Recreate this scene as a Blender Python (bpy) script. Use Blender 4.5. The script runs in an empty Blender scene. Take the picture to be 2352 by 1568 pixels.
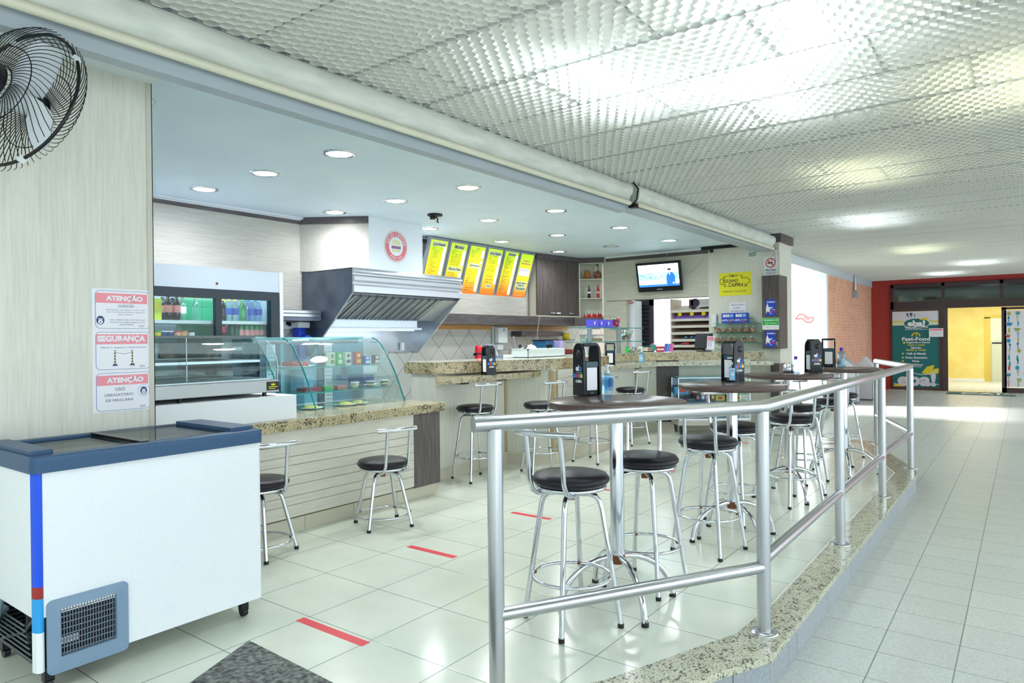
import bpy, math, random
from mathutils import Vector, Matrix
import numpy as np
random.seed(4)
SC = bpy.context.scene
COL = SC.collection
# ---------------------------------------------------------------- camera
EYE = 1.35
FPX, YAW, PIT, ROL = 1576.045, 0.642112305, 0.00349711, -0.0104979
CXP, CYP = 1176.0, 784.0
_F = Vector((math.cos(YAW), math.sin(YAW), 0)); _R = Vector((math.sin(YAW), -math.cos(YAW), 0)); _U = Vector((0, 0, 1))
_F, _U = _F*math.cos(PIT)-_U*math.sin(PIT), _U*math.cos(PIT)+_F*math.sin(PIT)
_R, _U = _R*math.cos(ROL)+_U*math.sin(ROL), _U*math.cos(ROL)-_R*math.sin(ROL)
CAMP = Vector((0, 0, EYE))
cd = bpy.data.cameras.new('camera'); cam = bpy.data.objects.new('camera', cd); COL.objects.link(cam)
cd.sensor_width = 36; cd.lens = FPX/2352*36; cd.clip_start = .05; cd.clip_end = 200
cam.matrix_world = Matrix.Translation(CAMP) @ Matrix((_R, _U, -_F)).transposed().to_4x4()
SC.camera = cam
# ---------------------------------------------------------------- world, sun, exposure
w = bpy.data.worlds.new('daylight'); SC.world = w; w.use_nodes = True
bg = w.node_tree.nodes['Background']; bg.inputs[0].default_value = (.83, .94, 1.0, 1); bg.inputs[1].default_value = 1.3
sd = bpy.data.lights.new('sun', 'SUN'); sd.energy = 5.0; sd.angle = math.radians(9); sd.color = (1, .97, .93)
so = bpy.data.objects.new('sun', sd); COL.objects.link(so)
so.rotation_euler = Vector((.35, -1.0, -.80)).to_track_quat('-Z', 'Y').to_euler()
SC.view_settings.view_transform = 'Standard'; SC.view_settings.look = 'None'
SC.view_settings.exposure = 1.15; SC.view_settings.gamma = 1; SC.view_settings.use_curve_mapping = False

# ---------------------------------------------------------------- measuring helpers (photo pixel -> point on a known plane)
def ray(x, y): return _F + _R*((x-CXP)/FPX) - _U*((y-CYP)/FPX)
def ax(x, y, X): d = ray(x, y); return CAMP + d*(X/d.x)
def ay(x, y, Y): d = ray(x, y); return CAMP + d*(Y/d.y)
def az(x, y, z=0): d = ray(x, y); return CAMP + d*((z-EYE)/d.z)
class Fr:
    """a flat face in the place: origin O, across u, up v"""
    def __init__(s, O, u, v):
        s.O = Vector(O); s.u = Vector(u).normalized(); s.v = Vector(v).normalized(); s.n = s.u.cross(s.v)
        s.M = Matrix((s.u, s.v, s.n)).transposed().to_4x4(); s.M.translation = s.O
    def l(s, px, py):
        d = ray(px, py); t = s.n.dot(s.O-CAMP)/s.n.dot(d); P = CAMP+d*t-s.O
        return (P.dot(s.u), P.dot(s.v))

# ---------------------------------------------------------------- mesh building
class MB:
    def __init__(s, M=None): s.v = []; s.f = []; s.m = []; s.s = []; s.M = M or Matrix.Identity(4)
    def add(s, vs, fs, mat=0, smooth=False, M=None):
        n = len(s.v); T = s.M if M is None else s.M @ M
        s.v += [tuple(T @ Vector(p)) for p in vs]; s.f += [tuple(i+n for i in f) for f in fs]
        s.m += [mat]*len(fs); s.s += [smooth]*len(fs); return s
    def box(s, x0, y0, z0, x1, y1, z1, mat=0, M=None):
        if x0 > x1: x0, x1 = x1, x0
        if y0 > y1: y0, y1 = y1, y0
        if z0 > z1: z0, z1 = z1, z0
        v = [(x0,y0,z0),(x1,y0,z0),(x1,y1,z0),(x0,y1,z0),(x0,y0,z1),(x1,y0,z1),(x1,y1,z1),(x0,y1,z1)]
        return s.add(v, [(0,3,2,1),(4,5,6,7),(0,1,5,4),(1,2,6,5),(2,3,7,6),(3,0,4,7)], mat, False, M)
    def rbox(s, x0, y0, z0, x1, y1, z1, r, mat=0, M=None, n=4, smooth=True):
        """box whose vertical edges are rounded"""
        return s.prism(rrect(x0, y0, x1, y1, r, n), z0, z1, mat, M, smooth)
    def prism(s, pts, z0, z1, mat=0, M=None, smooth=False):
        n = len(pts); a = sum(pts[i][0]*pts[(i+1) % n][1]-pts[(i+1) % n][0]*pts[i][1] for i in range(n))
        if a < 0: pts = pts[::-1]
        v = [(p[0], p[1], z0) for p in pts]+[(p[0], p[1], z1) for p in pts]
        s.add(v, [(i, (i+1) % n, n+(i+1) % n, n+i) for i in range(n)], mat, smooth, M)
        return s.add(v, [tuple(range(n))[::-1], tuple(range(n, 2*n))], mat, False, M)
    def cyl(s, p0, p1, r0, r1=None, n=14, mat=0, smooth=True, M=None, caps=True):
        p0, p1 = Vector(p0), Vector(p1); r1 = r0 if r1 is None else r1
        d = (p1-p0).normalized(); a = d.orthogonal().normalized(); b = d.cross(a)
        c = [(math.cos(2*math.pi*i/n), math.sin(2*math.pi*i/n)) for i in range(n)]
        v = [p0+a*(x*r0)+b*(y*r0) for x, y in c]+[p1+a*(x*r1)+b*(y*r1) for x, y in c]
        s.add(v, [(i, (i+1) % n, n+(i+1) % n, n+i) for i in range(n)], mat, smooth, M)
        if caps: s.add(v, [tuple(range(n))[::-1], tuple(range(n, 2*n))], mat, False, M)
        return s
    def tube(s, path, r, n=8, closed=False, mat=0, M=None, caps=True):
        P = [Vector(p) for p in path]; N = len(P); v = []
        t0 = (P[1]-P[0]).normalized(); a = t0.orthogonal().normalized()
        for i in range(N):
            t = (P[(i+1) % N]-P[i-1]) if (closed or 0 < i < N-1) else (P[1]-P[0] if i == 0 else P[-1]-P[-2])
            t.normalize(); a = (a-t*a.dot(t)); a = a.normalized() if a.length > 1e-6 else t.orthogonal().normalized()
            b = t.cross(a); rr = r[i] if isinstance(r, (list, tuple)) else r
            v += [P[i]+a*(math.cos(2*math.pi*k/n)*rr)+b*(math.sin(2*math.pi*k/n)*rr) for k in range(n)]
        f = []
        for i in range(N if closed else N-1):
            j = (i+1) % N
            f += [(i*n+k, i*n+(k+1) % n, j*n+(k+1) % n, j*n+k) for k in range(n)]
        s.add(v, f, mat, True, M)
        if caps and not closed:
            s.add(v, [tuple(range(n))[::-1], tuple(range((N-1)*n, N*n))], mat, False, M)
        return s
    def lathe(s, prof, c=(0, 0, 0), n=24, mat=0, M=None, smooth=True, caps=True):
        c = Vector(c); v = []
        for r, z in prof: v += [c+Vector((r*math.cos(2*math.pi*k/n), r*math.sin(2*math.pi*k/n), z)) for k in range(n)]
        f = []
        for i in range(len(prof)-1):
            f += [(i*n+k, i*n+(k+1) % n, (i+1)*n+(k+1) % n, (i+1)*n+k) for k in range(n)]
        s.add(v, f, mat, smooth, M)
        if caps:
            e = [tuple(range(n))[::-1], tuple(range((len(prof)-1)*n, len(prof)*n))]
            if prof[0][0] < 1e-4: e = e[1:]
            if prof[-1][0] < 1e-4: e = e[:-1]
            if e: s.add(v, e, mat, False, M)
        return s
    def ring(s, c, R, r, axis=(0, 0, 1), n=32, k=8, mat=0, M=None):
        c = Vector(c); d = Vector(axis).normalized(); a = d.orthogonal().normalized(); b = d.cross(a)
        return s.tube([c+a*(R*math.cos(2*math.pi*i/n))+b*(R*math.sin(2*math.pi*i/n)) for i in range(n)], r, k, True, mat, M)
    def text(s, t, x0, y0, x1, y1, z=.001, mat=0, M=None, bold=0., shear=0., keep=False, d=0.0):
        """lettering scaled to fill the given rectangle"""
        V, Fc = glyphs(t, bold, shear)
        if not V: return s
        xs = [p[0] for p in V]; ys = [p[1] for p in V]
        w_, h_ = max(xs)-min(xs), max(max(ys)-min(ys), 1e-4)
        sx, sy = (x1-x0)/w_, (y1-y0)/h_
        if keep:
            k = min(sx, sy); ox = (x0+x1)/2-k*w_/2; oy = (y0+y1)/2-k*h_/2; sx = sy = k
        else: ox, oy = x0, y0
        return s.add([(ox+(p[0]-min(xs))*sx, oy+(p[1]-min(ys))*sy, z) for p in V], Fc, mat, False, M)
    def ell(s, x, y, rx, ry, z=.001, n=28, mat=0, M=None):
        return s.add([(x+rx*math.cos(2*math.pi*i/n), y+ry*math.sin(2*math.pi*i/n), z) for i in range(n)], [tuple(range(n))], mat, False, M)
    def rect(s, x0, y0, x1, y1, z=.001, mat=0, M=None):
        return s.add([(x0,y0,z),(x1,y0,z),(x1,y1,z),(x0,y1,z)], [(0,1,2,3)], mat, False, M)
    def poly(s, pts, z=.001, mat=0, M=None): return s.add([(p[0], p[1], z) for p in pts], [tuple(range(len(pts)))], mat, False, M)
    def line(s, pts, wd, z=.001, mat=0, M=None):
        for a, b in zip(pts, pts[1:]):
            dx, dy = b[0]-a[0], b[1]-a[1]; L = math.hypot(dx, dy) or 1; nx, ny = -dy/L*wd/2, dx/L*wd/2
            s.poly([(a[0]-nx,a[1]-ny),(b[0]-nx,b[1]-ny),(b[0]+nx,b[1]+ny),(a[0]+nx,a[1]+ny)], z, mat, M)
        return s
    def build(s, name, mats, parent=None, bevel=0, seg=2, local=False):
        me = bpy.data.meshes.new(name)
        v = s.v
        if parent is not None and not local:
            r = parent
            while r.parent: r = r.parent
            inv = (Matrix.Translation(r.location) @ r.rotation_euler.to_matrix().to_4x4()).inverted()
            if inv != Matrix.Identity(4): v = [tuple(inv @ Vector(p)) for p in v]
        me.from_pydata(v, [], s.f)
        for m in (mats if isinstance(mats, (list, tuple)) else [mats]): me.materials.append(m)
        me.polygons.foreach_set('material_index', s.m); me.polygons.foreach_set('use_smooth', s.s); me.update()
        o = bpy.data.objects.new(name, me); COL.objects.link(o)
        if parent: o.parent = parent
        if bevel:
            b = o.modifiers.new('bevel', 'BEVEL'); b.width = bevel; b.segments = seg; b.limit_method = 'ANGLE'; b.angle_limit = math.radians(40); b.harden_normals = False
        return o
_gc = {}
def glyphs(t, bold, shear):
    k = (t, bold, shear)
    if k not in _gc:
        cu = bpy.data.curves.new('t', 'FONT'); cu.body = t; cu.offset = bold; cu.shear = shear; cu.resolution_u = 3
        o = bpy.data.objects.new('t', cu); me = bpy.data.meshes.new_from_object(o)
        _gc[k] = ([tuple(v.co) for v in me.vertices], [tuple(p.vertices) for p in me.polygons])
        bpy.data.objects.remove(o); bpy.data.meshes.remove(me); bpy.data.curves.remove(cu)
    return _gc[k]
def rrect(x0, y0, x1, y1, r, n=4):
    p = []
    for cx_, cy_, a in ((x1-r, y0+r, -90), (x1-r, y1-r, 0), (x0+r, y1-r, 90), (x0+r, y0+r, 180)):
        p += [(cx_+r*math.cos(math.radians(a+90*i/n)), cy_+r*math.sin(math.radians(a+90*i/n))) for i in range(n+1)]
    return p
def arc(c, r, a0, a1, n): return [(c[0]+r*math.cos(math.radians(a0+(a1-a0)*i/n)), c[1]+r*math.sin(math.radians(a0+(a1-a0)*i/n))) for i in range(n+1)]
def tag(o, label=None, cat=None, group=None, kind=None):
    if label: o['label'] = label
    if cat: o['category'] = cat
    if group: o['group'] = group
    if kind: o['kind'] = kind
    return o
def thing(name, label, cat, loc=(0, 0, 0), rz=0, group=None):
    o = bpy.data.objects.new(name, None); COL.objects.link(o); o.empty_display_size = .1
    o.location = loc; o.rotation_euler = (0, 0, rz); return tag(o, label, cat, group)
def dup(root, loc, rz, label=None, group=None):
    def cp(o, par):
        c = o.copy(); COL.objects.link(c)
        if par: c.parent = par
        for ch in list(o.children): cp(ch, c)
        return c
    r = cp(root, None); r.location = loc; r.rotation_euler = (0, 0, rz)
    if label: r['label'] = label
    if group: r['group'] = group
    return r
def struct(o): o['kind'] = 'structure'; return o

# ---------------------------------------------------------------- materials
_mc = {}
def mat(name, c=(.8, .8, .8), rough=.5, metal=0., emit=0., ec=None, spec=.5, coat=0., alpha=1., trans=0.):
    if name in _mc: return _mc[name]
    m = bpy.data.materials.new(name); m.use_nodes = True; b = m.node_tree.nodes['Principled BSDF']
    b.inputs['Base Color'].default_value = (*c, 1); b.inputs['Roughness'].default_value = rough; b.inputs['Metallic'].default_value = metal
    b.inputs['Specular IOR Level'].default_value = spec; b.inputs['Coat Weight'].default_value = coat
    if emit: b.inputs['Emission Color'].default_value = (*(ec or c), 1); b.inputs['Emission Strength'].default_value = emit
    if trans: b.inputs['Transmission Weight'].default_value = trans
    if alpha < 1: b.inputs['Alpha'].default_value = alpha
    _mc[name] = m; return m
def nt(m): return m.node_tree.nodes, m.node_tree.links, m.node_tree.nodes['Principled BSDF']
def noisecol(m, src, scale, c0, c1, lo=.35, hi=.65, stretch=(1, 1, 1), detail=4, coord='Object', bump=0, rough=None):
    N, L, b = nt(m)
    tc = N.new('ShaderNodeTexCoord'); mp = N.new('ShaderNodeMapping'); mp.inputs['Scale'].default_value = stretch
    L.new(tc.outputs[coord], mp.inputs[0])
    t = N.new('ShaderNodeTexNoise'); t.inputs['Scale'].default_value = scale; t.inputs['Detail'].default_value = detail
    L.new(mp.outputs[0], t.inputs[0])
    cr = N.new('ShaderNodeValToRGB'); e = cr.color_ramp.elements
    e[0].position = lo; e[0].color = (*c0, 1); e[1].position = hi; e[1].color = (*c1, 1)
    L.new(t.outputs[0], cr.inputs[0]); L.new(cr.outputs[0], b.inputs['Base Color'])
    if bump:
        bm_ = N.new('ShaderNodeBump'); bm_.inputs['Strength'].default_value = bump; bm_.inputs['Distance'].default_value = .005
        L.new(t.outputs[0], bm_.inputs['Height']); L.new(bm_.outputs[0], b.inputs['Normal'])
    return m
def wood(name, c0, c1, axis, rough=.45, sc=6.0, stretch=14):
    """laminate with grain running along axis"""
    if name in _mc: return _mc[name]
    m = mat(name, c0, rough); st = [stretch]*3; st['xyz'.index(axis)] = .6
    N, L, b = nt(m)
    tc = N.new('ShaderNodeTexCoord'); mp = N.new('ShaderNodeMapping'); mp.inputs['Scale'].default_value = st
    L.new(tc.outputs['Object'], mp.inputs[0])
    t = N.new('ShaderNodeTexNoise'); t.inputs['Scale'].default_value = sc; t.inputs['Detail'].default_value = 5; t.inputs['Roughness'].default_value = .65
    t.inputs['Distortion'].default_value = .6
    L.new(mp.outputs[0], t.inputs[0])
    cr = N.new('ShaderNodeValToRGB'); e = cr.color_ramp.elements
    e[0].position = .35; e[0].color = (*c0, 1); e[1].position = .62; e[1].color = (*c1, 1)
    L.new(t.outputs[0], cr.inputs[0]); L.new(cr.outputs[0], b.inputs['Base Color'])
    return m
def M2(N, L, op, a, b=None, c=None):
    n = N.new('ShaderNodeMath'); n.operation = op
    for i, x in enumerate((a, b, c)):
        if x is None: continue
        if isinstance(x, (int, float)): n.inputs[i].default_value = x
        else: L.new(x, n.inputs[i])
    return n.outputs[0]
def tiles(name, base, grout, u, v, ou, ov, su, sv, gw, rough=.25, var=.05, nscale=3., base2=None, spec=.5, brick=False, bump=.3):
    """grid of tiles in world space: u, v direction vectors, offsets, sizes, grout width"""
    m = mat(name, base, rough, spec=spec); N, L, b = nt(m)
    g = N.new('ShaderNodeNewGeometry')
    def comp(d, o, s_, add=None):
        dp = N.new('ShaderNodeVectorMath'); dp.operation = 'DOT_PRODUCT'; dp.inputs[1].default_value = d
        L.new(g.outputs['Position'], dp.inputs[0])
        q = M2(N, L, 'DIVIDE', M2(N, L, 'SUBTRACT', dp.outputs['Value'], o), s_)
        if add is not None: q = M2(N, L, 'ADD', q, add)
        return q
    qv = comp(v, ov, sv)
    add = M2(N, L, 'MULTIPLY', M2(N, L, 'MODULO', M2(N, L, 'FLOOR', qv), 2.0), .5) if brick else None
    qu = comp(u, ou, su, add)
    def edge(q, s_):
        fr = M2(N, L, 'FRACT', q); d = M2(N, L, 'MINIMUM', fr, M2(N, L, 'SUBTRACT', 1.0, fr))
        return M2(N, L, 'MULTIPLY', d, s_)
    d = M2(N, L, 'MINIMUM', edge(qu, su), edge(qv, sv))
    k = N.new('ShaderNodeMapRange'); k.inputs['From Min'].default_value = gw*.35; k.inputs['From Max'].default_value = gw*.65
    L.new(d, k.inputs['Value'])
    no = N.new('ShaderNodeTexNoise'); no.inputs['Scale'].default_value = nscale; no.inputs['Detail'].default_value = 6
    L.new(g.outputs['Position'], no.inputs[0])
    cr = N.new('ShaderNodeValToRGB'); e = cr.color_ramp.elements
    b2 = base2 or tuple(min(1, x*(1+var)) for x in base)
    e[0].position = .35; e[0].color = (*(tuple(x*(1-var) for x in base) if not base2 else base), 1); e[1].position = .65; e[1].color = (*b2, 1)
    L.new(no.outputs[0], cr.inputs[0])
    # tone differs a little from tile to tile
    wn = N.new('ShaderNodeTexWhiteNoise'); cv = N.new('ShaderNodeCombineXYZ')
    L.new(M2(N, L, 'FLOOR', qu), cv.inputs[0]); L.new(M2(N, L, 'FLOOR', qv), cv.inputs[1]); L.new(cv.outputs[0], wn.inputs['Vector'])
    hs = N.new('ShaderNodeHueSaturation'); L.new(cr.outputs[0], hs.inputs['Color'])
    L.new(M2(N, L, 'ADD', M2(N, L, 'MULTIPLY', wn.outputs['Value'], var*1.2), 1-var*.6), hs.inputs['Value'])
    mx = N.new('ShaderNodeMix'); mx.data_type = 'RGBA'; L.new(k.outputs[0], mx.inputs[0])
    mx.inputs[6].default_value = (*grout, 1); L.new(hs.outputs[0], mx.inputs[7]); L.new(mx.outputs[2], b.inputs['Base Color'])
    if bump:
        bp = N.new('ShaderNodeBump'); bp.inputs['Strength'].default_value = bump; bp.inputs['Distance'].default_value = .002
        L.new(k.outputs[0], bp.inputs['Height']); L.new(bp.outputs[0], b.inputs['Normal'])
    return m
def granite(name, cols, scale=55, rough=.12):
    m = mat(name, cols[0], rough); N, L, b = nt(m)
    tc = N.new('ShaderNodeTexCoord')
    n1 = N.new('ShaderNodeTexNoise'); n1.inputs['Scale'].default_value = scale; n1.inputs['Detail'].default_value = 5; n1.inputs['Roughness'].default_value = .7
    n2 = N.new('ShaderNodeTexNoise'); n2.inputs['Scale'].default_value = scale*.22; n2.inputs['Detail'].default_value = 3
    L.new(tc.outputs['Object'], n1.inputs[0]); L.new(tc.outputs['Object'], n2.inputs[0])
    cr = N.new('ShaderNodeValToRGB'); cr.color_ramp.interpolation = 'LINEAR'; e = cr.color_ramp.elements
    e[0].position = .43; e[0].color = (*cols[1], 1); e[1].position = .485; e[1].color = (*cols[0], 1)
    x = e.new(.54); x.color = (*cols[2], 1); x = e.new(.60); x.color = (*cols[3], 1)
    L.new(M2(N, L, 'ADD', M2(N, L, 'MULTIPLY', n1.outputs[0], .72), M2(N, L, 'MULTIPLY', n2.outputs[0], .28)), cr.inputs[0]); L.new(cr.outputs[0], b.inputs['Base Color'])
    return m
def glassmat(name, tint=(.80, .95, .95), a=.12, rough=.02):
    """thin pane: clear with a tint and surface reflection"""
    if name in _mc: return _mc[name]
    m = bpy.data.materials.new(name); m.use_nodes = True; N, L = m.node_tree.nodes, m.node_tree.links
    N.remove(N['Principled BSDF']); out = N['Material Output']
    t = N.new('ShaderNodeBsdfTransparent'); t.inputs[0].default_value = (*tint, 1)
    g = N.new('ShaderNodeBsdfGlossy'); g.inputs['Roughness'].default_value = rough; g.inputs[0].default_value = (1, 1, 1, 1)
    fr = N.new('ShaderNodeFresnel'); fr.inputs[0].default_value = 1.45
    mx = N.new('ShaderNodeMixShader'); L.new(M2(N, L, 'ADD', M2(N, L, 'MULTIPLY', fr.outputs[0], .40), a*.08), mx.inputs[0])
    L.new(t.outputs[0], mx.inputs[1]); L.new(g.outputs[0], mx.inputs[2]); L.new(mx.outputs[0], out.inputs[0])
    _mc[name] = m; return m

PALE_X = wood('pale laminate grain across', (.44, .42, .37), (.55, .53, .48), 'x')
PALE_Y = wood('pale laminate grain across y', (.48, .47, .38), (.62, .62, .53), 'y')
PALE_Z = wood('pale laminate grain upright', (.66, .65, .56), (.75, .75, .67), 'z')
DARK_Z = wood('dark laminate grain upright', (.045, .035, .035), (.13, .105, .10), 'z', .4)
DARK_X = wood('dark laminate grain across', (.05, .04, .045), (.13, .11, .115), 'x', .4)
DARK_T = wood('dark table laminate', (.075, .045, .040), (.095, .058, .050), 'x', .24, 5, 10)
CHROME = mat('polished chrome', (.68, .71, .76), .12, 1.)
STEEL = mat('satin stainless steel', (.55, .57, .60), .28, 1.)
STEELB = mat('brushed stainless sheet', (.55, .58, .62), .34, 1.)
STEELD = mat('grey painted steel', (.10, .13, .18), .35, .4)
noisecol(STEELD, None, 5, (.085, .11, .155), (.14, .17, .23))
WHITE = mat('white paint', (.82, .86, .90), .45)
WHITEG = mat('white enamel', (.86, .89, .93), .28)
BLACKP = mat('black plastic', (.008, .010, .014), .22, spec=.35)
BLACKR = mat('black rubber', (.01, .01, .012), .6)
CUSH = mat('black vinyl', (.012, .010, .016), .36, spec=.3)
RUST = mat('rust', (.20, .07, .03), .8)
GRAN = granite('speckled ochre granite', [(.44, .37, .19), (.04, .03, .03), (.60, .54, .34), (.25, .15, .07)], 75)
GRANW = granite('pale speckled granite', [(.56, .56, .42), (.09, .09, .08), (.70, .69, .52), (.34, .33, .24)], 80)
GLASS = glassmat('clear glass', (.86, .97, .97))
GLASSG = glassmat('green tinted glass', (.55, .86, .84), .2)
GEDGE = mat('green glass edge', (.02, .20, .20), .15)
PAPER = mat('white paper', (.88, .88, .93), .6)
RED = mat('red print', (.70, .02, .03), .45)
BLUE = mat('blue print', (.02, .06, .55), .4)
NAVY = mat('navy print', (.02, .04, .18), .4)
YEL = mat('yellow print', (.85, .72, .02), .45)
GRN = mat('green print', (.02, .45, .06), .45)
PINK = mat('pink print', (.90, .22, .30), .5)
BLK = mat('black ink', (.01, .01, .012), .5)
WTX = mat('white ink', (.9, .9, .92), .5)
# ================================================================ THE SETTING
ZC, ZL, ZK = 2.75, 2.87, -.162          # cafe ceiling, lattice ceiling, corridor floor
YB, XT, XW, YBR = 6.58, 10.5, 21.6, 3.47  # cafe back wall, screen wall, red end wall, brick wall
FLO = tiles('glazed cream floor tiles', (.66, .71, .60), (.20, .25, .22), (1,0,0), (0,1,0), 2.0886, 3.27, .45034, .45034, .0045, .16, .035, 2.2, base2=(.76, .79, .67))
COR = tiles('grey stone floor tiles', (.50, .53, .50), (.20, .24, .22), (1,0,0), (0,1,0), 3.959, .576, .3018, .313, .005, .35, .05, 90, base2=(.61, .64, .60))
KT = tiles('diamond wall tiles', (.62, .62, .60), (.05, .045, .045), (.7071,0,.7071), (.7071,0,-.7071), 0, .1, .31, .31, .005, .2, .03, 4)
BRK = tiles('red facing brick', (.74, .34, .21), (.72, .55, .45), (1,0,0), (0,0,1), 0, 0, .235, .072, .013, .8, .10, 5, base2=(.85, .44, .28), brick=True)
REDW = noisecol(mat('red wall paint', (.42, .035, .03), .6), None, 30, (.36, .03, .028), (.47, .045, .035))
YELW = noisecol(mat('yellow wall paint', (.85, .70, .22), .6), None, 2, (.80, .64, .18), (.88, .74, .27))
CEILM = noisecol(mat('white ceiling paint', (.74, .87, .97), .55), None, 1.5, (.72, .85, .95), (.78, .90, .98))
# platform floor: the edge of the kerb follows the railing
KO = [(0.9, 2.10), (2.0, 1.42), (2.548, 1.061), (2.97, .865), (3.25, .865), (7.72, .85), (7.93, .90), (9.75, 1.58), (9.75, 3.2)]   # outer edge of kerb
KI = [(1.0, 2.10), (3.10, 1.12), (3.40, 1.03), (7.60, 1.03), (9.55, 1.72), (9.55, 3.2)]
fl = MB()
fl.prism([(-3, 2.6), (1.0, 2.32), (2.0, 1.60), (2.368, 1.34), (3.10, 1.06), (3.40, 1.04), (7.60, 1.03), (9.55, 1.72), (9.55, 3.2), (16.2, 3.2), (16.2, 9.5), (-3, 9.5)], ZK-.02, 0)
struct(fl.build('floor', FLO))
cf = MB(); cf.box(-8, -9, ZK-.05, XW+6, 12, ZK-.0); struct(cf.build('floor', COR))
SIDE = tiles('grey kerb side stone', (.30, .33, .35), (.10, .11, .11), (1,0,0), (0,0,1), 3.4, -2, .62, 9, .006, .5, .08, 70, base2=(.38, .42, .44))
kb = MB(); n = len(KO)
kin = [(1.0, 2.32), (2.0, 1.60), (2.368, 1.34), (3.10, 1.06), (3.40, 1.04), (7.60, 1.03), (7.62, 1.035), (9.55, 1.72), (9.55, 3.2)]
for i in range(n-1):
    q = [KO[i], KO[i+1], kin[i+1], kin[i]]
    kb.prism(q, -.028, .002, 0)
    def ins(a, b, d=.012): return (a[0]+(b[0]-a[0])*d/.2, a[1]+(b[1]-a[1])*d/.2)
    kb.prism([ins(KO[i], kin[i]), ins(KO[i+1], kin[i+1]), kin[i+1], kin[i]], ZK-.01, -.027, 1)
struct(kb.build('trim_1', [GRANW, SIDE], bevel=.004))
ls = MB(); ls.line([(9.55, 3.2), (9.55, 1.72), (7.60, 1.03), (3.4, 1.03)], .012, .0035)
struct(ls.build('trim_2', mat('pale floor strip', (.75, .74, .72), .4)))
# walls of the cafe
wb = MB()
wb.box(1.2, YB, 1.52, 12.4, YB+.12, 3.2, 0); wb.box(1.2, YB, -.02, 12.4, YB+.12, 1.52, 1)
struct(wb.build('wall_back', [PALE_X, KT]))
t = MB(); t.box(1.2, YB-.012, ZC-.075, 4.86, YB, ZC-.02); t.box(6.1, YB-.012, ZC-.075, 9.2, YB, ZC-.02); struct(t.build('trim_3', DARK_X))
t = MB(); t.box(1.2, YB-.05, ZC-.022, 4.86, YB, ZC); t.box(6.1, YB-.05, ZC-.022, 9.2, YB, ZC); t.box(1.2, YB-.03, ZC-.036, 4.86, YB, ZC-.022); struct(t.build('trim_4', WHITE, bevel=.008))
# left pillar (wood clad) with the corner strip
YP = 3.65; XP = ay(350, 600, YP).x
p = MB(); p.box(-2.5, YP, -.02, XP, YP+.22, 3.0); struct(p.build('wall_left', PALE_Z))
t = MB(); t.box(XP-.025, YP-.006, -.0, XP+.004, YP, ZC-.001); t.box(XP, YP-.006, 0, XP+.004, YP+.21, ZC-.001); struct(t.build('trim_5', mat('edge strip', (.60, .58, .50), .4)))
# side of the cafe behind the pillar
p = MB(); p.box(1.0, YP+.22, -.02, 1.14, YB+.1, 3.0); struct(p.build('wall_kitchen', WHITE))
# extraction duct housing with the slanted panel left of it
DX0, DX1, DY = 5.23, 6.09, 5.91
d = MB(); d.prism([(4.80, YB+.02), (4.80, YB-.002), (DX0, DY), (DX0, YB+.02)], 2.14, ZC+.02); struct(d.build('wall_hood', PALE_X))
t = MB(); q0 = Vector((4.80, YB-.012, 0)); q1 = Vector((DX0, DY-.012, 0)); t.prism([(q0.x-.01, q0.y), (q1.x-.01, q1.y), (q1.x, q1.y+.02), (q0.x, q0.y+.02)], ZC-.078, ZC+.01); struct(t.build('trim_6', DARK_X))
d = MB(); d.box(DX0, DY, 2.10, DX1, YB+.02, ZC+.01); struct(d.build('wall_duct', mat('white duct board', (.78, .84, .88), .5)))
# screen wall (TV) with service opening
def YT(px): return ax(px, 700, XT).y
OP0, OP1 = YT(1438), YT(1628)      # opening, far edge (larger Y) and near edge
HD = 1.985                          # header underside
s_ = MB()
s_.box(XT, OP1, HD, XT+.1, 5.86, ZC+.01, 0)
s_.box(XT, OP0, -.02, XT+.1, 5.86, HD, 0)
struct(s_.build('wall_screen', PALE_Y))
t = MB(); t.box(XT-.012, OP1, ZC-.085, XT, 5.80, ZC-.028, 0); t.box(XT-.03, OP1, ZC-.028, XT, 5.80, ZC, 1); t.box(XT-.004, OP1, HD-.004, XT, 5.80, HD+.006, 0)
struct(t.build('trim_7', [DARK_X, WHITE]))
wn = MB(); wn.box(XT, 2.95, -.02, XT+.10, OP1, ZC+.01, 0)
struct(wn.build('wall_sign', PALE_Z))
# end column
YC = 2.90; XC1 = ay(1819, 766, YC).x
c = MB(); c.box(XT-.002, YC, -.03, XC1, YC+.42, ZL+.05, 0); struct(c.build('wall_column', PALE_Z))
c = MB(); c.box(XT-.03, YC-.03, 2.74, XC1+.02, YC+.35, ZL+.0, 0); struct(c.build('trim_8', DARK_X))
# ceiling of the cafe, plus an unseen slab added to keep sun off the shelving
DLX = [3.35, 4.83, 6.31, 7.80, 9.30]; DLY = [4.10, 5.05, 6.0]
c = MB(); c.box(.2, 3.23, ZC, 10.9, YB+.1, ZC+.05, 0); c.box(10.9, 4.0, ZC, 13.2, YB+.1, ZC+.05, 0); struct(c.build('ceiling', CEILM))
# fascia beam the rollers hang on
f = MB()
f.prism([(-1.0, 3.26), (6.08, 3.22), (6.08, 3.135), (-1.0, 3.178)], 2.588, 3.1, 0)
f.prism([(6.08, 3.24), (10.46, 3.24), (10.46, 3.022), (6.08, 3.105)], 2.62, 3.1, 0)
struct(f.build('trim_9', mat('grey beam paint', (.42, .48, .53), .5)))
f = MB(); f.prism([(-1.0, 3.42), (XP+.0, 3.42), (XP, 3.66), (-1.0, 3.66)], 2.70, 2.76, 0); struct(f.build('trim_10', mat('soft grey paint', (.66, .72, .74), .5)))
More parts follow.
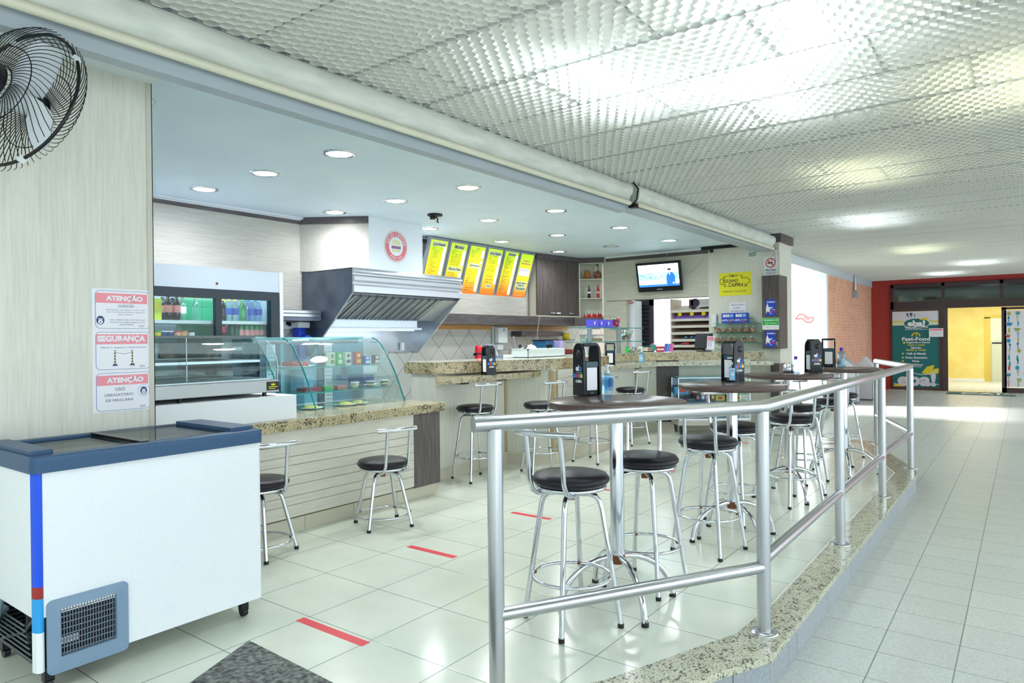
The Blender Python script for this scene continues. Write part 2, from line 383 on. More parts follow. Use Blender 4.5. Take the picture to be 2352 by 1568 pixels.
# corridor: brick wall, beam, red end wall with glazed front
XB0 = ay(1903, 766, YBR).x
b = MB(); b.box(XB0, YBR, ZK-.02, XW+.2, YBR+.25, ZL-.17, 0); struct(b.build('wall_brick', BRK))
b = MB(); b.box(XB0-.16, YBR-.0, ZK-.02, XB0, YBR+.26, ZL-.17); struct(b.build('trim_11', WHITE))
b = MB(); b.box(10.9, YBR-.02, ZL-.175, XW+.2, YBR+.3, ZL+.3); struct(b.build('trim_12', mat('pale grey beam', (.62, .68, .74), .5)))
FW = Fr((XW, ax(2047, 766, XW).y, ZK), (0, -1, 0), (0, 0, 1))     # frame of the glazed front, u runs right, v up
zf = [FW.l(2046, 655)[1], FW.l(2170, 690)[1], FW.l(2170, 706)[1]]
top = zf[0]; tb = zf[1]; bb = zf[2]-.02
b = MB(); yl = FW.O.y
b.box(XW, yl, ZK-.02, XW+.25, YBR+.3, 3.3); b.box(XW, -7, top+ZK, XW+.25, yl, 3.3)
b.box(XW, -7, ZK-.02, XW+.25, -1.6, 3.3)
struct(b.build('wall_right', REDW))
# shop room behind the glazed front
b = MB(); b.box(XW+5.2, -6, ZK-.02, XW+5.35, 5, 3.4); b.box(XW+.25, 3.4, ZK, XW+5.3, 3.5, 3.4); struct(b.build('wall_shop', YELW))
b = MB(); b.box(XW+.25, -6, 2.6, XW+5.3, 4, 2.7); struct(b.build('ceiling', WHITE))
DB = FW
dr = MB(DB.M)
fw_ = 5.2
dr.box(0, top-.09, -.03, fw_, top, .07); dr.box(0, 0, -.03, .07, top, .07); dr.box(0, bb, -.03, fw_, tb, .07)
for px in (2166, 2300): 
    u = FW.l(px, 672)[0]; dr.box(u-.03, tb, -.03, u+.04, top, .07)
d1 = struct(dr.build('door_1', mat('dark brown aluminium', (.055, .035, .04), .4)))
pn = MB(DB.M); pn.box(.07, tb, 0, fw_, top-.09, .012); pn.build('transom_pane', glassmat('dark reflective glass', (.12, .20, .26), .9, .05), d1)
uL0, uL1 = 0, FW.l(2178, 800)[0]
q = MB(DB.M); a = FW.l(2157, 800)[0]
q.box(a, .02, .03, a+.10, bb, .09); q.box(uL1-.12, .02, .06, uL1, bb, .12); q.box(.05, .02, .03, a, .10, .08); q.box(.05, bb-.06, .03, a, bb, .08)
q.build('sliding_leaf', mat('brown door frame', (.075, .045, .045), .45), d1)
q = MB(DB.M); a2 = FW.l(2301, 800)[0]; q.box(a2, .02, .03, a2+.10, bb-.02, .10); q.box(a2, .02, .03, fw_, .14, .10); q.box(a2, bb-.08, .03, fw_, bb-.02, .10)
q.build('sliding_leaf', mat('brown door frame', (.075, .045, .045), .45), d1)
q = MB(DB.M); q.box(-.05, -.001, -.1, fw_, .02, .25); q.build('threshold', GRANW, d1)
# white beam light line and opening inside the shop
q = MB(Fr((XW+5.19, 0, ZK), (0,-1,0), (0,0,1)).M)
io = ax(2275, 766, XW+5.19).y, ax(2330, 766, XW+5.19).y
q.box(-io[0], 0, -.0, -io[1]+.5, 2.02, .01, 0)
struct(q.build('trim_13', mat('pale inner room paint', (.70, .76, .60), .5)))
q = MB(); q.box(-6.2, -9, ZK, -6.0, 9, 3.4); struct(q.build('wall_rear_added', mat('added rear wall grey', (.34, .36, .36), .7)))  # unseen wall added behind the camera so the chrome reflects something darker
q = MB(); q.box(XW+5.17, io[0]-.0, ZK, XW+5.2, io[0]+.16, ZK+2.05); q.box(XW+5.17, io[1]-.4, ZK+2.02, XW+5.2, io[0]+.16, ZK+2.12); struct(q.build('trim_14', mat('ochre door lining', (.72, .55, .10), .5)))
q = MB(); q.box(XW+5.16, io[0]+.16, ZK, XW+5.2, 3.4, ZK+.07); struct(q.build('baseboard_shop', WHITE))
# lattice ceiling: honeycomb louvre panels
LAT = mat('white louvre plastic', (.76, .76, .71), .35)
def honey(x0, x1, y0, y1, a=.070, h=.040):
    V = []; Fq = []; s3 = math.sqrt(3); R = a/s3; t_ = .0
    ny = int((y1-y0)/a)+1; nx = int((x1-x0)/(a*s3/2))+1
    vid = {}
    def vi(x, y):
        k = (round(x, 4), round(y, 4))
        if k not in vid: vid[k] = len(V); V.append((x, y, ZL)); V.append((x, y, ZL+h))
        return vid[k]
    seen = set()
    for i in range(nx):
        cx_ = x0+i*a*s3/2
        for j in range(ny):
            cy_ = y0+j*a+(a/2 if i % 2 else 0)
            pts = [vi(cx_+R*math.cos(math.radians(60*k)), cy_+R*math.sin(math.radians(60*k))) for k in range(6)]
            for k in range(6):
                e = tuple(sorted((pts[k], pts[(k+1) % 6])))
                if e in seen: continue
                seen.add(e); Fq.append((e[0], e[1], e[1]+1, e[0]+1))
    return V, Fq
V_, F_ = honey(.2, XW, -3.2, YBR)
me = bpy.data.meshes.new('ceiling'); me.from_pydata(V_, [], F_); me.materials.append(LAT); me.update()
lat = bpy.data.objects.new('ceiling', me); COL.objects.link(lat); struct(lat)
# joints between louvre panels
g = MB(); x = 3.248-.624*5
while x < XW: g.box(x-.002, -3.2, ZL+.002, x+.002, YBR, ZL+.036); x += .624
random.seed(9); x = 3.248-.624*5; k = 0
while x < XW:
    y = 3.14-.416*(k % 3)
    while y > -3.2: g.box(x, y-.0015, ZL+.012, x+.624, y+.0015, ZL+.036); y -= 1.248
    x += .624; k += 1
struct(g.build('trim_15', mat('louvre joint', (.50, .52, .50), .5)))
# soffit above the louvres and strip lamps in the void
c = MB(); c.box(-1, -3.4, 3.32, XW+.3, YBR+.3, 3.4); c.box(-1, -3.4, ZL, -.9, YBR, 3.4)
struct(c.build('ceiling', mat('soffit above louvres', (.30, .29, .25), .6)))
# ================================================================ LAMPS
LUM = mat('lit lamp diffuser', (1, 1, 1), .5, emit=9, ec=(1, .99, .96))
dm = MB(); dm.lathe([(.098, 0), (.118, -.004), (.125, -.002), (.125, 0)], caps=False)
COLD = [(0,0),(0,1),(0,2),(1,0),(1,1),(1,2),(2,0),(2,1),(2,2),(3,0),(3,1),(3,2),(4,0),(4,1),(4,2)]
where_row = ['nearest the awning rollers', 'in the middle row', 'along the back wall']
where_col = ['over the drinks cabinet end', 'over the cake display', 'above the extraction hood line', 'in front of the menu boards', 'nearest the television']
proto = None
for (i, j) in COLD:
    loc = (DLX[i], DLY[j], ZC)
    lab = 'round recessed ceiling light %s, %s' % (where_row[j], where_col[i])
    if (i, j) == (4, 1): lab = 'unlit round white ceiling cover, the only one without a glowing lamp'
    if proto is None:
        proto = thing('ceiling_downlight', lab, 'ceiling light', loc, 0, 'recessed downlights in the cafe ceiling')
        m_ = MB(); m_.lathe([(.092, -.001), (.100, -.010), (.124, -.006), (.128, -.001)], caps=False); m_.build('trim_ring', CHROME, proto, local=True)
        m_ = MB(); m_.lathe([(.0001, -.003), (.093, -.003)], caps=False); m_.build('diffuser', LUM, proto, local=True)
    else:
        d_ = dup(proto, loc, 0, lab)
        if (i, j) == (4, 1):
            for ch in d_.children:
                if ch.name.startswith('diffuser'): ch.data = ch.data.copy(); ch.data.materials[0] = WHITE
    if (i, j) != (4, 1):
        ld = bpy.data.lights.new('downlight_lamp', 'SPOT'); ld.energy = 25 if j == 2 else 31; ld.spot_size = math.radians(165); ld.spot_blend = 1.0; ld.shadow_soft_size = .09; ld.color = (.93, .96, 1.0)
        lo = bpy.data.objects.new('downlight_lamp', ld); COL.objects.link(lo); lo.location = (loc[0], loc[1], ZC-.02)
ld = bpy.data.lights.new('added_shop_fill', 'AREA'); ld.energy = 60; ld.size = 2.4; ld.color = (1, .96, .85); lo = bpy.data.objects.new('added_shop_fill', ld); COL.objects.link(lo); lo.location = (XW+2.8, .8, 2.55)  # fill light added to brighten the dark shop room
TUB = mat('lit tube', (1, 1, 1), .5, emit=32, ec=(.80, .92, 1.0)); TUBY = mat('lit tube warm', (1, 1, .8), .5, emit=15, ec=(1, 1, .68))
pos = [(3.5, 1.9, 0), (4.3, 1.2, 0), (3.2, .8, 0), (5.0, .0, 1), (7.0, 1.2, 1), (10.0, 1.6, 0), (4.8, -1.2, 0), (7.5, -1.0, 1), (11.0, -.8, 1), (14.0, 1.5, 1), (17.5, .8, 0), (20., 1.6, 0), (15, -1.2, 1), (1.2, 1.2, 0)]
for i, (x, y, k) in enumerate(pos):
    t_ = thing('strip_lamp', 'fluorescent strip lamp glowing above the louvre ceiling', 'lamp', (x, y, 3.2), 0, 'strip lamps above the louvre ceiling')
    m_ = MB(); m_.box(x-.60, y-.06, 3.20, x+.60, y+.06, 3.26); m_.build('batten', WHITE, t_)
    m_ = MB(); m_.cyl((x-.58, y, 3.175), (x+.58, y, 3.175), .018, n=10); m_.build('tube', TUBY if k else TUB, t_)
# ================================================================ RAILING
R_ = thing('steel_railing', 'long brushed steel railing bolted along the granite kerb around the seating area', 'railing', (5.5, 1.0, 0))
P1, P2, P3, P4, P5, P6 = Vector((2.05, 1.62, 0)), Vector((3.184, .962, 0)), Vector((4.814, .966, 0)), Vector((6.445, .965, 0)), Vector((7.96, .935, 0)), Vector((9.50, 1.48, 0))
def up(p, z): return (p.x, p.y, z)
P0 = Vector((1.975, 1.664, 0))
m_ = MB(); m_.tube([up(P0, 1.03), up(P2, 1.03), up(P5, 1.03), up(P6, 1.03)], .0315, 20); m_.build('top_rail', STEEL, R_)
m_ = MB()
for a, b, z in ((P1, P2, .30), (P2, P3, .335), (P3, P4, .335), (P4, P5, .355), (P5, P6, .36)):
    m_.cyl(up(a, z), up(b, z), .027, n=18)
m_.build('lower_rail', STEEL, R_)
for p in (P1, P2, P3, P4, P5, P6):
    m_ = MB(); m_.cyl(up(p, 0), up(p, 1.01), .0305, n=20); q = m_.build('post', STEEL, R_)
    m_ = MB(); m_.lathe([(.062, .0), (.062, .006), (.034, .010)], up(p, .001)); m_.build('flange', STEEL, q)

# ================================================================ BAR STOOLS
def make_stool(H, label, back=.20, ring=.226, name='bar_stool', group=None):
    t = thing(name, label, 'stool', (0, 0, 0), 0, group)
    sr = .183
    m_ = MB(); m_.lathe([(.0001, H-.055), (sr-.012, H-.055), (sr, H-.040), (sr+.001, H-.028), (sr-.012, H-.010), (sr-.05, H-.002), (.0001, H+.004)], n=40); m_.build('seat', CUSH, t, local=True)
    m_ = MB(); m_.ring((0, 0, H-.068), sr-.022, .011, n=40); m_.cyl((-sr+.03, 0, H-.068), (sr-.03, 0, H-.068), .009); m_.cyl((0, -sr+.03, H-.068), (0, sr-.03, H-.068), .009)
    m_.build('seat_ring', CHROME, t, local=True)
    # swivelling U-shaped back rest: +X is the back
    m_ = MB(); hw = .092
    for sgn in (-1, 1):
        pth = [(.02, sgn*.045, H-.092), (.09, sgn*.07, H-.092), (.145, sgn*hw, H-.086), (.185, sgn*hw, H-.065), (.205, sgn*hw, H-.02), (.212, sgn*hw, H+.05), (.235, sgn*hw, H+back)]
        m_.tube(pth, .0115, 10); m_.build('back_post', CHROME, t, local=True); m_ = MB()
    m_ = MB(); bw = .155
    m_.tube([(.215-.03*abs(k/6)**2+.025, bw*k/6, H+back+.002) for k in range(-6, 7)], .0155, 12); m_.build('back_bar', CHROME, t, local=True)
    m_ = MB(); m_.cyl((0, 0, H-.135), (0, 0, H-.06), .018); m_.build('hub', RUST, t, local=True)
    legs = thing('x', None, None); bpy.data.objects.remove(legs)
    fr = .232 if H > .6 else .226
    lg = bpy.data.objects.new('leg_frame', None)
    for k in range(4):
        a = math.radians(45+90*k); c_, s_ = math.cos(a), math.sin(a)
        L_ = [(.0, H-.105), (.085, H-.103), (.118, H-.112), (.136, H-.135), (.146, H-.17)]
        rr, zz = L_[-1]; pts = [(r*c_, r*s_, z) for r, z in L_]
        pts.append((fr*c_, fr*s_, .012))
        m_ = MB(); m_.tube(pts, .0125, 10); q = m_.build('leg', CHROME, t, local=True); q['_k'] = 1
        m_ = MB(); m_.cyl((fr*c_, fr*s_, 0.0), (fr*c_*.995, fr*s_*.995, .02), .0145, n=12); m_.build('foot_cap', BLACKR, q, local=True)
    zr = ring; fr_r = .146+(fr-.146)*((H-.17-zr)/(H-.182)) - .012
    m_ = MB(); m_.ring((0, 0, zr), fr_r, .0085, n=44)
    for k in range(4):
        a = math.radians(45+90*k); m_.cyl(((fr_r-.004)*math.cos(a), (fr_r-.004)*math.sin(a), zr-.006), ((fr_r-.004)*math.cos(a), (fr_r-.004)*math.sin(a), zr+.006), .0102, n=8, mat=1)
    m_.build('foot_ring', [CHROME, RUST], t, local=True)
    for ch in t.children:
        if '_k' in ch: del ch['_k']
    return t
def turn_legs(t, da):
    """the seat swivels on the legs: turn the leg parts by da against the back"""
    Rz = Matrix.Rotation(da, 4, 'Z')
    def rot(o):
        o.data = o.data.copy(); o.data.transform(Rz)
        for c in o.children: rot(c)
    for ch in t.children:
        if ch.name.split('.')[0] in ('leg', 'foot_ring'): rot(ch)
hi = [  # x, y, back direction deg, foot angle deg, label
 (2.775, 1.735, 180, 20, 'chrome bar stool with black seat closest to the camera, behind the first rail span', 'table'),
 (3.43, 1.67, 27, 42, 'chrome bar stool with black seat on the far side of the nearest round table', 'table'),
 (4.225, 1.615, 188, 37, 'chrome bar stool in front of the second round table, back rest toward the nearest table', 'table'),
 (5.03, 1.71, 51, 30, 'chrome bar stool behind the pole of the second round table', 'table'),
 (5.80, 1.52, 216.8, 10, 'chrome bar stool with back rest to the camera, right of the second railing post', 'table'),
 (6.72, 1.68, 36, 25, 'chrome bar stool beyond the third round table, beside the blue mat', 'table'),
 (7.52, 1.57, 205, 50, 'chrome bar stool between the third round table and the farthest one', 'table'),
 (8.32, 1.66, 36, 15, 'farthest chrome bar stool, in front of the grey waste bins', 'table'),
 (5.10, 4.27, 257, 28, 'chrome bar stool at the granite ledge below the black card-logo napkin dispenser', 'ledge'),
 (5.70, 3.90, 257, 10, 'chrome bar stool at the right end of the nearer granite ledge', 'ledge'),
 (6.56, 3.80, 257, 40, 'chrome bar stool in front of the grooved counter fronts, behind the nearest table', 'ledge'),
 (7.93, 4.05, 250, 30, 'chrome bar stool at the farther granite ledge, left of the dark counter panel', 'ledge'),
]
G_ = {'table': 'bar stools around the round tables', 'ledge': 'bar stools along the granite ledges'}
st0 = make_stool(.72, hi[0][4], group=G_['table'])
first = True; protos = []
for x, y, ba, fa, lab, g_ in hi:
    if first: o = st0; first = False; o.location = (x, y, .0); o.rotation_euler = (0, 0, math.radians(ba)); protos.append(o); base_da = None
    else: o = dup(protos[0], (x, y, 0), math.radians(ba), lab, G_[g_])
    o['_fa'] = math.radians(fa-45-ba)
for o in [o for o in COL.objects if '_fa' in o]:
    turn_legs(o, o['_fa']); del o['_fa']
lo1 = make_stool(.49, 'low chrome stool with black seat and curved back, in front of the cake display counter', back=.225, ring=.085, name='low_stool', group='low stools at the front counter')
lo1.location = (3.452, 3.776, 0); lo1.rotation_euler = (0, 0, math.radians(257))
lo2 = dup(lo1, (2.52, 3.90, 0), math.radians(257), 'low chrome stool with black seat, half hidden behind the white ice cream freezer')
turn_legs(lo1, math.radians(-69-45-257)); turn_legs(lo2, math.radians(-24-45-257))

# ================================================================ ROUND TABLES
def make_table(label):
    t = thing('bar_table', label, 'table', (0, 0, 0), 0, 'round bar tables inside the railing')
    m_ = MB(); m_.lathe([(.0001, 1.000), (.346, 1.000), (.350, 1.003), (.350, 1.030), (.347, 1.033), (.0001, 1.033)], n=56); m_.build('table_top', DARK_T, t, local=True)
    m_ = MB(); m_.lathe([(.10, .992), (.10, 1.0), (.036, 1.0)], n=24); m_.cyl((0, 0, .215), (0, 0, .995), .036, n=28); m_.build('pole', CHROME, t, local=True)
    m_ = MB(); m_.cyl((0, 0, .205), (0, 0, .250), .0375, n=24); m_.build('rusty_collar', RUST, t, local=True)
    for k in range(4):
        a = math.radians(90*k); c_, s_ = math.cos(a), math.sin(a)
        pts = [(.03+.275*math.sin(math.radians(u)), .232*math.cos(math.radians(u))+.008) for u in range(0, 91, 9)]
        m_ = MB(); m_.tube([(r*c_, r*s_, z) for r, z in pts]+[(.308*c_, .308*s_, .004)], .0155, 12); q = m_.build('leg', CHROME, t, local=True)
        m_ = MB(); m_.cyl((.307*c_, .307*s_, 0), (.307*c_, .307*s_, .018), .018, n=12); m_.build('foot_cap', BLACKR, q, local=True)
    return t
TB = [Vector((3.117, 1.672, 0)), Vector((4.56, 1.575, 0)), Vector((6.02, 1.60, 0)), Vector((7.33, 1.43, 0))]
TL_ = ['round brown bar table nearest the camera, holding an upright napkin dispenser and gel bottle', 'second round brown bar table from the camera, in front of the snack showcase',
       'third round brown bar table, with the small steel toothpick holder on it', 'farthest round brown bar table, in front of the grey bins']
tt = make_table(TL_[0]); tt.location = TB[0]; tt.rotation_euler = (0, 0, math.radians(52))
for k in (1, 2, 3): dup(tt, TB[k], math.radians([0, 52, 40, 20][k]), TL_[k])

# ================================================================ COUNTERS
# --- A: front counter with the food displays
A = thing('front_counter', 'low front counter with grooved pale panels and a thick speckled granite top', 'counter', (3.2, 4.3, 0))
AX1 = 4.45
GRV = mat('groove shadow board', (.16, .13, .09), .8); PALE_C = wood('pale counter laminate', (.60, .57, .48), (.70, .68, .60), 'x')
m_ = MB(); m_.box(1.25, 4.15, .10, AX1-.03, 4.80, .725, 1); zz_ = (.112, .20, .262, .34, .402, .48, .542, .62, .726)
for za_, zb_ in zip(zz_, zz_[1:]): m_.box(1.25, 4.134, za_+.0016, 4.13, 4.151, zb_-.0016)
m_.build('front_panel', [PALE_C, GRV], A)
m_ = MB(); m_.box(4.13, 4.132, .10, AX1, 4.80, .725); m_.build('end_panel', DARK_Z, A)
m_ = MB(); m_.box(1.25, 4.16, 0, AX1-.03, 4.78, .11)
for x in (1.25, 1.70, 2.15, 2.60, 3.05, 3.50, 3.95): m_.box(x, 4.155, 0, x+.445, 4.159, .098)
m_.build('plinth', mat('cream skirting tile', (.62, .58, .46), .35), A)
m_ = MB(); m_.box(1.25, 4.085, .728, AX1+.02, 5.02, .803); m_.build('granite_top', GRAN, A, bevel=.006)
# --- B, C, D, E: bar counter that zigzags to the end column
def off(poly, d):
    return poly
B = thing('bar_counter', 'long zigzag bar counter with speckled granite edge, pale panels and tiled skirting', 'counter', (6.5, 4.8, 0))
line_ = [(4.83, 4.855), (4.83, 4.535), (5.946, 4.535), (6.196, 4.07), (7.35, 4.07), (7.80, 4.52), (9.05, 4.53), (10.06, 3.20)]
def offs(pl, d):
    out = []
    for i, p in enumerate(pl):
        n_ = Vector((0, 0))
        if i > 0: e = Vector((pl[i][0]-pl[i-1][0], pl[i][1]-pl[i-1][1])).normalized(); n_ += Vector((e.y, -e.x))
        if i < len(pl)-1: e = Vector((pl[i+1][0]-pl[i][0], pl[i+1][1]-pl[i][1])).normalized(); n_ += Vector((e.y, -e.x))
        n_.normalize()
        if 0 < i < len(pl)-1:
            e = Vector((pl[i][0]-pl[i-1][0], pl[i][1]-pl[i-1][1])).normalized(); k = n_.dot(Vector((e.y, -e.x))); n_ = n_/max(k, .5)
        out.append((p[0]+n_.x*d, p[1]+n_.y*d))
    return out
body = offs(line_, -.0); back = offs(line_, -.33)
m_ = MB()
for i in range(len(line_)-1): m_.prism([body[i], body[i+1], back[i+1], back[i]], .10, 1.02)
m_.build('body_panel', PALE_Z, B)
sk0 = offs(line_, .004); sk1 = offs(line_, -.06)
m_ = MB()
for i in range(len(line_)-1): m_.prism([sk0[i], sk0[i+1], sk1[i+1], sk1[i]], 0, .112)
m_.build('plinth', _mc['cream skirting tile'], B)
m_ = MB(); a0 = offs(line_, .014)
for i in range(1, len(line_)-1): m_.prism([a0[i], a0[i+1], sk1[i+1], sk1[i]], .112, .122)
m_.build('skirting_bead', mat('cream bead', (.72, .70, .60), .35), B)
m_ = MB()   # upright wood posts at the corners
TAN = wood('tan wood post', (.42, .33, .18), (.55, .45, .27), 'z')
for x, y in ((5.946, 4.535), (6.196, 4.07), (ay(1461, 900, 4.53).x, 4.524), (ay(1503, 900, 4.53).x, 4.524)):
    m_ = MB(); m_.box(x-.032, y-.012, .12, x+.03, y+.05, 1.0); m_.build('corner_post', TAN, B)
m_ = MB()   # grooved drawer-like panels on the C face
zz_ = (.125, .225, .32, .46, .56, .70, .82, .92, 1.018); m_.box(6.24, 4.062, .12, 7.35, 4.068, 1.018, 1)
for za_, zb_ in zip(zz_, zz_[1:]): m_.box(6.24, 4.050, za_+.0016, 7.35, 4.063, zb_-.0016)
m_.build('grooved_panel', [PALE_C, GRV], B)
m_ = MB(); q = ay(1308, 862, 4.06); m_.tube([(q.x-.05, 4.06, .94), (q.x-.045, 4.035, .94), (q.x+.045, 4.035, .94), (q.x+.05, 4.06, .94)], .006); m_.build('handle', CHROME, B)
E_ = Fr((9.05, 4.53, 0), (10.06-9.05, 3.20-4.53, 0), (0, 0, 1))
m_ = MB(E_.M); a, b = E_.l(1508, 900)[0], E_.l(1559, 900)[0]; m_.box(a, .11, 0, b, 1.02, .012); m_.build('dark_panel', DARK_Z, B)
# upper granite: chamfered front in front of B and C, square on D and E
UP = [(4.80, 4.93), (4.80, 4.53), (4.91, 4.49), (6.32, 4.045), (7.37, 4.045), (7.80, 4.47), (9.03, 4.50), (10.20, 3.04)]
UB = [(5.10, 5.05), (5.15, 4.93), (5.30, 4.90), (6.55, 4.98), (7.20, 4.98), (7.68, 5.0), (9.20, 4.98), (10.48, 3.42)]
m_ = MB()
for i in range(len(UP)-1): m_.prism([UP[i], UP[i+1], UB[i+1], UB[i]], 1.02, 1.130)
m_.build('granite_upper', GRAN, B, bevel=.004)
m_ = MB()
for i in range(len(UP)-1):
    f0 = offs(UP, .004)
    m_.prism([f0[i], f0[i+1], UB[i+1], UB[i]], 1.130, 1.135)
m_.build('granite_cap', GRANW, B, bevel=.002)
# ledges
m_ = MB(); m_.prism([(4.50, 4.20), (6.32, 4.20), (6.25, 4.30), (5.9, 4.56), (4.86, 4.56)], .945, 1.0); m_.build('eating_ledge', GRAN, B, bevel=.008)
m_ = MB(); m_.prism([(7.42, 4.20), (9.02, 4.15), (10.02, 2.86), (10.38, 3.06), (9.10, 4.55), (7.82, 4.55)], .945, 1.0); m_.build('eating_ledge', GRANW, B, bevel=.008)
m_ = MB()
for xa_, xb_, y in ((4.90, 4.98, 4.24), (5.50, 5.60, 4.26), (8.60, 8.70, 4.26)): m_ = MB(); m_.box(xa_, y, .928, xb_, 4.53, .945); m_.build('ledge_bracket', BLACKP, B)
# cladding box with stickers on the end column, and dark base below it
K = thing('dark_cabinet_column', 'tall narrow dark wood box fixed to the end column, carrying blue and green stickers', 'cabinet', (10.4, 3.0, 0))
kx = 10.36; ka, kb_ = ax(1750, 700, kx).y, ax(1790, 700, kx).y
zt, zb = ax(1770, 632, kx).z, ax(1770, 801, kx).z
m_ = MB(); m_.box(kx, kb_, zb, kx+.42, ka, zt); m_.build('box', DARK_Z, K, bevel=.002)
m_ = MB(); m_.box(kx+.06, kb_+.03, 0, kx+.42, ka-.10, .95); m_.build('base_panel', DARK_Z, K)

# ================================================================ ICE CREAM FREEZER
Z_ = thing('chest_freezer', 'white chest freezer with a dark blue sliding-glass lid, in front of the wooden pillar', 'freezer', (1.48, 3.3, 0))
x0, x1, y0, y1 = .995, 1.965, 3.02, 3.62
m_ = MB(); m_.prism([(x0+.03, y0), (x1-.012, y0), (x1, y0+.012), (x1, y1), (x0, y1), (x0, y0+.03)], .30, .866)
m_.prism([(x0+.30, y0), (x1-.012, y0), (x1, y0+.012), (x1, y1), (x0+.30, y1)], .092, .30)
m_.build('body', noisecol(mat('freezer white sheet', (.84, .88, .92), .35), None, 420, (.80, .84, .88), (.88, .92, .95)), Z_, bevel=.006)
m_ = MB()  # corner trim strip with printed colours
for za, zb_, k in ((.092, .245, 3), (.245, .375, 2), (.375, .42, 1), (.42, .866, 0)):
    m_.prism([(x0-.002, y0+.032), (x0+.004, y0+.008), (x0+.014, y0-.002), (x0+.022, y0-.002), (x0+.030, y0+.004), (x0+.012, y0+.034)], za, zb_, k)
m_.build('corner_trim', [mat('strong blue film', (.0, .08, .75), .35), mat('deep red film', (.35, .02, .02), .4), mat('sky blue film', (.02, .35, .80), .35), WHITEG], Z_)
FZ = Fr((x0, y0, 0), (1, 0, 0), (0, 0, 1))
gl, gb = FZ.l(98, 1551); gl2, gt = FZ.l(98, 1383); gr, gt2 = FZ.l(292, 1331)
gx0, gx1, gz0, gz1 = .035, gr, .072, FZ.l(292, 1331)[1]
BG = mat('blue grey plastic', (.20, .30, .42), .4)
m_ = MB(FZ.M)
outer = rrect(gx0, gz0, gx1, gz1, .022, 5); inn = rrect(gx0+.045, gz0+.062, gx1-.048, gz1-.038, .006, 5)
n = len(outer)
for i in range(n):
    j = (i+1) % n
    m_.add([(outer[i][0], outer[i][1], 0), (outer[j][0], outer[j][1], 0), (outer[j][0], outer[j][1], .010), (outer[i][0], outer[i][1], .010),
            (inn[j][0], inn[j][1], .014), (inn[i][0], inn[i][1], .014), (inn[j][0], inn[j][1], -.02), (inn[i][0], inn[i][1], -.02)],
           [(0, 1, 2, 3), (3, 2, 4, 5), (5, 4, 6, 7)])
m_.build('vent_frame', BG, Z_)
m_ = MB(FZ.M); ix0, ix1, iz0, iz1 = gx0+.045, gx1-.048, gz0+.062, gz1-.038
m_.box(ix0, iz0, -.03, ix1, iz1, -.026, 1)
k = ix0+.006
while k < ix1: m_.box(k-.0013, iz0, -.006, k+.0013, iz1, .0); k += .0105
k = iz0+.008
while k < iz1: m_.box(ix0, k-.0016, -.001, ix1, k+.0016, .003); k += .0235
m_.box(ix0+.01, iz0+.035, -.024, ix0+.075, iz0+.062, -.02, 2)
m_.build('vent_grille', [mat('grey grille', (.16, .21, .26), .45), mat('dark hollow', (.006, .008, .012), .8), WHITE], Z_)
m_ = MB(); m_.box(x0+.03, y0+.05, .085, x0+.29, y1-.03, .10); m_.box(x0+.02, y1-.04, .09, x0+.30, y1-.02, .30)
m_.cyl((x0+.14, y0+.30, .10), (x0+.14, y0+.30, .24), .075, n=24); m_.cyl((x0+.14, y0+.30, .24), (x0+.14, y0+.30, .262), .075, .03, n=24)
m_.build('compressor', BLACKP, Z_)
m_ = MB()
for k in range(7): m_.tube([(x0+.02, y0+.10+.012*k, .11+.02*k), (x0+.02, y1-.08, .11+.02*k), (x0+.26, y1-.06, .115+.02*k)], .004, 6)
m_.tube([(x0+.05, y0+.12, .28), (x0+.03, y0+.2, .20), (x0+.06, y0+.30, .16), (x0+.02, y0+.42, .12)], .007, 8); m_.build('condenser_pipe', mat('dull steel pipe', (.18, .22, .24), .4, .8), Z_)
m_ = MB(); m_.tube([(x0+.01, y0+.42, .31), (x0-.01, y0+.40, .24), (x0+.0, y0+.47, .19), (x0+.05, y0+.5, .22)], .022, 10); m_.build('drain_hose', mat('pale blue hose', (.30, .42, .52), .4), Z_)
LID = mat('dark blue lid plastic', (.018, .075, .17), .38)
m_ = MB()
def frame(o, i, z0, z1, mt):
    n = len(o)
    for a in range(n):
        b = (a+1) % n
        mt.add([(o[a][0], o[a][1], z0), (o[b][0], o[b][1], z0), (o[b][0], o[b][1], z1-.018), (o[a][0], o[a][1], z1-.018),
                (o[b][0]*.985+i[b][0]*.015, o[b][1]*.985+i[b][1]*.015, z1), (o[a][0]*.985+i[a][0]*.015, o[a][1]*.985+i[a][1]*.015, z1),
                (i[b][0], i[b][1], z1), (i[a][0], i[a][1], z1), (i[b][0], i[b][1], z0), (i[a][0], i[a][1], z0)],
               [(0, 1, 2, 3), (3, 2, 4, 5), (5, 4, 6, 7), (7, 6, 8, 9)], 0, False)
o_ = rrect(x0-.012, y0-.014, x1+.006, y1+.012, .03, 6); i_ = rrect(x0+.10, y0+.06, x1-.13, y1-.05, .012, 6)
frame(o_, i_, .856, .920, m_)
m_.build('lid_frame', LID, Z_, bevel=.004)
m_ = MB()
for xa, xb in ((x1-.135, x1-.01), (x0+.005, x0+.085)):
    m_ = MB(); m_.prism([(xa, y0+.045), (xb, y0+.05), (xb+.002, y0+.10), (xb, y1-.06), (xa, y1-.03)], .915, .936)
    m_.build('lid_end_cap', LID, Z_, bevel=.008)
gp = glassmat('freezer lid glass', (.72, .74, .72), .5, .06)
m_ = MB(); m_.box(x0+.07, y0+.05, .905, x0+.46, y1-.04, .911); q = m_.build('glass_pane', gp, Z_)
m_ = MB(); m_.box(x0+.42, y0+.05, .914, x1-.13, y1-.04, .920); q = m_.build('glass_pane', gp, Z_)
m_ = MB(); m_.box(x0+.42, y0+.05, .912, x0+.452, y1-.04, .924); m_.build('pane_edge', BLACKP, q)
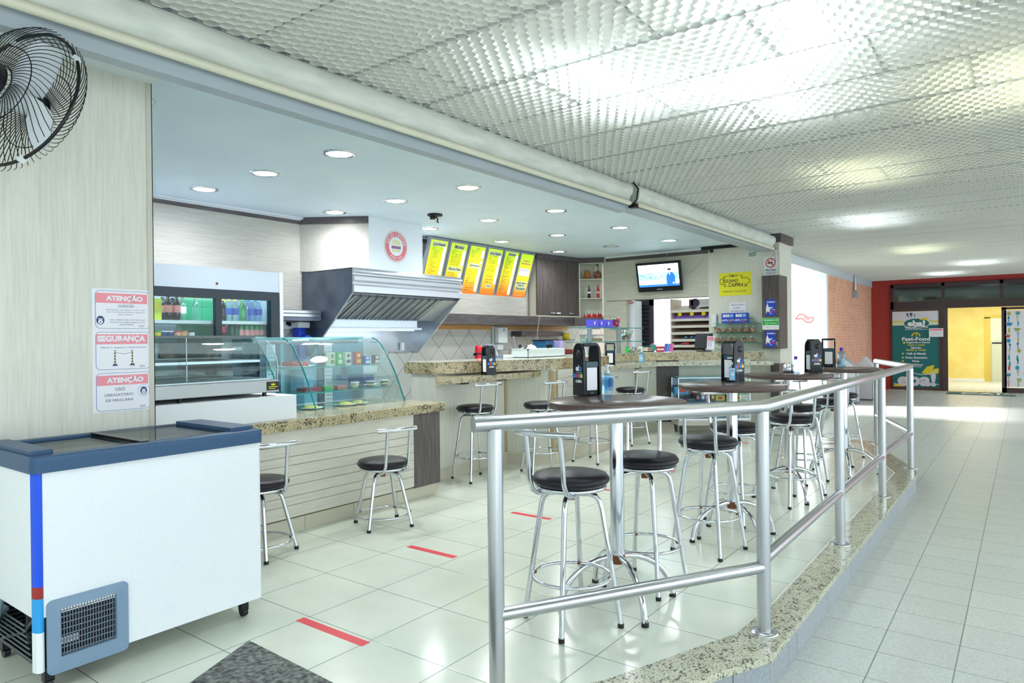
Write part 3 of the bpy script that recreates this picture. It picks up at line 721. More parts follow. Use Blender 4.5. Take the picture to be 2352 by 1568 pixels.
m_ = MB(); m_.box(x0+.06, y0+.06, .45, x1-.10, y1-.05, .46); m_.build('inner_floor', mat('freezer inside', (.5, .52, .5), .5), Z_)
for cx_, cy_ in ((x0+.06, y0+.06), (x1-.06, y0+.075), (x0+.06, y1-.08), (x1-.07, y1-.08)):
    m_ = MB(); m_.cyl((cx_-.012, cy_, .022), (cx_+.012, cy_, .022), .022, n=16); m_.box(cx_-.018, cy_-.016, .03, cx_+.018, cy_+.016, .095)
    m_.build('caster', BLACKP, Z_)

# ================================================================ FLOOR MARKINGS AND MATS
TAPE = mat('red floor tape', (.72, .02, .04), .4)
tp = [((2.063, 2.833), (2.061, 2.355)), ((3.208, 3.244), (3.235, 2.841)), ((4.293, 3.211), (4.303, 2.851))]
tp += [(tuple(az(1348, 1117)[:2]), tuple(az(1440, 1127)[:2])), (tuple(az(1466, 1073)[:2]), tuple(az(1552, 1082)[:2])), (tuple(az(1575, 1040)[:2]), tuple(az(1640, 1045)[:2])), (tuple(az(1680, 1014)[:2]), tuple(az(1723, 1017)[:2]))]
tl = ['nearest red tape stripe on the floor, beside the grey mat', 'second red tape stripe on the floor, right of the low stool', 'third red tape stripe on the floor, seen left of the nearest bar stool legs',
      'fourth red tape stripe, behind the pole of the nearest round table', 'fifth red tape stripe, beyond the seat of the bar stool past the nearest table', 'sixth red tape stripe, under the stool in front of the second table', 'farthest red tape stripe, near the second railing post']
for (a, b), l_ in zip(tp, tl):
    m_ = MB(); m_.box(a[0]-.045, min(a[1], b[1]), .0, a[0]+.003, max(a[1], b[1]), .0012)
    tag(m_.build('floor_tape', TAPE), l_, 'floor marking', 'red distance stripes on the cafe floor')
m_ = MB(); c = az(572, 1473); d = (az(760, 1568)-c).normalized(); e = Vector((-d.y, d.x, 0)); e = (az(440, 1568)-c).normalized()
m_.prism([(c.x, c.y), tuple((c+d*1.3)[:2]), tuple((c+d*1.3+e*.95)[:2]), tuple((c+e*.95)[:2])], .0, .006)
tag(m_.build('door_mat', noisecol(mat('grey mat pile', (.12, .13, .13), .95), None, 45, (.055, .06, .06), (.24, .25, .23), bump=.6)), 'dark grey carpet mat lying at the bottom edge of the picture', 'mat')
m_ = MB(); P = [az(2174, 899, ZK), az(2340, 903, ZK), az(2338, 911, ZK), az(2190, 908, ZK)]
m_.box(XW-1.05, P[1].y+.05, ZK, XW-.35, P[0].y-.05, ZK+.012, 0)
F_m = Fr((XW-.95, P[0].y-.2, ZK+.0125), (0, -1, 0), (1, 0, 0))
m_.text('CAIXA', .15, .06, 1.75, .5, 0, 1, F_m.M, bold=.02)
tag(m_.build('door_mat', [mat('dark green mat', (.01, .10, .09), .9), WTX]), 'dark green mat with white lettering in front of the shop doorway', 'mat')
m_ = MB(); c = az(1850, 955, 0); m_.prism([tuple(az(1800, 975)[:2]), tuple(az(1868, 958)[:2]), tuple(az(1905, 928)[:2]), tuple(az(1850, 925)[:2])], .0, .008)
tag(m_.build('door_mat', mat('light blue mat', (.10, .48, .55), .9)), 'light blue mat with white print behind the third round table', 'mat')
# ================================================================ AWNING ROLLERS
FAB = noisecol(mat('cream awning vinyl', (.66, .69, .62), .45), None, 3, (.60, .64, .58), (.72, .75, .68), stretch=(1.5, 6, 6), bump=.35)
BAR = mat('cream pull bar', (.70, .69, .55), .35)
def roller(name, label, xa, xb, ya, yb, za=0, zb=0):
    t = thing(name, label, 'awning', ((xa+xb)/2, (ya+yb)/2, 2.62), 0, 'rolled awnings above the seating area')
    prof = [(.0, 2.858), (-.03, 2.856), (-.075, 2.84), (-.09, 2.80), (-.085, 2.755), (-.065, 2.715), (-.05, 2.69), (-.03, 2.682), (.0, 2.682)]
    N = 60; v = []
    for i in range(N+1):
        f = i/N; x = xa+(xb-xa)*f; y = ya+(yb-ya)*f; dz = za+(zb-za)*f
        for j, (py, pz) in enumerate(prof):
            wv = .006*math.sin(i*1.3+j*.9)+.004*math.sin(i*.37+j*2.1) if 1 <= j <= 6 else 0
            v.append((x, y+py+wv, pz+dz+(wv*.4)))
    n = len(prof); f = []
    for i in range(N):
        for j in range(n): f.append((i*n+j, i*n+(j+1) % n, (i+1)*n+(j+1) % n, (i+1)*n+j))
    m_ = MB(); m_.add(v, f, 0, True); m_.add(v, [tuple(range(n)), tuple(range(N*n, N*n+n))[::-1]]); m_.build('rolled_fabric', FAB, t)
    m_ = MB(); m_.cyl((xa, ya-.055, 2.662+za), (xb, yb-.055, 2.662+zb), .022, n=14); m_.build('pull_bar', BAR, t)
    return t
r1 = roller('rolled_awning', 'long cream rolled awning nearest the camera, running above the freezer and cake display', -.8, 6.05, 3.17, 3.13)
r2 = roller('rolled_awning', 'cream rolled awning at the far end, reaching the wooden end column', 6.14, 10.42, 3.10, 3.02, .0, -.02)
m_ = MB(); m_.tube([(6.10, 3.06, 2.87), (6.10, 3.01, 2.80), (6.11, 3.03, 2.70), (6.10, 3.06, 2.66)], .008, 6); m_.box(6.08, 3.03, 2.62, 6.15, 3.10, 2.66)
m_.build('strap', BLACKP, r2)
m_ = MB(); m_.cyl((10.44, 2.94, 2.63), (10.445, 2.93, 2.45), .012); m_.cyl((10.42, 2.95, 2.62), (10.46, 2.94, 2.64), .022); m_.build('crank_hook', STEEL, r2)
# black bar camera and small cam in the corners
for px, py, lab in ((1632, 558, 'small black camera under the far end of the awning'), (1384, 589, 'small black camera on top of the corner shelf unit')):
    P = ay(px, py, 3.9 if px > 1500 else 5.95)
    t = thing('security_camera', lab, 'camera', (P.x, P.y, ZC-.05))
    m_ = MB(); m_.lathe([(.045, .05), (.045, .03), (.02, .02)], (P.x, P.y, ZC-.05)); m_.build('mount', BLACKP, t)
    m_ = MB(); m_.cyl((P.x+.03, P.y, ZC-.05), (P.x-.07, P.y-.04, ZC-.075), .032); m_.build('lens_body', BLACKP, t)
P = az(999, 492, ZC)
t = thing('ceiling_sensor', 'black round ceiling fitting with bare wires between the downlights', 'ceiling fitting', (P.x, P.y, ZC))
m_ = MB(); m_.lathe([(.085, 0), (.085, -.018), (.07, -.025), (.0001, -.025)], (P.x, P.y, ZC)); m_.build('base', BLACKP, t)
m_ = MB(); m_.box(P.x-.05, P.y-.02, ZC-.06, P.x-.01, P.y+.03, ZC-.024); m_.tube([(P.x+.02, P.y, ZC-.024), (P.x+.04, P.y-.01, ZC-.06), (P.x+.01, P.y-.02, ZC-.075), (P.x+.05, P.y, ZC-.085)], .008, 6); m_.build('loose_connector', BLACKP, t)
m_ = MB(); q = az(1628, 566, 2.72); m_.box(10.30, 3.45, 2.70, 10.36, 4.02, 2.745)
tag(m_.build('curtain_rail', BLACKP), 'short black rail end hanging at the ceiling above the yellow sign', 'rail')

# ================================================================ WALL FAN
FC = Vector((.995, 3.13, 2.305))
fn = thing('wall_fan', 'large black wire cage wall fan with white blades on the wooden pillar', 'fan', (FC.x-.15, 3.55, 2.3))
ad = Vector((math.cos(math.radians(22)), math.sin(math.radians(22)), -.26)).normalized()      # blowing direction
au = Vector((0, 0, 1)); au = (au-ad*au.dot(ad)).normalized(); as_ = ad.cross(au)
FM = Matrix((as_, au, ad)).transposed().to_4x4(); FM.translation = FC
RR = .285
m_ = MB(FM); m_.ring((0, 0, 0), RR, .0065, n=64)
WHT = WHITE
for a in (20, 50, 85, 200, 300): m_.box(-.012, -.008, -.012, .012, .008, .012, 1, M=Matrix.Rotation(math.radians(a), 4, 'Z') @ Matrix.Translation((0, RR, 0)))
m_.build('cage_ring', [BLACKP, WHITE], fn)
for nm, sg, dp, hr in (('front_cage', 1, .085, .055), ('rear_cage', -1, .095, .075)):
    m_ = MB(FM)
    for k in range(60):
        a0 = 2*math.pi*k/60; pts = []
        for i in range(11):
            f = i/10; r = hr+(RR+.012-hr)*f; a = a0+sg*.75*f; z = sg*dp*math.sqrt(max(0, 1-(f*.97)**3))
            pts.append((r*math.cos(a), r*math.sin(a), z))
        m_.tube(pts, .0016, 4, caps=False)
    for rr_, f in ((.165, .45), (hr+.005, .0)): m_.ring((0, 0, sg*dp*math.sqrt(1-(f*.97)**3)), rr_, .0022, n=48, k=5)
    m_.build(nm, BLACKP, fn)
m_ = MB(FM); m_.lathe([(.0001, .092), (.055, .092), (.058, .084), (.055, .078), (.0001, .078)], n=24); m_.build('front_badge', BLACKP, fn)
FB = mat('white translucent blade', (.82, .88, .96), .3)
for k in range(3):
    m_ = MB(FM @ Matrix.Rotation(math.radians(120*k+75), 4, 'Z'))
    V = []; NI, NJ = 12, 6
    for i in range(NI+1):
        f = i/NI; r = .04+.215*f; wd = .026+.050*math.sin(math.pi*min(1, f*.62+.12)) * (1 if f < .8 else math.sqrt(max(.05, 1-((f-.8)/.2)**2)))
        for j in range(NJ+1):
            g = j/NJ-.5; V.append((r, g*2*wd, .018-g*.07*(1-.5*f)+.01*math.sin(math.pi*j/NJ)))
    n = NJ+1; Fc = [(i*n+j, (i+1)*n+j, (i+1)*n+j+1, i*n+j+1) for i in range(NI) for j in range(NJ)]
    V2 = [(x, y, z-.003) for x, y, z in V]; m = len(V)
    m_.add(V+V2, Fc+[tuple(a+m for a in f[::-1]) for f in Fc], 0, True); m_.build('blade', FB, fn)
m_ = MB(FM); m_.lathe([(.0001, -.03), (.045, -.03), (.05, .0), (.045, .045), (.0001, .05)], n=24); m_.build('hub', mat('blade hub', (.55, .60, .64), .4), fn)
m_ = MB(FM); m_.lathe([(.0001, -.29), (.05, -.285), (.072, -.26), (.078, -.20), (.078, -.11), (.06, -.095), (.0001, -.095)], n=28); m_.build('motor', BLACKP, fn)
m_ = MB(); q = FM @ Vector((0, -.05, -.22)); m_.tube([q, q+Vector((-.05, .05, -.12)), Vector((q.x-.1, 3.5, q.z-.18)), Vector((q.x-.1, YP-.01, q.z-.18))], .016, 10); m_.box(q.x-.15, YP-.02, q.z-.28, q.x-.05, YP, q.z-.08); m_.build('bracket', BLACKP, fn)

# ================================================================ EXTRACTION HOOD
h = thing('extraction_hood', 'large stainless steel extraction hood with a ribbed front under the white duct', 'hood', (5.68, 6.1, 1.2))
HX0, HX1, HY = 4.82, 6.54, 5.70
m_ = MB(); pf = [(0, 2.13), (-.030, 2.10), (-.034, 2.085), (-.010, 2.07), (-.012, 2.055), (-.034, 2.035), (-.034, 1.995), (-.010, 1.975), (-.010, 1.955), (-.030, 1.935), (-.026, 1.868), (0, 1.865)]
v = [(HX0-.01, HY+a, z) for a, z in pf]+[(HX1+.01, HY+a, z) for a, z in pf]; n = len(pf)
m_.add(v, [(i, i+1, n+i+1, n+i) for i in range(n-1)]+[tuple(range(n)), tuple(range(n, 2*n))[::-1]]); m_.box(HX0, HY, 1.87, HX1, HY+.01, 2.13); m_.build('ribbed_front', STEELB, h)
SD = [(HY, 1.867), (HY, 2.128), (YB-.01, 2.128), (YB-.01, 1.18), (6.45, 1.18)]
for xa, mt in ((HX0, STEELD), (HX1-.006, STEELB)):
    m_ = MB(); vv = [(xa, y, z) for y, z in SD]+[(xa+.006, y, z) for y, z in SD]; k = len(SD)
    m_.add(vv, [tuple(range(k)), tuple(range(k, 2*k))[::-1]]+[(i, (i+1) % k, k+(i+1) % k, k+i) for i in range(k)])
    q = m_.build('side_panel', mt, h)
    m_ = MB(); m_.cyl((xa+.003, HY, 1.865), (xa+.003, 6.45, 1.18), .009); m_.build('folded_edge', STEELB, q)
m_ = MB(); m_.box(HX0, HY, 2.122, HX1, YB-.01, 2.130); m_.build('top_plate', STEELB, h)
m_ = MB(); m_.box(HX0+.006, YB-.03, 1.20, HX1-.006, YB-.012, 1.75); m_.build('back_plate', STEELB, h)
FLR = Fr((4.83, 5.74, 1.86), (1, 0, 0), (0, .44, -.25))
m_ = MB(FLR.M); m_.box(0, 0, .0, 1.70, .50, .004); m_.build('filter_tray', STEELB, h)
k = 0; x = .03
while x < 1.36:
    m_ = MB(FLR.M); m_.prism([(x, .015), (x+.085, .015), (x+.085, .49), (x, .49)], -.022, -.004); m_.box(x+.006, .015, -.032, x+.02, .49, -.022); m_.box(x+.065, .015, -.032, x+.079, .49, -.022); m_.build('baffle', STEEL, h); x += .118
m_ = MB(FLR.M); m_.box(1.42, .01, -.02, 1.70, .50, -.003); m_.build('blank_panel', STEELB, h)
LW = mat('white lit panel', (.55, .62, .70), .25, .6)
m_ = MB(); m_.box(HX0+.01, 6.20, 1.50, 6.28, 6.215, 1.61, 0); m_.box(HX0+.01, 6.16, 1.475, 6.32, 6.23, 1.505, 0); m_.build('lamp_housing', LW, h, bevel=.004)
m_ = MB(); m_.box(HX0+.05, 6.18, 1.468, 6.20, 6.22, 1.475); m_.build('hood_lamp', mat('hood tube', (1, 1, 1), .5, emit=9, ec=(.65, .85, 1)), h)
m_ = MB(); m_.box(6.30, 6.50, 1.22, 6.34, 6.54, 1.32); m_.build('grease_drain', WHITE, h)
# logo on the duct
LG = Fr((DX0, DY-.002, 2.1), (1, 0, 0), (0, 0, 1)); lx, lz = LG.l(909.5, 566); ry = abs(LG.l(909.5, 531)[1]-lz); rx = ry*1.0
m_ = MB(LG.M)
for r_, z_, k in ((1.06, .001, 4), (.98, .0015, 5), (.95, .002, 0), (.62, .0025, 1)): m_.ell(lx, lz, rx*r_, ry*r_, z_, 40, k)
m_.poly([(lx+rx*.40*math.cos(math.radians(a)), lz+.10*ry+ry*.36*math.sin(math.radians(a))) for a in range(0, 181, 12)], .003, 2)
m_.poly(rrect(lx-.42*rx, lz-.16*ry, lx+.42*rx, lz+.03*ry, .01), .0032, 3); m_.poly(rrect(lx-.38*rx, lz-.36*ry, lx+.38*rx, lz-.20*ry, .01), .003, 2)
def arctext(mb, s, cx_, cy_, r, a0, a1, hgt, z, mt, inward=False):
    n = len(s)
    for i, ch in enumerate(s):
        if ch == ' ': continue
        a = math.radians(a0+(a1-a0)*(i+.5)/n); wd = abs(math.radians(a1-a0))*r/n*.78
        if ch in 'il': wd *= .35
        T = Matrix.Translation((cx_+r*math.cos(a), cy_+r*math.sin(a), 0)) @ Matrix.Rotation(a-math.pi/2 if not inward else a+math.pi/2, 4, 'Z')
        mb.text(ch, -wd/2, -hgt/2, wd/2, hgt/2, z, mt, T)
arctext(m_, 'Social Lanches', lx, lz, rx*.785, 172, 8, ry*.22, .004, 1)
arctext(m_, 'desde 2000', lx, lz, rx*.785, 228, 312, ry*.14, .004, 1, True)
tag(m_.build('shop_logo', [mat('faded red logo', (.72, .18, .22), .5), mat('logo white', (.80, .86, .90), .5), mat('logo bun', (.72, .68, .38), .5), mat('logo patty', (.28, .12, .24), .5), mat('logo rim', (.68, .62, .55), .5), mat('logo rim white', (.80, .84, .86), .5)]),
    'round faded red burger logo on the white duct board', 'logo')

# ================================================================ DRINKS CABINET
FY = 6.0
G = thing('drinks_cabinet', 'white refrigerated drinks cabinet with two black-framed sliding glass doors', 'fridge', (3.0, 6.2, 0))
fx0, fx1 = 1.75, ay(648, 700, FY).x
zf_t, zw_t = 2.04, 1.84
xr = ay(639, 700, FY).x; xr2 = ay(620, 720, FY).x; xm0, xm1 = ay(493, 720, FY).x, ay(507, 720, FY).x
m_ = MB(); m_.box(fx0, FY, zw_t, fx1, YB-.01, zf_t); m_.box(fx0, FY, 0, fx1, YB-.01, .80); m_.box(fx0, YB-.05, .80, fx1, YB-.01, zw_t); m_.box(xr, FY, .80, fx1, YB-.01, zw_t); m_.box(fx0, FY, .8, fx0+.05, YB-.01, zw_t)
m_.build('body', mat('cabinet white laminate', (.62, .70, .80), .35), G)
m_ = MB(); m_.box(xr+.012, FY-.012, 0, fx1+.004, FY, zf_t+.004); m_.build('edge_trim', WHITE, G)
BF = mat('black door frame', (.012, .025, .04), .35)
m_ = MB(); m_.box(fx0, FY-.02, zw_t-.085, xr, FY+.04, zw_t); m_.box(xr2, FY-.02, .80, xr, FY+.05, zw_t-.085); m_.box(xm0, FY-.02, .80, xm1, FY+.03, zw_t-.085); m_.box(fx0, FY-.02, .80, xr, FY+.03, .90); m_.build('door_frame', BF, G)
for xa, xb, yy in ((fx0+.02, xm0+.01, FY), (xm1-.01, xr2, FY+.02)):
    m_ = MB(); m_.box(xa, yy, .88, xb, yy+.005, zw_t-.08); m_.build('sliding_glass_door', glassmat('fridge door glass', (.92, .98, .98), .0, .02), G)
gx = ay(408, 720, 6.51).x; gx1_ = ay(500, 720, 6.51).x
m_ = MB(); m_.box(gx, 6.515, .85, gx1_, 6.525, zw_t-.03, 0); m_.build('green_back_panel', tiles('green back with tile reflection', (.02, .50, .26), (.0, .22, .16), (1,0,0), (0,0,1), 0, .3, .2, .2, .004, .15, .05, 3), G)  # tile grid is a reflection drawn into the green colour
m_ = MB(); m_.box(gx, 6.512, .85, gx1_, 6.516, 1.40); m_.build('dark_red_band', mat('dark red band', (.20, .01, .02), .4), G)
zs1 = ay(440, 736, 6.15).z; zs2 = 1.30
for z_ in (zs1, zs2):
    m_ = MB(); m_.box(fx0+.05, 6.08, z_-.03, xr-.01, 6.48, z_); m_.build('shelf', WHITE, G)
m_ = MB(); m_.cyl((fx0+.1, 6.12, zw_t-.03), (xr-.05, 6.12, zw_t-.03), .015); m_.build('added_glow_tube', mat('added cabinet glow', (1, 1, 1), .5, emit=6, ec=(.85, 1, .97)), G)  # glowing tube added to brighten the inside of the cabinet
m_ = MB(); q = ay(498, 651, FY); m_.ell(0, 0, .013, .013, .001, 16, 0, Matrix.Translation((q.x, FY-.002, q.z)) @ Matrix.Rotation(math.pi/2, 4, 'X')); m_.build('plug_cap', RUST, G)

DRK = mat('dark cola', (.012, .006, .008), .08); CLR = glassmat('clear bottle', (.80, .93, .93), .5, .05); GRB = glassmat('green bottle', (.35, .85, .45), .5, .05); BLB = glassmat('pale blue bottle', (.66, .82, .98), .5, .05)
ORG = mat('orange cap', (.85, .25, .05), .4); LBL = mat('red and white label', (.80, .30, .28), .5)
def bottle(label, x, y, z, hh, r, bm, cm, lm=None, group=None, name='drink_bottle', cat='bottle', lz=(.30, .58)):
    t = thing(name, label, cat, (x, y, z), 0, group)
    m_ = MB(); m_.lathe([(.0001, 0), (r*.9, 0), (r, hh*.03), (r*.97, hh*.3), (r, hh*.55), (r*.95, hh*.66), (r*.55, hh*.82), (r*.36, hh*.9), (r*.36, hh*.94), (.0001, hh*.94)], n=18); m_.build('bottle_body', bm, t, local=True)
    m_ = MB(); m_.lathe([(r*.42, hh*.92), (r*.42, hh), (.0001, hh)], n=14, caps=False); m_.build('cap', cm, t, local=True)
    if lm: m_ = MB(); m_.lathe([(r*1.02, hh*lz[0]), (r*1.02, hh*lz[1])], n=18, caps=False); m_.build('label_band', lm, t, local=True)
    return t
GD = 'drinks in the refrigerated cabinet'
LBW = mat('label white', (.85, .80, .80), .5)
lbl2 = mat('label blue', (.05, .12, .55), .5)
items = [(373, 6.28, 'dark bottle with white cap at the left end of the cabinet upper shelf', DRK, WHITE, LBL), (386, 6.16, 'dark bottle with white cap, front one of the left group', DRK, WHITE, LBL),
 (396, 6.34, 'dark bottle half hidden between two front dark bottles', DRK, WHITE, LBL), (405.5, 6.16, 'dark bottle with white cap, rightmost front one of the left group', DRK, WHITE, LBL), (419, 6.34, 'clear bottle with red cap beside the dark bottles', CLR, RED, WTX),
 (450, 6.28, 'single clear bottle with orange cap in front of the green panel', CLR, ORG, None), (511, 6.20, 'dark bottle with orange cap beside the door frame', DRK, ORG, None), (526, 6.16, 'clear bottle with yellow cap, left one of the two', CLR, YEL, lbl2), (540, 6.16, 'clear bottle with yellow cap, right one of the two', CLR, YEL, lbl2),
 (557, 6.16, 'green bottle with bright green cap', GRB, GRN, None), (568, 6.36, 'pale blue capped water bottle standing at the back', BLB, mat('sky cap', (.05, .35, .80), .4), None), (578, 6.16, 'water bottle with pale blue cap, left one in front', BLB, _mc.get('sky cap') or WHITE, lbl2), (593.5, 6.16, 'water bottle with pale blue cap, right end of the shelf', BLB, _mc.get('sky cap') or WHITE, lbl2),
 (516, 6.36, 'clear bottle with yellow cap standing behind the dark orange capped one', CLR, YEL, None)]
for px, yy, lb, bm, cm, lm in items:
    q = ay(px, 710, yy); bottle(lb, q.x, yy, zs1, .235 if px < 460 else .215, .034, bm, cm, lm, GD)
q = ay(357.5, 710, 6.16); t = thing('juice_carton', 'yellow and green juice carton at the far left of the cabinet shelf', 'carton', (q.x, 6.16, zs1), 0, GD)
m_ = MB(); m_.box(-.035, -.035, 0, .035, .035, .19); m_.build('carton_body', mat('yellow green carton', (.65, .75, .05), .5), t, local=True); m_ = MB(); m_.ell(0, .12, .025, .03, .036, 16, 0, Matrix.Rotation(math.pi/2, 4, 'X')); m_.build('printed_fruit', YEL, t, local=True)
def can(label, x, y, z, m1, m2, hh=.12, r=.032, name='drink_can', cat='can', group=GD):
    t = thing(name, label, cat, (x, y, z), 0, group)
    m_ = MB(); m_.lathe([(.0001, 0), (r*.85, 0), (r, .008), (r, hh-.012), (r*.85, hh), (.0001, hh)], n=18); m_.build('can_body', m1, t, local=True)
    m_ = MB(); m_.lathe([(r*1.01, hh*.12), (r*1.01, hh*.6)], n=18, caps=False); m_.build('can_print', m2, t, local=True); return t
zc_ = ay(560, 773, 6.15).z-.02
GC = mat('green can', (.01, .30, .12), .3, .6); RC = mat('white red print', (.80, .35, .35), .4); DG = mat('dark green can', (.01, .10, .06), .3, .6)
zs3 = 1.40
m_ = MB(); m_.box(fx0+.05, 6.08, zs3-.02, xr-.01, 6.48, zs3); m_.build('shelf', WHITE, G)
for i, px in enumerate((552, 565, 577, 589, 600)): can('green soda can with white and red print, number of cans from the left in the row: ' [:0]+['green and white can beside the dark green cans', 'second green and white can from the left', 'green and white can in the middle of its row', 'green and white can next to the last one', 'green and white can at the right end of the row'][i], ay(px, 760, 6.16).x, 6.16, zs3, GC, RC)
for i, px in enumerate((531, 542)): can(['left one of two dark green cans in the cabinet', 'right one of two dark green cans in the cabinet'][i], ay(px, 760, 6.16).x, 6.16, zs3, DG, DG)
bottle('cola bottle with red label below the orange capped bottle', ay(511, 760, 6.16).x, 6.16, zs3, .17, .03, DRK, BLACKP, RED, GD, lz=(.25, .6))
JR = glassmat('jar plastic', (.9, .9, .9), .5, .1)
for i, (px, c1, c2, lb) in enumerate([(361, YEL, GRN, 'yellow tub at the left end of the lower shelf'), (375, mat('dark blue tub', (.02, .05, .25), .4), WHITE, 'left dark blue tub'), (389, _mc['dark blue tub'], WHITE, 'right dark blue tub'), (407, mat('peach tub', (.80, .45, .25), .5), RED, 'peach coloured tub with red lid'), (422, _mc['peach tub'], ORG, 'peach coloured tub with orange lid'), (439, WHITE, BLK, 'white patterned cup')]):
    t = thing('dessert_tub', lb+' in the drinks cabinet', 'tub', (ay(px, 765, 6.16).x, 6.16, zs3), 0, 'tubs on the lower cabinet shelf')
    m_ = MB(); m_.lathe([(.0001, 0), (.028, 0), (.034, .045), (.0001, .045)], n=16); m_.build('tub_body', c1, t, local=True); m_ = MB(); m_.lathe([(.036, .045), (.036, .056), (.0001, .058)], n=16, caps=False); m_.build('lid', c2, t, local=True)

# ================================================================ HEATED FOOD CASE AND RISER
m_ = MB(); m_.box(1.30, 4.15, .803, 2.985, 4.90, .972); tag(m_.build('white_riser', WHITE, bevel=.003), 'long white riser box on the granite counter under the hot food case', 'riser')
hc = thing('hot_food_case', 'stainless heated food case with curved glass on the white riser', 'food warmer', (2.2, 4.5, .972))
hx0, hx1 = 1.35, 2.88
m_ = MB(); m_.box(hx0, 4.20, 1.0, hx1, 4.80, 1.085); m_.build('steel_base', mat('dull steel base', (.36, .38, .38), .35, .9), hc, bevel=.004)
for x_, y_ in ((1.45, 4.26), (2.2, 4.26), (2.80, 4.26), (1.45, 4.74), (2.80, 4.74)): m_ = MB(); m_.cyl((x_, y_, .972), (x_, y_, 1.0), .015, n=10); m_.build('foot', BLACKP, hc)
cp = [(4.215, 1.09), (4.205, 1.16), (4.22, 1.23), (4.26, 1.30), (4.32, 1.345), (4.40, 1.372), (4.48, 1.378)]
m_ = MB(); v = [(hx0, y, z) for y, z in cp]+[(hx1-.005, y, z) for y, z in cp]; n = len(cp); m_.add(v, [(i, i+1, n+i+1, n+i) for i in range(n-1)], 0, True); m_.build('curved_glass', GLASS, hc)
for x_ in (hx0, hx1-.006):
    m_ = MB(); pp = cp+[(4.76, 1.378), (4.78, 1.09)]; v = [(x_, y, z) for y, z in pp]; m_.add(v, [tuple(range(len(pp)))]); q = m_.build('end_glass', GLASS, hc)
    m_ = MB(); m_.tube([(x_, y, z) for y, z in cp], .0035, 6); m_.build('glass_edge', mat('bright glass edge', (.55, .75, .85), .15), q)
m_ = MB(); m_.box(hx0, 4.36, 1.376, 2.80, 4.80, 1.394); m_.build('top_cover', mat('dark steel top', (.10, .12, .12), .3, .7), hc)
m_ = MB(); m_.box(hx0+.01, 4.40, 1.205, hx1-.02, 4.74, 1.222); m_.build('middle_shelf', STEEL, hc)
for x_ in (1.9, 2.30): m_ = MB(); m_.cyl((x_, 4.36, 1.09), (x_, 4.36, 1.38), .004, n=8); m_.build('support_rod', STEEL, hc)
m_ = MB(); m_.box(hx0, 4.785, 1.09, hx1, 4.80, 1.376); m_.box(hx0, 4.781, 1.09, hx1, 4.785, 1.16); m_.build('rear_frame', glassmat('rear sliding glass', (.62, .68, .66), .6, .06), hc)
m_ = MB(); q = ay(395, 800, 4.77).x; m_.box(2.33, 4.768, 1.24, 2.78, 4.774, 1.35); m_.build('dark_food_picture', noisecol(mat('dark picture', (.05, .04, .04), .4), None, 14, (.02, .015, .02), (.35, .25, .10), .5, .75), hc)
m_ = MB(); m_.box(hx0+.02, 4.25, 1.086, hx1-.03, 4.76, 1.094); m_.build('heating_tray', STEEL, hc)
HB = Fr((hx0, 4.199, 1.0), (1, 0, 0), (0, 0, 1)); a, b = HB.l(613, 895), HB.l(640, 877)
m_ = MB(HB.M); m_.box(a[0], .012, 0, b[0], .072, .003, 0); cx_ = (a[0]+b[0])/2
m_.poly([(cx_-.014, .046), (cx_+.014, .046), (cx_+.018, .062), (cx_+.007, .053), (cx_, .066), (cx_-.007, .053), (cx_-.018, .062)], .0042, 1); m_.rect(a[0]+.012, .034, b[0]-.012, .039, .0042, 1); m_.rect(a[0]+.012, .022, b[0]-.03, .026, .0042, 1)
m_.build('maker_badge', [BLK, YEL], hc)

# ================================================================ CAKE DISPLAY (curved glass)
cd_ = thing('cake_display', 'curved green-edged glass cake display with two glass shelves on the granite counter', 'display case', (3.85, 4.75, .803))
cx0, cx1 = 3.10, 4.345
cp = [(4.455, .806), (4.50, .90), (4.555, 1.02), (4.62, 1.13), (4.69, 1.23), (4.755, 1.31), (4.81, 1.355), (4.88, 1.376)]
m_ = MB(); v = [(cx0, y, z) for y, z in cp]+[(cx1, y, z) for y, z in cp]; n = len(cp); m_.add(v, [(i, i+1, n+i+1, n+i) for i in range(n-1)], 0, True); m_.build('curved_glass', GLASS, cd_)
for x_ in (cx0, 3.385, cx1):
    m_ = MB(); pp = cp+[(5.02, 1.376), (5.02, .806)]; m_.add([(x_, y, z) for y, z in pp], [tuple(range(len(pp)))]); q = m_.build('end_glass', GLASS if x_ != 3.385 else GLASS, cd_)
    m_ = MB(); m_.tube([(x_, y-.002, z) for y, z in cp], .006, 8); m_.build('glass_edge', GEDGE, q)
m_ = MB(); m_.box(cx0, 4.86, 1.372, cx1-.12, 5.02, 1.386); m_.build('top_glass', GLASSG, cd_)
m_ = MB(); m_.cyl((cx0+.02, 4.93, 1.355), (cx1-.14, 4.93, 1.355), .028, n=16); m_.build('lamp_cover', mat('grey lamp cover', (.45, .52, .58), .25, .6), cd_)
m_ = MB(); m_.box(3.62, 4.915, 1.322, 3.78, 4.945, 1.328); m_.build('lamp_strip', mat('display tube', (1, 1, 1), .5, emit=6, ec=(.9, .97, 1)), cd_)
SHZ = [(1.135, 4.70), (.935, 4.60)]
for z_, yf in SHZ:
    m_ = MB(); m_.box(cx0+.01, yf, z_-.008, cx1-.03 if z_ < 1 else cx1-.09, 5.0, z_, 0); q = m_.build('glass_shelf', GLASSG, cd_)
    m_ = MB(); m_.box(cx0+.01, yf-.001, z_-.009, cx1-.03 if z_ < 1 else cx1-.09, yf+.004, z_+.0005); m_.build('front_edge', mat('teal glass edge', (.02, .35, .36), .15), q)
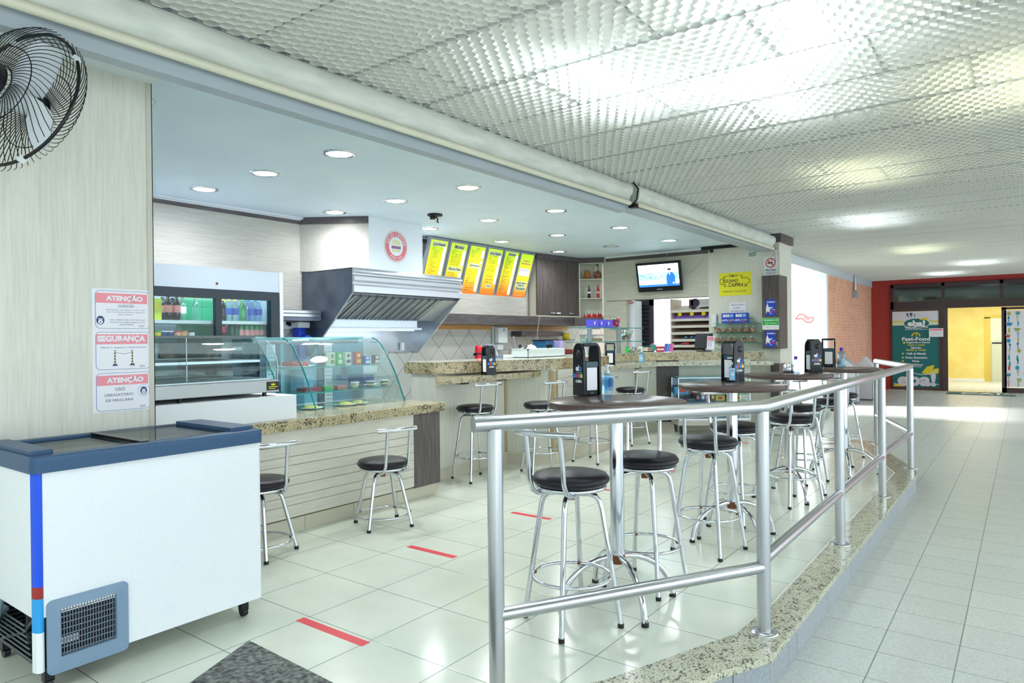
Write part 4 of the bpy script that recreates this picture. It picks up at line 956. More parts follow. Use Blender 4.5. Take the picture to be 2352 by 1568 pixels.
for x_ in (3.30, 3.88):
    m_ = MB(); m_.box(x_, 4.985, .81, x_+.085, 4.995, 1.34); m_.box(x_-.06, 4.99, .81, x_, 5.0, 1.34, 2)
    for i in range(14):
        for j in range(3): m_.box(x_+.018+j*.022, 4.983, .83+.035*i, x_+.026+j*.022, 4.986, .838+.035*i, 1)
    m_.build('perforated_upright', [STEELB, BLK, STEELD], cd_)
m_ = MB(); m_.box(cx0, 5.005, .81, cx1, 5.012, 1.34); m_.build('rear_door', glassmat('rear display glass', (.42, .66, .74), .1, .03), cd_)
# contents
GB_ = 'groceries and sweets in the cake display'
def carton(label, px, z_, yy, wd, hh, dp, cols, group=GB_, rz=0, name='carton_box', cat='carton'):
    q = ay(px, 800, yy); t = thing(name, label, cat, (q.x, yy, z_), rz, group)
    m_ = MB(); m_.box(-wd/2, -dp/2, 0, wd/2, dp/2, hh); m_.build('box_body', cols[0], t, local=True)
    m_ = MB(Fr((-wd/2, -dp/2-.0006, 0), (1, 0, 0), (0, 0, 1)).M); m_.rect(wd*.12, hh*.15, wd*.88, hh*.42, .0004, 0); m_.ell(wd*.5, hh*.72, wd*.3, hh*.16, .0004, 16, 0); m_.build('printed_front', cols[1], t, local=True)
    return t
KRM = mat('cream carton', (.80, .82, .66), .5)
carton('cream juice carton with green top, left of three', 759, 1.135, 4.86, .058, .115, .05, (KRM, mat('olive print', (.25, .30, .08), .5)))
carton('green juice carton between two cream ones', 777, 1.135, 4.87, .055, .115, .05, (GRN, KRM))
carton('cream juice carton with purple grape print', 796, 1.135, 4.86, .058, .115, .05, (KRM, mat('grape print', (.22, .02, .22), .5)))
carton('red chocolate drink box on the upper glass shelf', 820, 1.135, 4.84, .06, .115, .045, (RED, YEL))
carton('blue oat box on the upper glass shelf', 840, 1.135, 4.82, .062, .078, .05, (BLUE, WTX))
carton('white and brown cocoa tin at the right end of the upper shelf', 862, 1.135, 4.82, .058, .082, .05, (mat('cocoa brown', (.25, .09, .10), .5), WTX), name='cocoa_tin', cat='tin')
q = ay(680, 833, 4.84); t = thing('sweets_tray', 'white tray of red wrapped sweets on the upper glass shelf', 'tray', (q.x, 4.84, 1.135), 0, None)
m_ = MB(); m_.lathe([(.0001, 0), (.11, 0), (.15, .010), (.15, .014), (.0001, .004)], n=28); m_.build('tray', WHITE, t, local=True)
m_ = MB(); random.seed(8)
for i in range(46): a, r = random.random()*6.28, random.random()**.5*.10; m_.box(-.014, -.01, -.008, .014, .01, .008, 0, Matrix.Translation((r*math.cos(a), r*math.sin(a), .018+random.random()*.018)) @ Matrix.Rotation(random.random()*3, 4, (random.random(), 1, .3)))
tag(m_.build('wrapped_sweets', RED, t, local=True), 'red wrapped sweets', kind='stuff')
def slicebox(lab, px, wd, hh, dp, z_, yy, mt, mt2, name='clear_pack', cat='package'):
    q = ay(px, 870, yy); t = thing(name, lab, cat, (q.x, yy, z_), 0, GB_)
    m_ = MB(); m_.box(-wd/2, -dp/2, 0, wd/2, dp/2, hh*.45); m_.build('contents', mt, t, local=True)
    m_ = MB(); m_.box(-wd/2-.004, -dp/2-.004, 0, wd/2+.004, dp/2+.004, hh); m_.build('clear_lid', mt2, t, local=True)
CP_ = glassmat('clear plastic pack', (.92, .95, .95), .5, .08)
slicebox('clear box of red wrapped bars on the lower glass shelf, behind the glass edge', 710, .16, .06, .12, .935, 4.78, mat('dark red bar', (.45, .02, .06), .5), CP_)
slicebox('clear box of green sweets on the lower glass shelf', 748, .09, .07, .09, .935, 4.76, GRN, CP_)
slicebox('clear box of red and white sweets on the lower glass shelf', 778, .10, .07, .09, .935, 4.76, mat('red white sweets', (.70, .12, .16), .5), CP_)
for i, (px, c1, lab) in enumerate([(815, mat('cream pudding', (.75, .70, .52), .5), 'cream pudding cup with white lid on the lower glass shelf'), (850, mat('choc layers', (.10, .07, .05), .5), 'left chocolate layered dessert cup with white lid'), (882, _mc['choc layers'], 'right chocolate layered dessert cup with white lid')]):
    q = ay(px, 870, 4.72); t = thing('dessert_cup', lab, 'dessert', (q.x, 4.72, .935), 0, GB_)
    m_ = MB(); m_.lathe([(.0001, 0), (.028, 0), (.036, .045), (.0001, .045)], n=20); m_.build('cup', c1, t, local=True)
    m_ = MB(); m_.lathe([(.0325, .014), (.0345, .03)], n=20, caps=False); m_.build('cream_layer', mat('cream layer', (.80, .74, .55), .5), t, local=True)
    m_ = MB(); m_.lathe([(.040, .045), (.040, .054), (.0001, .056)], n=20, caps=False); m_.build('lid', WHITE, t, local=True)
for px, py, lab in ((715, 942, 'left plate of yellow flan'), (795, 934, 'middle plate of yellow flan'), (838, 932, 'right small plate of yellow flan')):
    q = ay(px, py, 4.72 if px > 720 else 4.62); q = az(px, py-3, .803)
    t = thing('cake_plate', lab+' on the granite inside the display', 'plate', (q.x, max(q.y, 4.62), .803), 0, 'plates on the counter inside the cake display')
    m_ = MB(); m_.lathe([(.0001, 0), (.06, 0), (.095, .012), (.095, .015), (.0001, .004)], n=28); m_.build('plate', WHITE, t, local=True)
    m_ = MB(); m_.lathe([(.062, .006), (.058, .020), (.04, .030), (.0001, .034)], n=24, caps=False); m_.build('flan', YEL if 0 else mat('yellow flan', (.75, .62, .16), .35), t, local=True)
t = thing('plastic_tub', 'pale blue storage tub with dark bags behind the right end of the cake display', 'tub', (4.42, 5.2, .80), 0)
m_ = MB(); m_.prism([(4.30, 5.10), (4.56, 5.10), (4.56, 5.35), (4.30, 5.35)], .93, 1.02); m_.build('tub_body', glassmat('blue tub plastic', (.45, .62, .95), .6, .2), t)
m_ = MB(); m_.box(4.33, 5.13, .935, 4.53, 5.32, .99); m_.build('bags_inside', mat('deep blue bags', (.01, .04, .30), .4), t)
m_ = MB(); m_.box(4.25, 5.05, 0, 4.62, 5.40, .93); m_.build('stand', WHITE, t)
m_ = MB(); m_.box(4.22, 5.12, 1.04, 4.62, 5.17, 1.20); m_.box(4.22, 5.12, .93, 4.26, 5.17, 1.2); tag(m_.build('white_cutting_board', WHITE), 'white board standing behind the right end of the cake display', 'board')

# ================================================================ MENU BOARDS
TL0 = az(989, 540.7, 2.735); MN = Fr((TL0.x, 6.36, 2.735), (1, 0, 0), (0, -.235, .75))
tops = [(988.8, 540.7), (1035.7, 547.9), (1079.3, 555), (1121, 562.1), (1161.4, 569.6), (1197.6, 575.6), (1232, 581)]
us = [MN.l(*p)[0] for p in tops]; vb = MN.l(1204, 688)[1]
us = [us[0]+(us[-1]-us[0])*i/6 for i in range(7)]
POST = mat('menu print', (.8, .8, .05), .35); N, L, b = nt(POST)
tc = N.new('ShaderNodeTexCoord'); sx = N.new('ShaderNodeSeparateXYZ'); cr = N.new('ShaderNodeValToRGB'); L.new(tc.outputs['Generated'], sx.inputs[0]); L.new(sx.outputs[2], cr.inputs[0]); L.new(cr.outputs[0], b.inputs['Base Color'])
e = cr.color_ramp.elements; e[0].position = .0; e[0].color = (.80, .12, .01, 1); e[1].position = .25; e[1].color = (.85, .42, .03, 1); x = e.new(.5); x.color = (.86, .74, .02, 1); x = e.new(.92); x.color = (.50, .78, .02, 1)
L.new(cr.outputs[0], b.inputs['Emission Color']); b.inputs['Emission Strength'].default_value = .30      # back-lit boards
GREYF = mat('grey aluminium frame', (.34, .38, .43), .35, .6)
CRM = mat('cream label', (.80, .85, .45), .5); PRC = mat('price label', (.85, .87, .90), .5, emit=.4, ec=(.85, .87, .9))
heads = {0: ('Lancheese', NAVY), 1: ('Mistinho', NAVY), 2: ('Acai', PINK), 3: ('Sucos e Vitaminas', BLUE), 4: ('Bebidas', NAVY), 5: (None, None)}
rows = {0: ['X-BURGER', 'X-BACON', 'X-CONTRA FILE', 'X-CALABRESA', 'X-CALABACON', 'X-CALAFRANGO', 'X-EGG', 'X-DOG', 'X-EGGBACON', 'X-FRANGO', 'X-FILE FRANGO', 'X-SALADA', 'X-CALAFRANGO', 'X-TUDO'],
 1: ['AMERICANO', 'BAURU', 'MISTO QUENTE - FRIO', 'MINAS QUENTE - FRIO', 'QUEIJO QUENTE - FRIO', 'INTEGRAL PEITO DE PERU', 'MISTO FRIO SALADA', 'NATURAL INTEGRAL'],
 2: ['PURO 300 ml', '400 ml', '500 ml', 'TIGELA'], 3: ['SUCO de LARANJA', '300 ml', '400 ml', 'Laranja 300 ml', 'Limonada 300ml'], 4: ['CAFE', 'CAPPUCCINO', 'ESPRESSO', 'ESPRESSO LEITE', 'MEDIA 180ml', 'MEDIA 300ml', 'PINGADO', 'PINGADINHO', 'TODDYNHO', 'CHA', 'AGUA S/ GAS', 'AGUA C/ GAS', 'SUCO', 'REFRIGERANTE', 'LATA', 'COCA LATA', 'GUARANA', 'GATORADE', 'H2O', 'ICE TEA', 'CERVEJA', 'ENERGETICO', 'MONSTER', 'RED', 'AGUA COCO']}
LABm = ['leftmost yellow menu board, headed Lancheese, partly behind the hood', 'second menu board from the left, headed with sandwiches and Paes na Chapa', 'third menu board from the left, with the Salgados heading', 'fourth menu board from the left, with juices and vitamins', 'fifth menu board from the left, with a long drinks price column', 'rightmost menu board, with opening hours and the word Fechado']
for i in range(6):
    wdt = us[i+1]-us[i]-.012; Mo = MN.M @ Matrix.Translation((us[i]+.002, 0, 0))
    o = MN.M @ Vector((us[i]+wdt/2, vb, 0)); t = thing('menu_board', LABm[i], 'menu board', tuple(o), 0, 'lit menu boards above the back counter')
    m_ = MB(Mo); m_.box(0, vb, -.05, wdt, 0, 0); m_.build('frame', GREYF, t, bevel=.004)
    m_ = MB(Mo); pw0, pw1, ph0, ph1 = .035, wdt-.035, vb+.03, -.035; m_.rect(pw0, ph0, pw1, ph1, .0015); m_.build('printed_sheet', POST, t)
    Wd, Hh = pw1-pw0, ph1-ph0
    def X_(a): return pw0+a*Wd
    def Y_(a): return ph1-a*Hh
    S_ = {'lt': MB(Mo), 'hd': MB(Mo)}; pr_ = MB(Mo); MH = [NAVY, BLUE, RED, CRM, mat('magenta print', (.55, .03, .35), .5)]
    def flush():
        if S_['lt'].v: S_['lt'].build('item_list', [BLK, WTX, RED], t)
        if S_['hd'].v: S_['hd'].build('heading', MH, t)
        S_['lt'] = MB(Mo); S_['hd'] = MB(Mo)
    def row(y, s, price=True, mtt=0, x0=.10, w_=None):
        ln = min(.62, .035*len(s)+.03) if w_ is None else w_
        S_['lt'].text(s, X_(x0), Y_(y)-.010, X_(x0+ln), Y_(y)+.010, .003, mtt)
        S_['lt'].rect(X_(x0+ln+.02), Y_(y)-.010, X_(.76), Y_(y)-.0085, .003, mtt)
        if price: pr_.rect(X_(.79), Y_(y)-.018, X_(.97), Y_(y)+.018, .0025, 0); pr_.text('8,00', X_(.82), Y_(y)-.010, X_(.94), Y_(y)+.010, .0035, 1)
    def head(y, s, mt_=0, h_=.022, w_=.36, box=True):
        flush()
        if box: S_['hd'].poly(rrect(X_(.5-w_-.05), Y_(y)-h_-.012, X_(.5+w_+.05), Y_(y)+h_+.012, .01), .0022, 3)
        S_['hd'].text(s, X_(.5-w_), Y_(y)-h_, X_(.5+w_), Y_(y)+h_, .0035, mt_, bold=.02, shear=.2)
    if i == 0:
        head(.07, 'Lancheese'); [row(.13+.035*k*1.12, s) for k, s in enumerate(rows[0])]; head(.74, 'Beirutes'); [row(.80+.04*k, s) for k, s in enumerate(['SIMPLES', 'COMPLETO', 'FRANGO', 'CALABRESA'])]
    if i == 1:
        head(.07, 'Mistinhos', w_=.28); [row(.15+.0395*k, s) for k, s in enumerate(rows[1])]; head(.52, 'Paes na Chapa', w_=.38); [row(.60+.04*k, s) for k, s in enumerate(['PAO FRANCES', 'PAO de FORMA', 'PAO de HAMBURGUER', 'PAO INTEGRAL', 'CIABATTA', 'QUEIJO MINAS', 'REQUEIJAO'])]
    if i == 2:
        head(.05, 'Açaí', 4, .016, .12, False); [row(.10+.037*k, s) for k, s in enumerate(rows[2])]; row(.32, 'VITALIA'); head(.40, 'Salgados', w_=.34)
        for k, s in enumerate(['Assados', 'ESFIHA', 'PORTUGUESA', 'Fritos', 'COXINHA', 'KIBE', 'ESPETO de FRANGO', 'Pao de Queijo', 'Tradicional P/G', 'Recheado']): row(.48+.048*k, s, True, 2 if k in (0, 3, 7) else 0)
    if i == 3:
        head(.09, 'Sucos e Vitaminas', 1, .020, .38); [row(.15+.036*k, s) for k, s in enumerate(rows[3])]; [row(.37+.036*k, s) for k, s in enumerate(['SUCOS 300ml', 'Polpa', 'Abacaxi Hortela', 'Maca e Laranja'])]; row(.53, 'SUCO DETOX'); row(.585, 'SUCOS ESPECIAIS'); row(.65, 'VITAMINAS 300ml'); row(.69, 'c/ Frutas'); row(.725, 'c/ Aveia')
        head(.80, 'Polpas', 1, .014, .14); [S_['lt'].text(s, X_(.08), Y_(.87+.022*k)-.005, X_(.92), Y_(.87+.022*k)+.005, .003, 2) for k, s in enumerate(['abacaxi, acerola, caju, cacau, cupuacu', 'goiaba, graviola, manga, maracuja', 'morango, pessego, pitanga, uva'])]
    if i == 4:
        head(.055, 'Bebidas', 0, .016, .26); [row(.10+.0345*k, s, k not in (12, 17)) for k, s in enumerate(rows[4])]
    if i == 5:
        head(.15, 'Horário de', 4, .016, .26, False); head(.21, 'Funcionamento', 4, .016, .40, False)
        pr_.rect(X_(.06), Y_(.50), X_(.92), Y_(.32), .0025, 1); pr_.rect(X_(.08), Y_(.494), X_(.90), Y_(.326), .003, 0); pr_.text('SEGUNDA A SEXTA', X_(.14), Y_(.385), X_(.84), Y_(.35), .0038, 1, bold=.03); pr_.text('das  7:00  as  20:00', X_(.18), Y_(.425), X_(.80), Y_(.405), .0038, 1); pr_.text('SAB das 8:00 as 13:00', X_(.24), Y_(.48), X_(.80), Y_(.46), .0038, 1)
        S_['hd'].poly(rrect(X_(.06), Y_(.84), X_(.92), Y_(.62), .015), .0022, 3)
        S_['hd'].text('SÁBADO, DOMINGO', X_(.08), Y_(.685), X_(.88), Y_(.645), .0035, 0, bold=.03); S_['hd'].text('e FERIADOS', X_(.22), Y_(.735), X_(.72), Y_(.705), .0035, 0, bold=.03); S_['hd'].text('Fechado', X_(.12), Y_(.82), X_(.88), Y_(.76), .0035, 0, bold=.02, shear=.2)
        S_['lt'].text('www.sociallanches.com', X_(.08), Y_(.955), X_(.80), Y_(.935), .003, 1)
    flush()
    if pr_.v: pr_.build('price_labels', [PRC, NAVY], t)
m_ = MB(); m_.box((MN.M @ Vector((us[0]-.03, 0, 0))).x, 6.40, 2.738, (MN.M @ Vector((us[6], 0, 0))).x, YB-.07, 2.749); m_.build('support_rail', GREYF); tag(bpy.data.objects['support_rail'], 'grey support rail along the top of the menu boards', 'rail')
# ================================================================ BACK COUNTER, CABINETS, SHELVES
bc = thing('back_counter', 'pale back counter along the tiled wall under the dark shelf board', 'counter', (8.2, 6.2, 0))
m_ = MB(); m_.box(6.7, 6.0, 0, 10.45, YB-.01, .93); m_.build('cupboard', PALE_X, bc); m_ = MB(); m_.box(6.68, 5.97, .93, 10.45, YB-.01, .97); m_.build('worktop', GRANW, bc)
CBF = Fr((9.24, 6.395, 0), (1.06, -.165, 0), (0, 0, 1)); CWD = CBF.l(1330, 650)[0]
CM = Matrix.Translation((9.24, 6.395, 0)) @ Matrix.Rotation(math.atan2(-.165, 1.06), 4, 'Z')
cb = thing('wall_cabinet', 'dark wood wall cabinet with three doors at the right end of the menu wall', 'cabinet', (9.7, 6.34, 1.72))
m_ = MB(CM); m_.box(0, .02, 1.735, CWD, .17, 2.67); m_.build('body', PALE_Z, cb)
m_ = MB(CM); m_.box(-.01, 0, 1.715, CWD+.005, .17, 1.735); m_.build('bottom_board', mat('pale board edge', (.66, .64, .50), .4), cb)
xs = [0, CBF.l(1276, 700)[0], CBF.l(1304, 700)[0], CWD]
hx = [CBF.l(1269, 719), CBF.l(1282, 719), CBF.l(1311, 721)]
for i in range(3):
    m_ = MB(CM); m_.box(xs[i]+.003, 0, 1.738, xs[i+1]-.003, .02, 2.665); q = m_.build('door', DARK_Z, cb)
    m_ = MB(CM); m_.box(hx[i][0]-.055, -.018, 1.768, hx[i][0]+.055, 0, 1.79); m_.build('handle', CHROME, q, bevel=.003)
m_ = MB(CM); m_.box(-.03, -.03, 2.67, CWD, .17, ZC-.002); m_.build('cornice', DARK_X, cb)
_e = CM @ Vector((CWD+.004, 0, 0)); cxb, CY = _e.x, _e.y
# dark board with under-shelf and orange batten
db = thing('dark_shelf_board', 'long dark wood board running below the menu boards and wall cabinet', 'shelf', (8.3, 6.4, 1.56))
xj = ay(1219, 735, 6.25).x
m_ = MB(); m_.box(6.62, 6.25, 1.565, xj-.004, YB-.005, 1.707); m_.build('board_section', DARK_X, db); m_ = MB(); m_.box(xj+.004, 6.25, 1.565, 10.18, YB-.005, 1.71); m_.build('board_section', DARK_X, db)
m_ = MB(); m_.prism([(10.18, 6.25), (10.47, 5.86), (10.49, 5.86), (10.49, YB-.01), (10.18, YB-.01)], 1.565, 1.71); m_.build('board_section', DARK_X, db)
t = MB(); t.box(5.2, YB-.02, 1.50, 10.45, YB-.002, 1.565); struct(t.build('trim_16', wood('orange batten', (.52, .26, .07), (.66, .36, .12), 'x')))
# small metal shelf between the fridge and the hood, outlet, blue unit
ms = thing('metal_wall_shelf', 'dark shelf with steel edge between the drinks cabinet and the hood', 'shelf', (4.5, 6.3, 1.6))
a, b = ay(650, 706, 6.2), ay(716, 712, 6.2)
m_ = MB(); m_.box(4.20, 6.2, b.z-.115, 4.79, YB-.005, b.z-.0); m_.build('shelf_body', STEELD, ms); m_ = MB(); m_.box(4.20, 6.19, b.z-.035, 4.78, 6.20, b.z-.008); m_.box(4.20, 6.19, b.z-.072, 4.77, 6.20, b.z-.045); m_.build('steel_strip', STEEL, ms)
q = ay(665, 745, YB-.01)
ot = thing('wall_outlet', 'white double wall outlet with black plugs below the dark metal shelf', 'outlet', (q.x, YB-.01, q.z))
m_ = MB(); m_.box(q.x-.09, YB-.035, q.z-.05, q.x+.09, YB-.006, q.z+.05); m_.build('plate', WHITE, ot, bevel=.004)
for dx in (-.045, .035): m_ = MB(); m_.cyl((q.x+dx, YB-.035, q.z+.01), (q.x+dx, YB-.08, q.z+.0), .022); m_.build('plug', BLACKP, ot)
m_ = MB(); m_.tube([(q.x+.035, YB-.08, q.z), (q.x+.07, YB-.1, q.z-.04), (q.x+.10, YB-.08, q.z-.10), (q.x+.10, YB-.07, q.z-.3)], .006, 6); m_.build('cord', BLACKP, ot)
q = ay(692, 762, 6.45); bd = thing('blue_dispenser', 'bright blue appliance with a white label beside the hood', 'dispenser', (q.x, 6.45, 1.2))
BLA = mat('bright blue plastic', (.0, .05, .60), .3)
m_ = MB(); m_.box(q.x-.065, 6.40, 1.15, q.x+.02, 6.52, 1.50); m_.cyl((q.x+.01, 6.42, 1.36), (q.x+.01, 6.34, 1.36), .06); m_.build('body', BLA, bd, bevel=.006)
m_ = MB(); m_.box(q.x-.01, 6.334, 1.345, q.x+.03, 6.341, 1.38); m_.build('label_plate', WHITE, bd)
m_ = MB(); m_.prism([(q.x-.09, 6.38), (q.x+.06, 6.38), (q.x+.03, 6.55), (q.x-.09, 6.55)], 1.50, 1.56); m_.build('white_cap', WHITE, bd)
m_ = MB(); m_.box(q.x-.08, 6.30, 0, q.x+.08, 6.55, 1.15); tag(m_.build('equipment_stand', WHITE), 'white stand under the blue appliance beside the hood', 'stand')
# corner shelf unit
SU = Fr((cxb, CY, 1.71), (10.48-cxb, 5.86-CY, 0), (0, 0, 1)); SW = math.hypot(10.48-cxb, 5.86-CY)
su = thing('corner_shelf_unit', 'pale open corner shelf unit with jars, bottles and red toy crates', 'shelf unit', tuple(SU.O))
m_ = MB(SU.M); H_ = 2.66-1.71
m_.box(0, 0, -.30, .014, H_, 0); m_.box(SW-.014, 0, -.16, SW, H_, 0); m_.box(0, H_-.014, -.28, SW, H_, 0); m_.build('side_panel', mat('pale shelf board', (.60, .62, .50), .4), su)
m_ = MB(SU.M); m_.box(.014, 0, -.30, SW-.014, H_, -.285); m_.build('back_panel', PALE_Z, su)
sz = [SU.l(1360, 640)[1], SU.l(1360, 684)[1]]
for z_ in sz: m_ = MB(SU.M); m_.box(.014, z_-.014, -.285, SW-.014, z_, -.0); m_.build('shelf', _mc['pale shelf board'], su)
m_ = MB(SU.M); m_.box(-.02, H_, -.3, SW+.02, ZC-1.712, .01); m_.build('cornice', DARK_X, su)
def onshelf(px, z_, dep=-.12): u = SU.l(px, 660)[0]; return SU.M @ Vector((u, z_, dep))
for px, lab, hh, c_ in ((1347, 'pear shaped glass jar of orange and red candies on the top corner shelf', .20, (.75, .22, .03)), (1371, 'pineapple shaped glass jar of red candies with green top on the corner shelf', .26, (.70, .10, .10))):
    p = onshelf(px, sz[0]); t = thing('candy_jar', lab, 'jar', tuple(p), 0, 'candy jars on the corner shelf')
    m_ = MB(); pr = [(.0001, 0), (.05, .0), (.075, .04), (.08, .09), (.06, .14), (.03, .17), (.025, hh*.9), (.0001, hh*.9)]; m_.lathe(pr, n=20); m_.build('glass_jar', glassmat('jar glass', (.9, .93, .9), .3, .05), t, local=True)
    m_ = MB(); random.seed(px)
    cm = [mat('candy %d a' % px, c_, .4), mat('candy %d b' % px, (.80, .55, .10) if px < 1360 else (.10, .35, .05), .4), mat('candy pink', (.8, .3, .25), .4)]
    for i in range(70):
        a, zz = random.random()*6.28, random.random()*.13+.01; r = random.random()**.5*.068*math.sqrt(max(.05, math.sin(math.pi*min(1, (zz+.03)/.19)))); m_.box(-.010, -.010, -.008, .010, .010, .008, random.choice((0, 0, 1, 2)), Matrix.Translation((r*math.cos(a), r*math.sin(a), zz)) @ Matrix.Rotation(random.random()*3, 4, (random.random(), 1, .3)))
    tag(m_.build('candies', cm, t, local=True), kind='stuff')
    if px > 1360:
        m_ = MB()
        for k in range(9): a = k*.7; m_.tube([(0, 0, hh*.85), (.02*math.cos(a), .02*math.sin(a), hh), (.05*math.cos(a), .05*math.sin(a), hh+.03)], [.008, .006, .001], 5)
        m_.build('leafy_lid', mat('dark green lid', (.01, .10, .05), .4), t, local=True)
def sbottle(px, lab, c1, c2):
    p = onshelf(px, sz[1]); t = thing('soda_bottle', lab, 'bottle', tuple(p), 0, 'contour bottles on the corner shelf')
    m_ = MB(); m_.lathe([(.0001, 0), (.028, 0), (.03, .03), (.025, .06), (.030, .10), (.026, .14), (.012, .19), (.012, .215)], n=18); m_.build('bottle_body', c1, t, local=True)
    m_ = MB(); m_.lathe([(.0305, .085), (.0305, .118)], n=18, caps=False); m_.build('label_band', c2, t, local=True); m_ = MB(); m_.lathe([(.014, .213), (.014, .228), (.0001, .228)], n=12); m_.build('cap', CHROME if c1 is DRK else RED, t, local=True)
sbottle(1351.5, 'dark contour soda bottle on the middle corner shelf', DRK, WTX); sbottle(1372.5, 'red contour soda bottle on the middle corner shelf', RED, WTX)
for i, px in enumerate((1344, 1350, 1356, 1363, 1369, 1375, 1381)):
    p = onshelf(px, 0.0, -.10-.04*(i % 2)); t = thing('toy_crate', ['leftmost miniature red crate of tiny bottles on the bottom corner shelf', 'second miniature red crate from the left', 'third miniature red crate from the left', 'middle-right miniature red crate, fourth from the left', 'fifth miniature red crate from the left', 'sixth miniature red crate from the left', 'rightmost miniature red crate of tiny bottles'][i], 'crate', tuple(p), math.radians(-40), 'miniature red crates on the corner shelf')
    hz = .035 if i % 2 == 0 else .06
    m_ = MB(); m_.box(-.035, -.022, 0, .035, .022, hz); m_.build('crate_body', RED, t, local=True)
    for k in (-.02, 0, .02): m_ = MB(); m_.cyl((k, 0, hz), (k, 0, hz+.03), .008, .004, 8); m_.build('tiny_bottle', [DRK, WTX, ORG][int((k+.02)*50) % 3], t, local=True)
# ---------- television
O_ = ax(1466.3, 671.6, XT-.09); v_ = ax(1459.2, 606.3, XT-.25)-O_
TV = Fr(O_, (0, -1, 0), v_); tw, th = TV.l(1567.3, 667.6)[0], TV.l(1459.2, 606.3)[1]
tv = thing('television', 'black television above the bright opening, showing a man in a blue suit', 'television', tuple(O_))
m_ = MB(TV.M); m_.box(0, 0, -.05, tw, th, 0); m_.build('housing', BLACKP, tv, bevel=.006)
sx0, sx1, sy0, sy1 = .035, tw-.035, .085, th-.035; sw, sh = sx1-sx0, sy1-sy0
def scr(n_, c): return mat('screen '+n_, c, .3, emit=1.3, ec=c)
m_ = MB(TV.M); m_.rect(sx0, sy0, sx1, sy1, .001, 0); m_.rect(sx0, sy0+sh*.62, sx1, sy1, .0014, 1); m_.rect(sx0, sy0+sh*.30, sx1, sy0+sh*.62, .0014, 2)
random.seed(3)
for i in range(60): a, b = random.random()*.9, random.random()*.25; m_.rect(sx0+sw*a, sy0+sh*(.33+b), sx0+sw*(a+.03+.05*random.random()), sy0+sh*(.34+b+.01), .0016, random.choice((3, 4, 0)))
m_.rect(sx0, sy0, sx1, sy0+sh*.10, .0016, 4)
for i in range(3): m_.rect(sx0+sw*(.05+.2*i), sy0+sh*.12, sx0+sw*(.22+.2*i), sy0+sh*.13, .0018, 3)
m_.build('screen', [scr('beige', (.95, .92, .84)), scr('sky', (.72, .93, 1.0)), scr('hills', (.20, .58, .72)), scr('city', (.75, .90, .92)), scr('ticker', (.02, .12, .55))], tv)
m_ = MB(TV.M); X = lambda a: sx0+sw*a; Y = lambda a: sy0+sh*a
m_.poly([(X(.70), Y(.02)), (X(.90), Y(.02)), (X(.91), Y(.45)), (X(.86), Y(.60)), (X(.80), Y(.64)), (X(.75), Y(.60)), (X(.70), Y(.45)), (X(.69), Y(.20))], .0022, 0); m_.ell(X(.775), Y(.70), sw*.042, sh*.085, .0024, 20, 1); m_.poly([(X(.735), Y(.72)), (X(.815), Y(.70)), (X(.82), Y(.77)), (X(.79), Y(.80)), (X(.74), Y(.79))], .0026, 2); m_.poly([(X(.765), Y(.62)), (X(.80), Y(.60)), (X(.785), Y(.48))], .0026, 3); m_.ell(X(.86), Y(.13), sw*.022, sh*.04, .0026, 12, 1)
m_.build('picture_of_man', [scr('suit', (.01, .09, .42)), scr('skin', (.75, .48, .36)), scr('hair', (.01, .01, .03)), scr('shirt', (.9, .9, .95))], tv)
m_ = MB(TV.M); m_.text('SAMSUNG', tw*.44, .030, tw*.56, .045, .0012, 0); m_.build('brand_lettering', WTX, tv)
m_ = MB(); c_ = TV.M @ Vector((tw*.55, th, -.03)); m_.tube([c_, c_+Vector((.03, 0, .04)), (XT-.03, c_.y-.01, ZC-.12), (XT-.02, c_.y-.04, ZC-.02)], .005, 6); m_.build('cable', mat('grey cable', (.4, .42, .4), .5), tv)
m_ = MB(); c_ = TV.M @ Vector((tw*.5, th*.5, -.05)); m_.box(c_.x, c_.y-.08, c_.z-.08, XT-.003, c_.y+.08, c_.z+.08); m_.build('wall_bracket', BLACKP, tv)
m_ = MB(); a, b = ax(1567, 630, XT-.01), ax(1615, 590, XT-.01); m_.tube([(XT-.008, a.y+(b.y-a.y)*f, a.z-.02+(b.z-a.z)*f**2.2) for f in [i/10 for i in range(11)]], .0035, 5); tag(m_.build('loose_cable', mat('grey cable', (.4, .42, .4), .5)), 'thin loose cable hanging on the wall right of the television', 'cable')
# ---------- service opening behind the bar
xo = XT+.35
def Pz(py, X): return ax(1500, py, X).z
m_ = MB(); y0, y1 = ax(1438, 740, XT+.11).y, ax(1458, 740, XT+.11).y; m_.box(XT+.11, y1, 0, XT+.38, y0+.05, HD-.005); o = m_.build('white_cupboard', WHITE); tag(o, 'tall narrow white cupboard at the left of the bright opening', 'cupboard')
f = Fr((XT+.108, y0, 0), (0, -1, 0), (0, 0, 1)); a, b = f.l(1443.5, 698), f.l(1453, 684)
m_ = MB(f.M); m_.box(a[0], a[1], 0, b[0], b[1], .002, 0); m_.rect(a[0]+.005, a[1]+.06, b[0]-.005, b[1]-.06, .0026, 1); m_.text('AVISO', a[0]+.01, b[1]-.035, b[0]-.01, b[1]-.015, .0028, 1); m_.rect(a[0]+.01, a[1]+.02, b[0]-.01, a[1]+.03, .0026, 1)
tag(m_.build('red_notice', [mat('notice red', (.80, .16, .12), .5), WTX]), 'small red notice sheet on the white cupboard beside the opening', 'notice')
sd_ = thing('louvred_door', 'dark brown louvred door standing in the bright opening', 'door', (XT+.45, 5.1, 0))
y0, y1 = ax(1457, 740, XT+.45).y, ax(1500, 740, XT+.45).y; X = XT+.45; DKD = mat('dark door paint', (.035, .025, .05), .45)
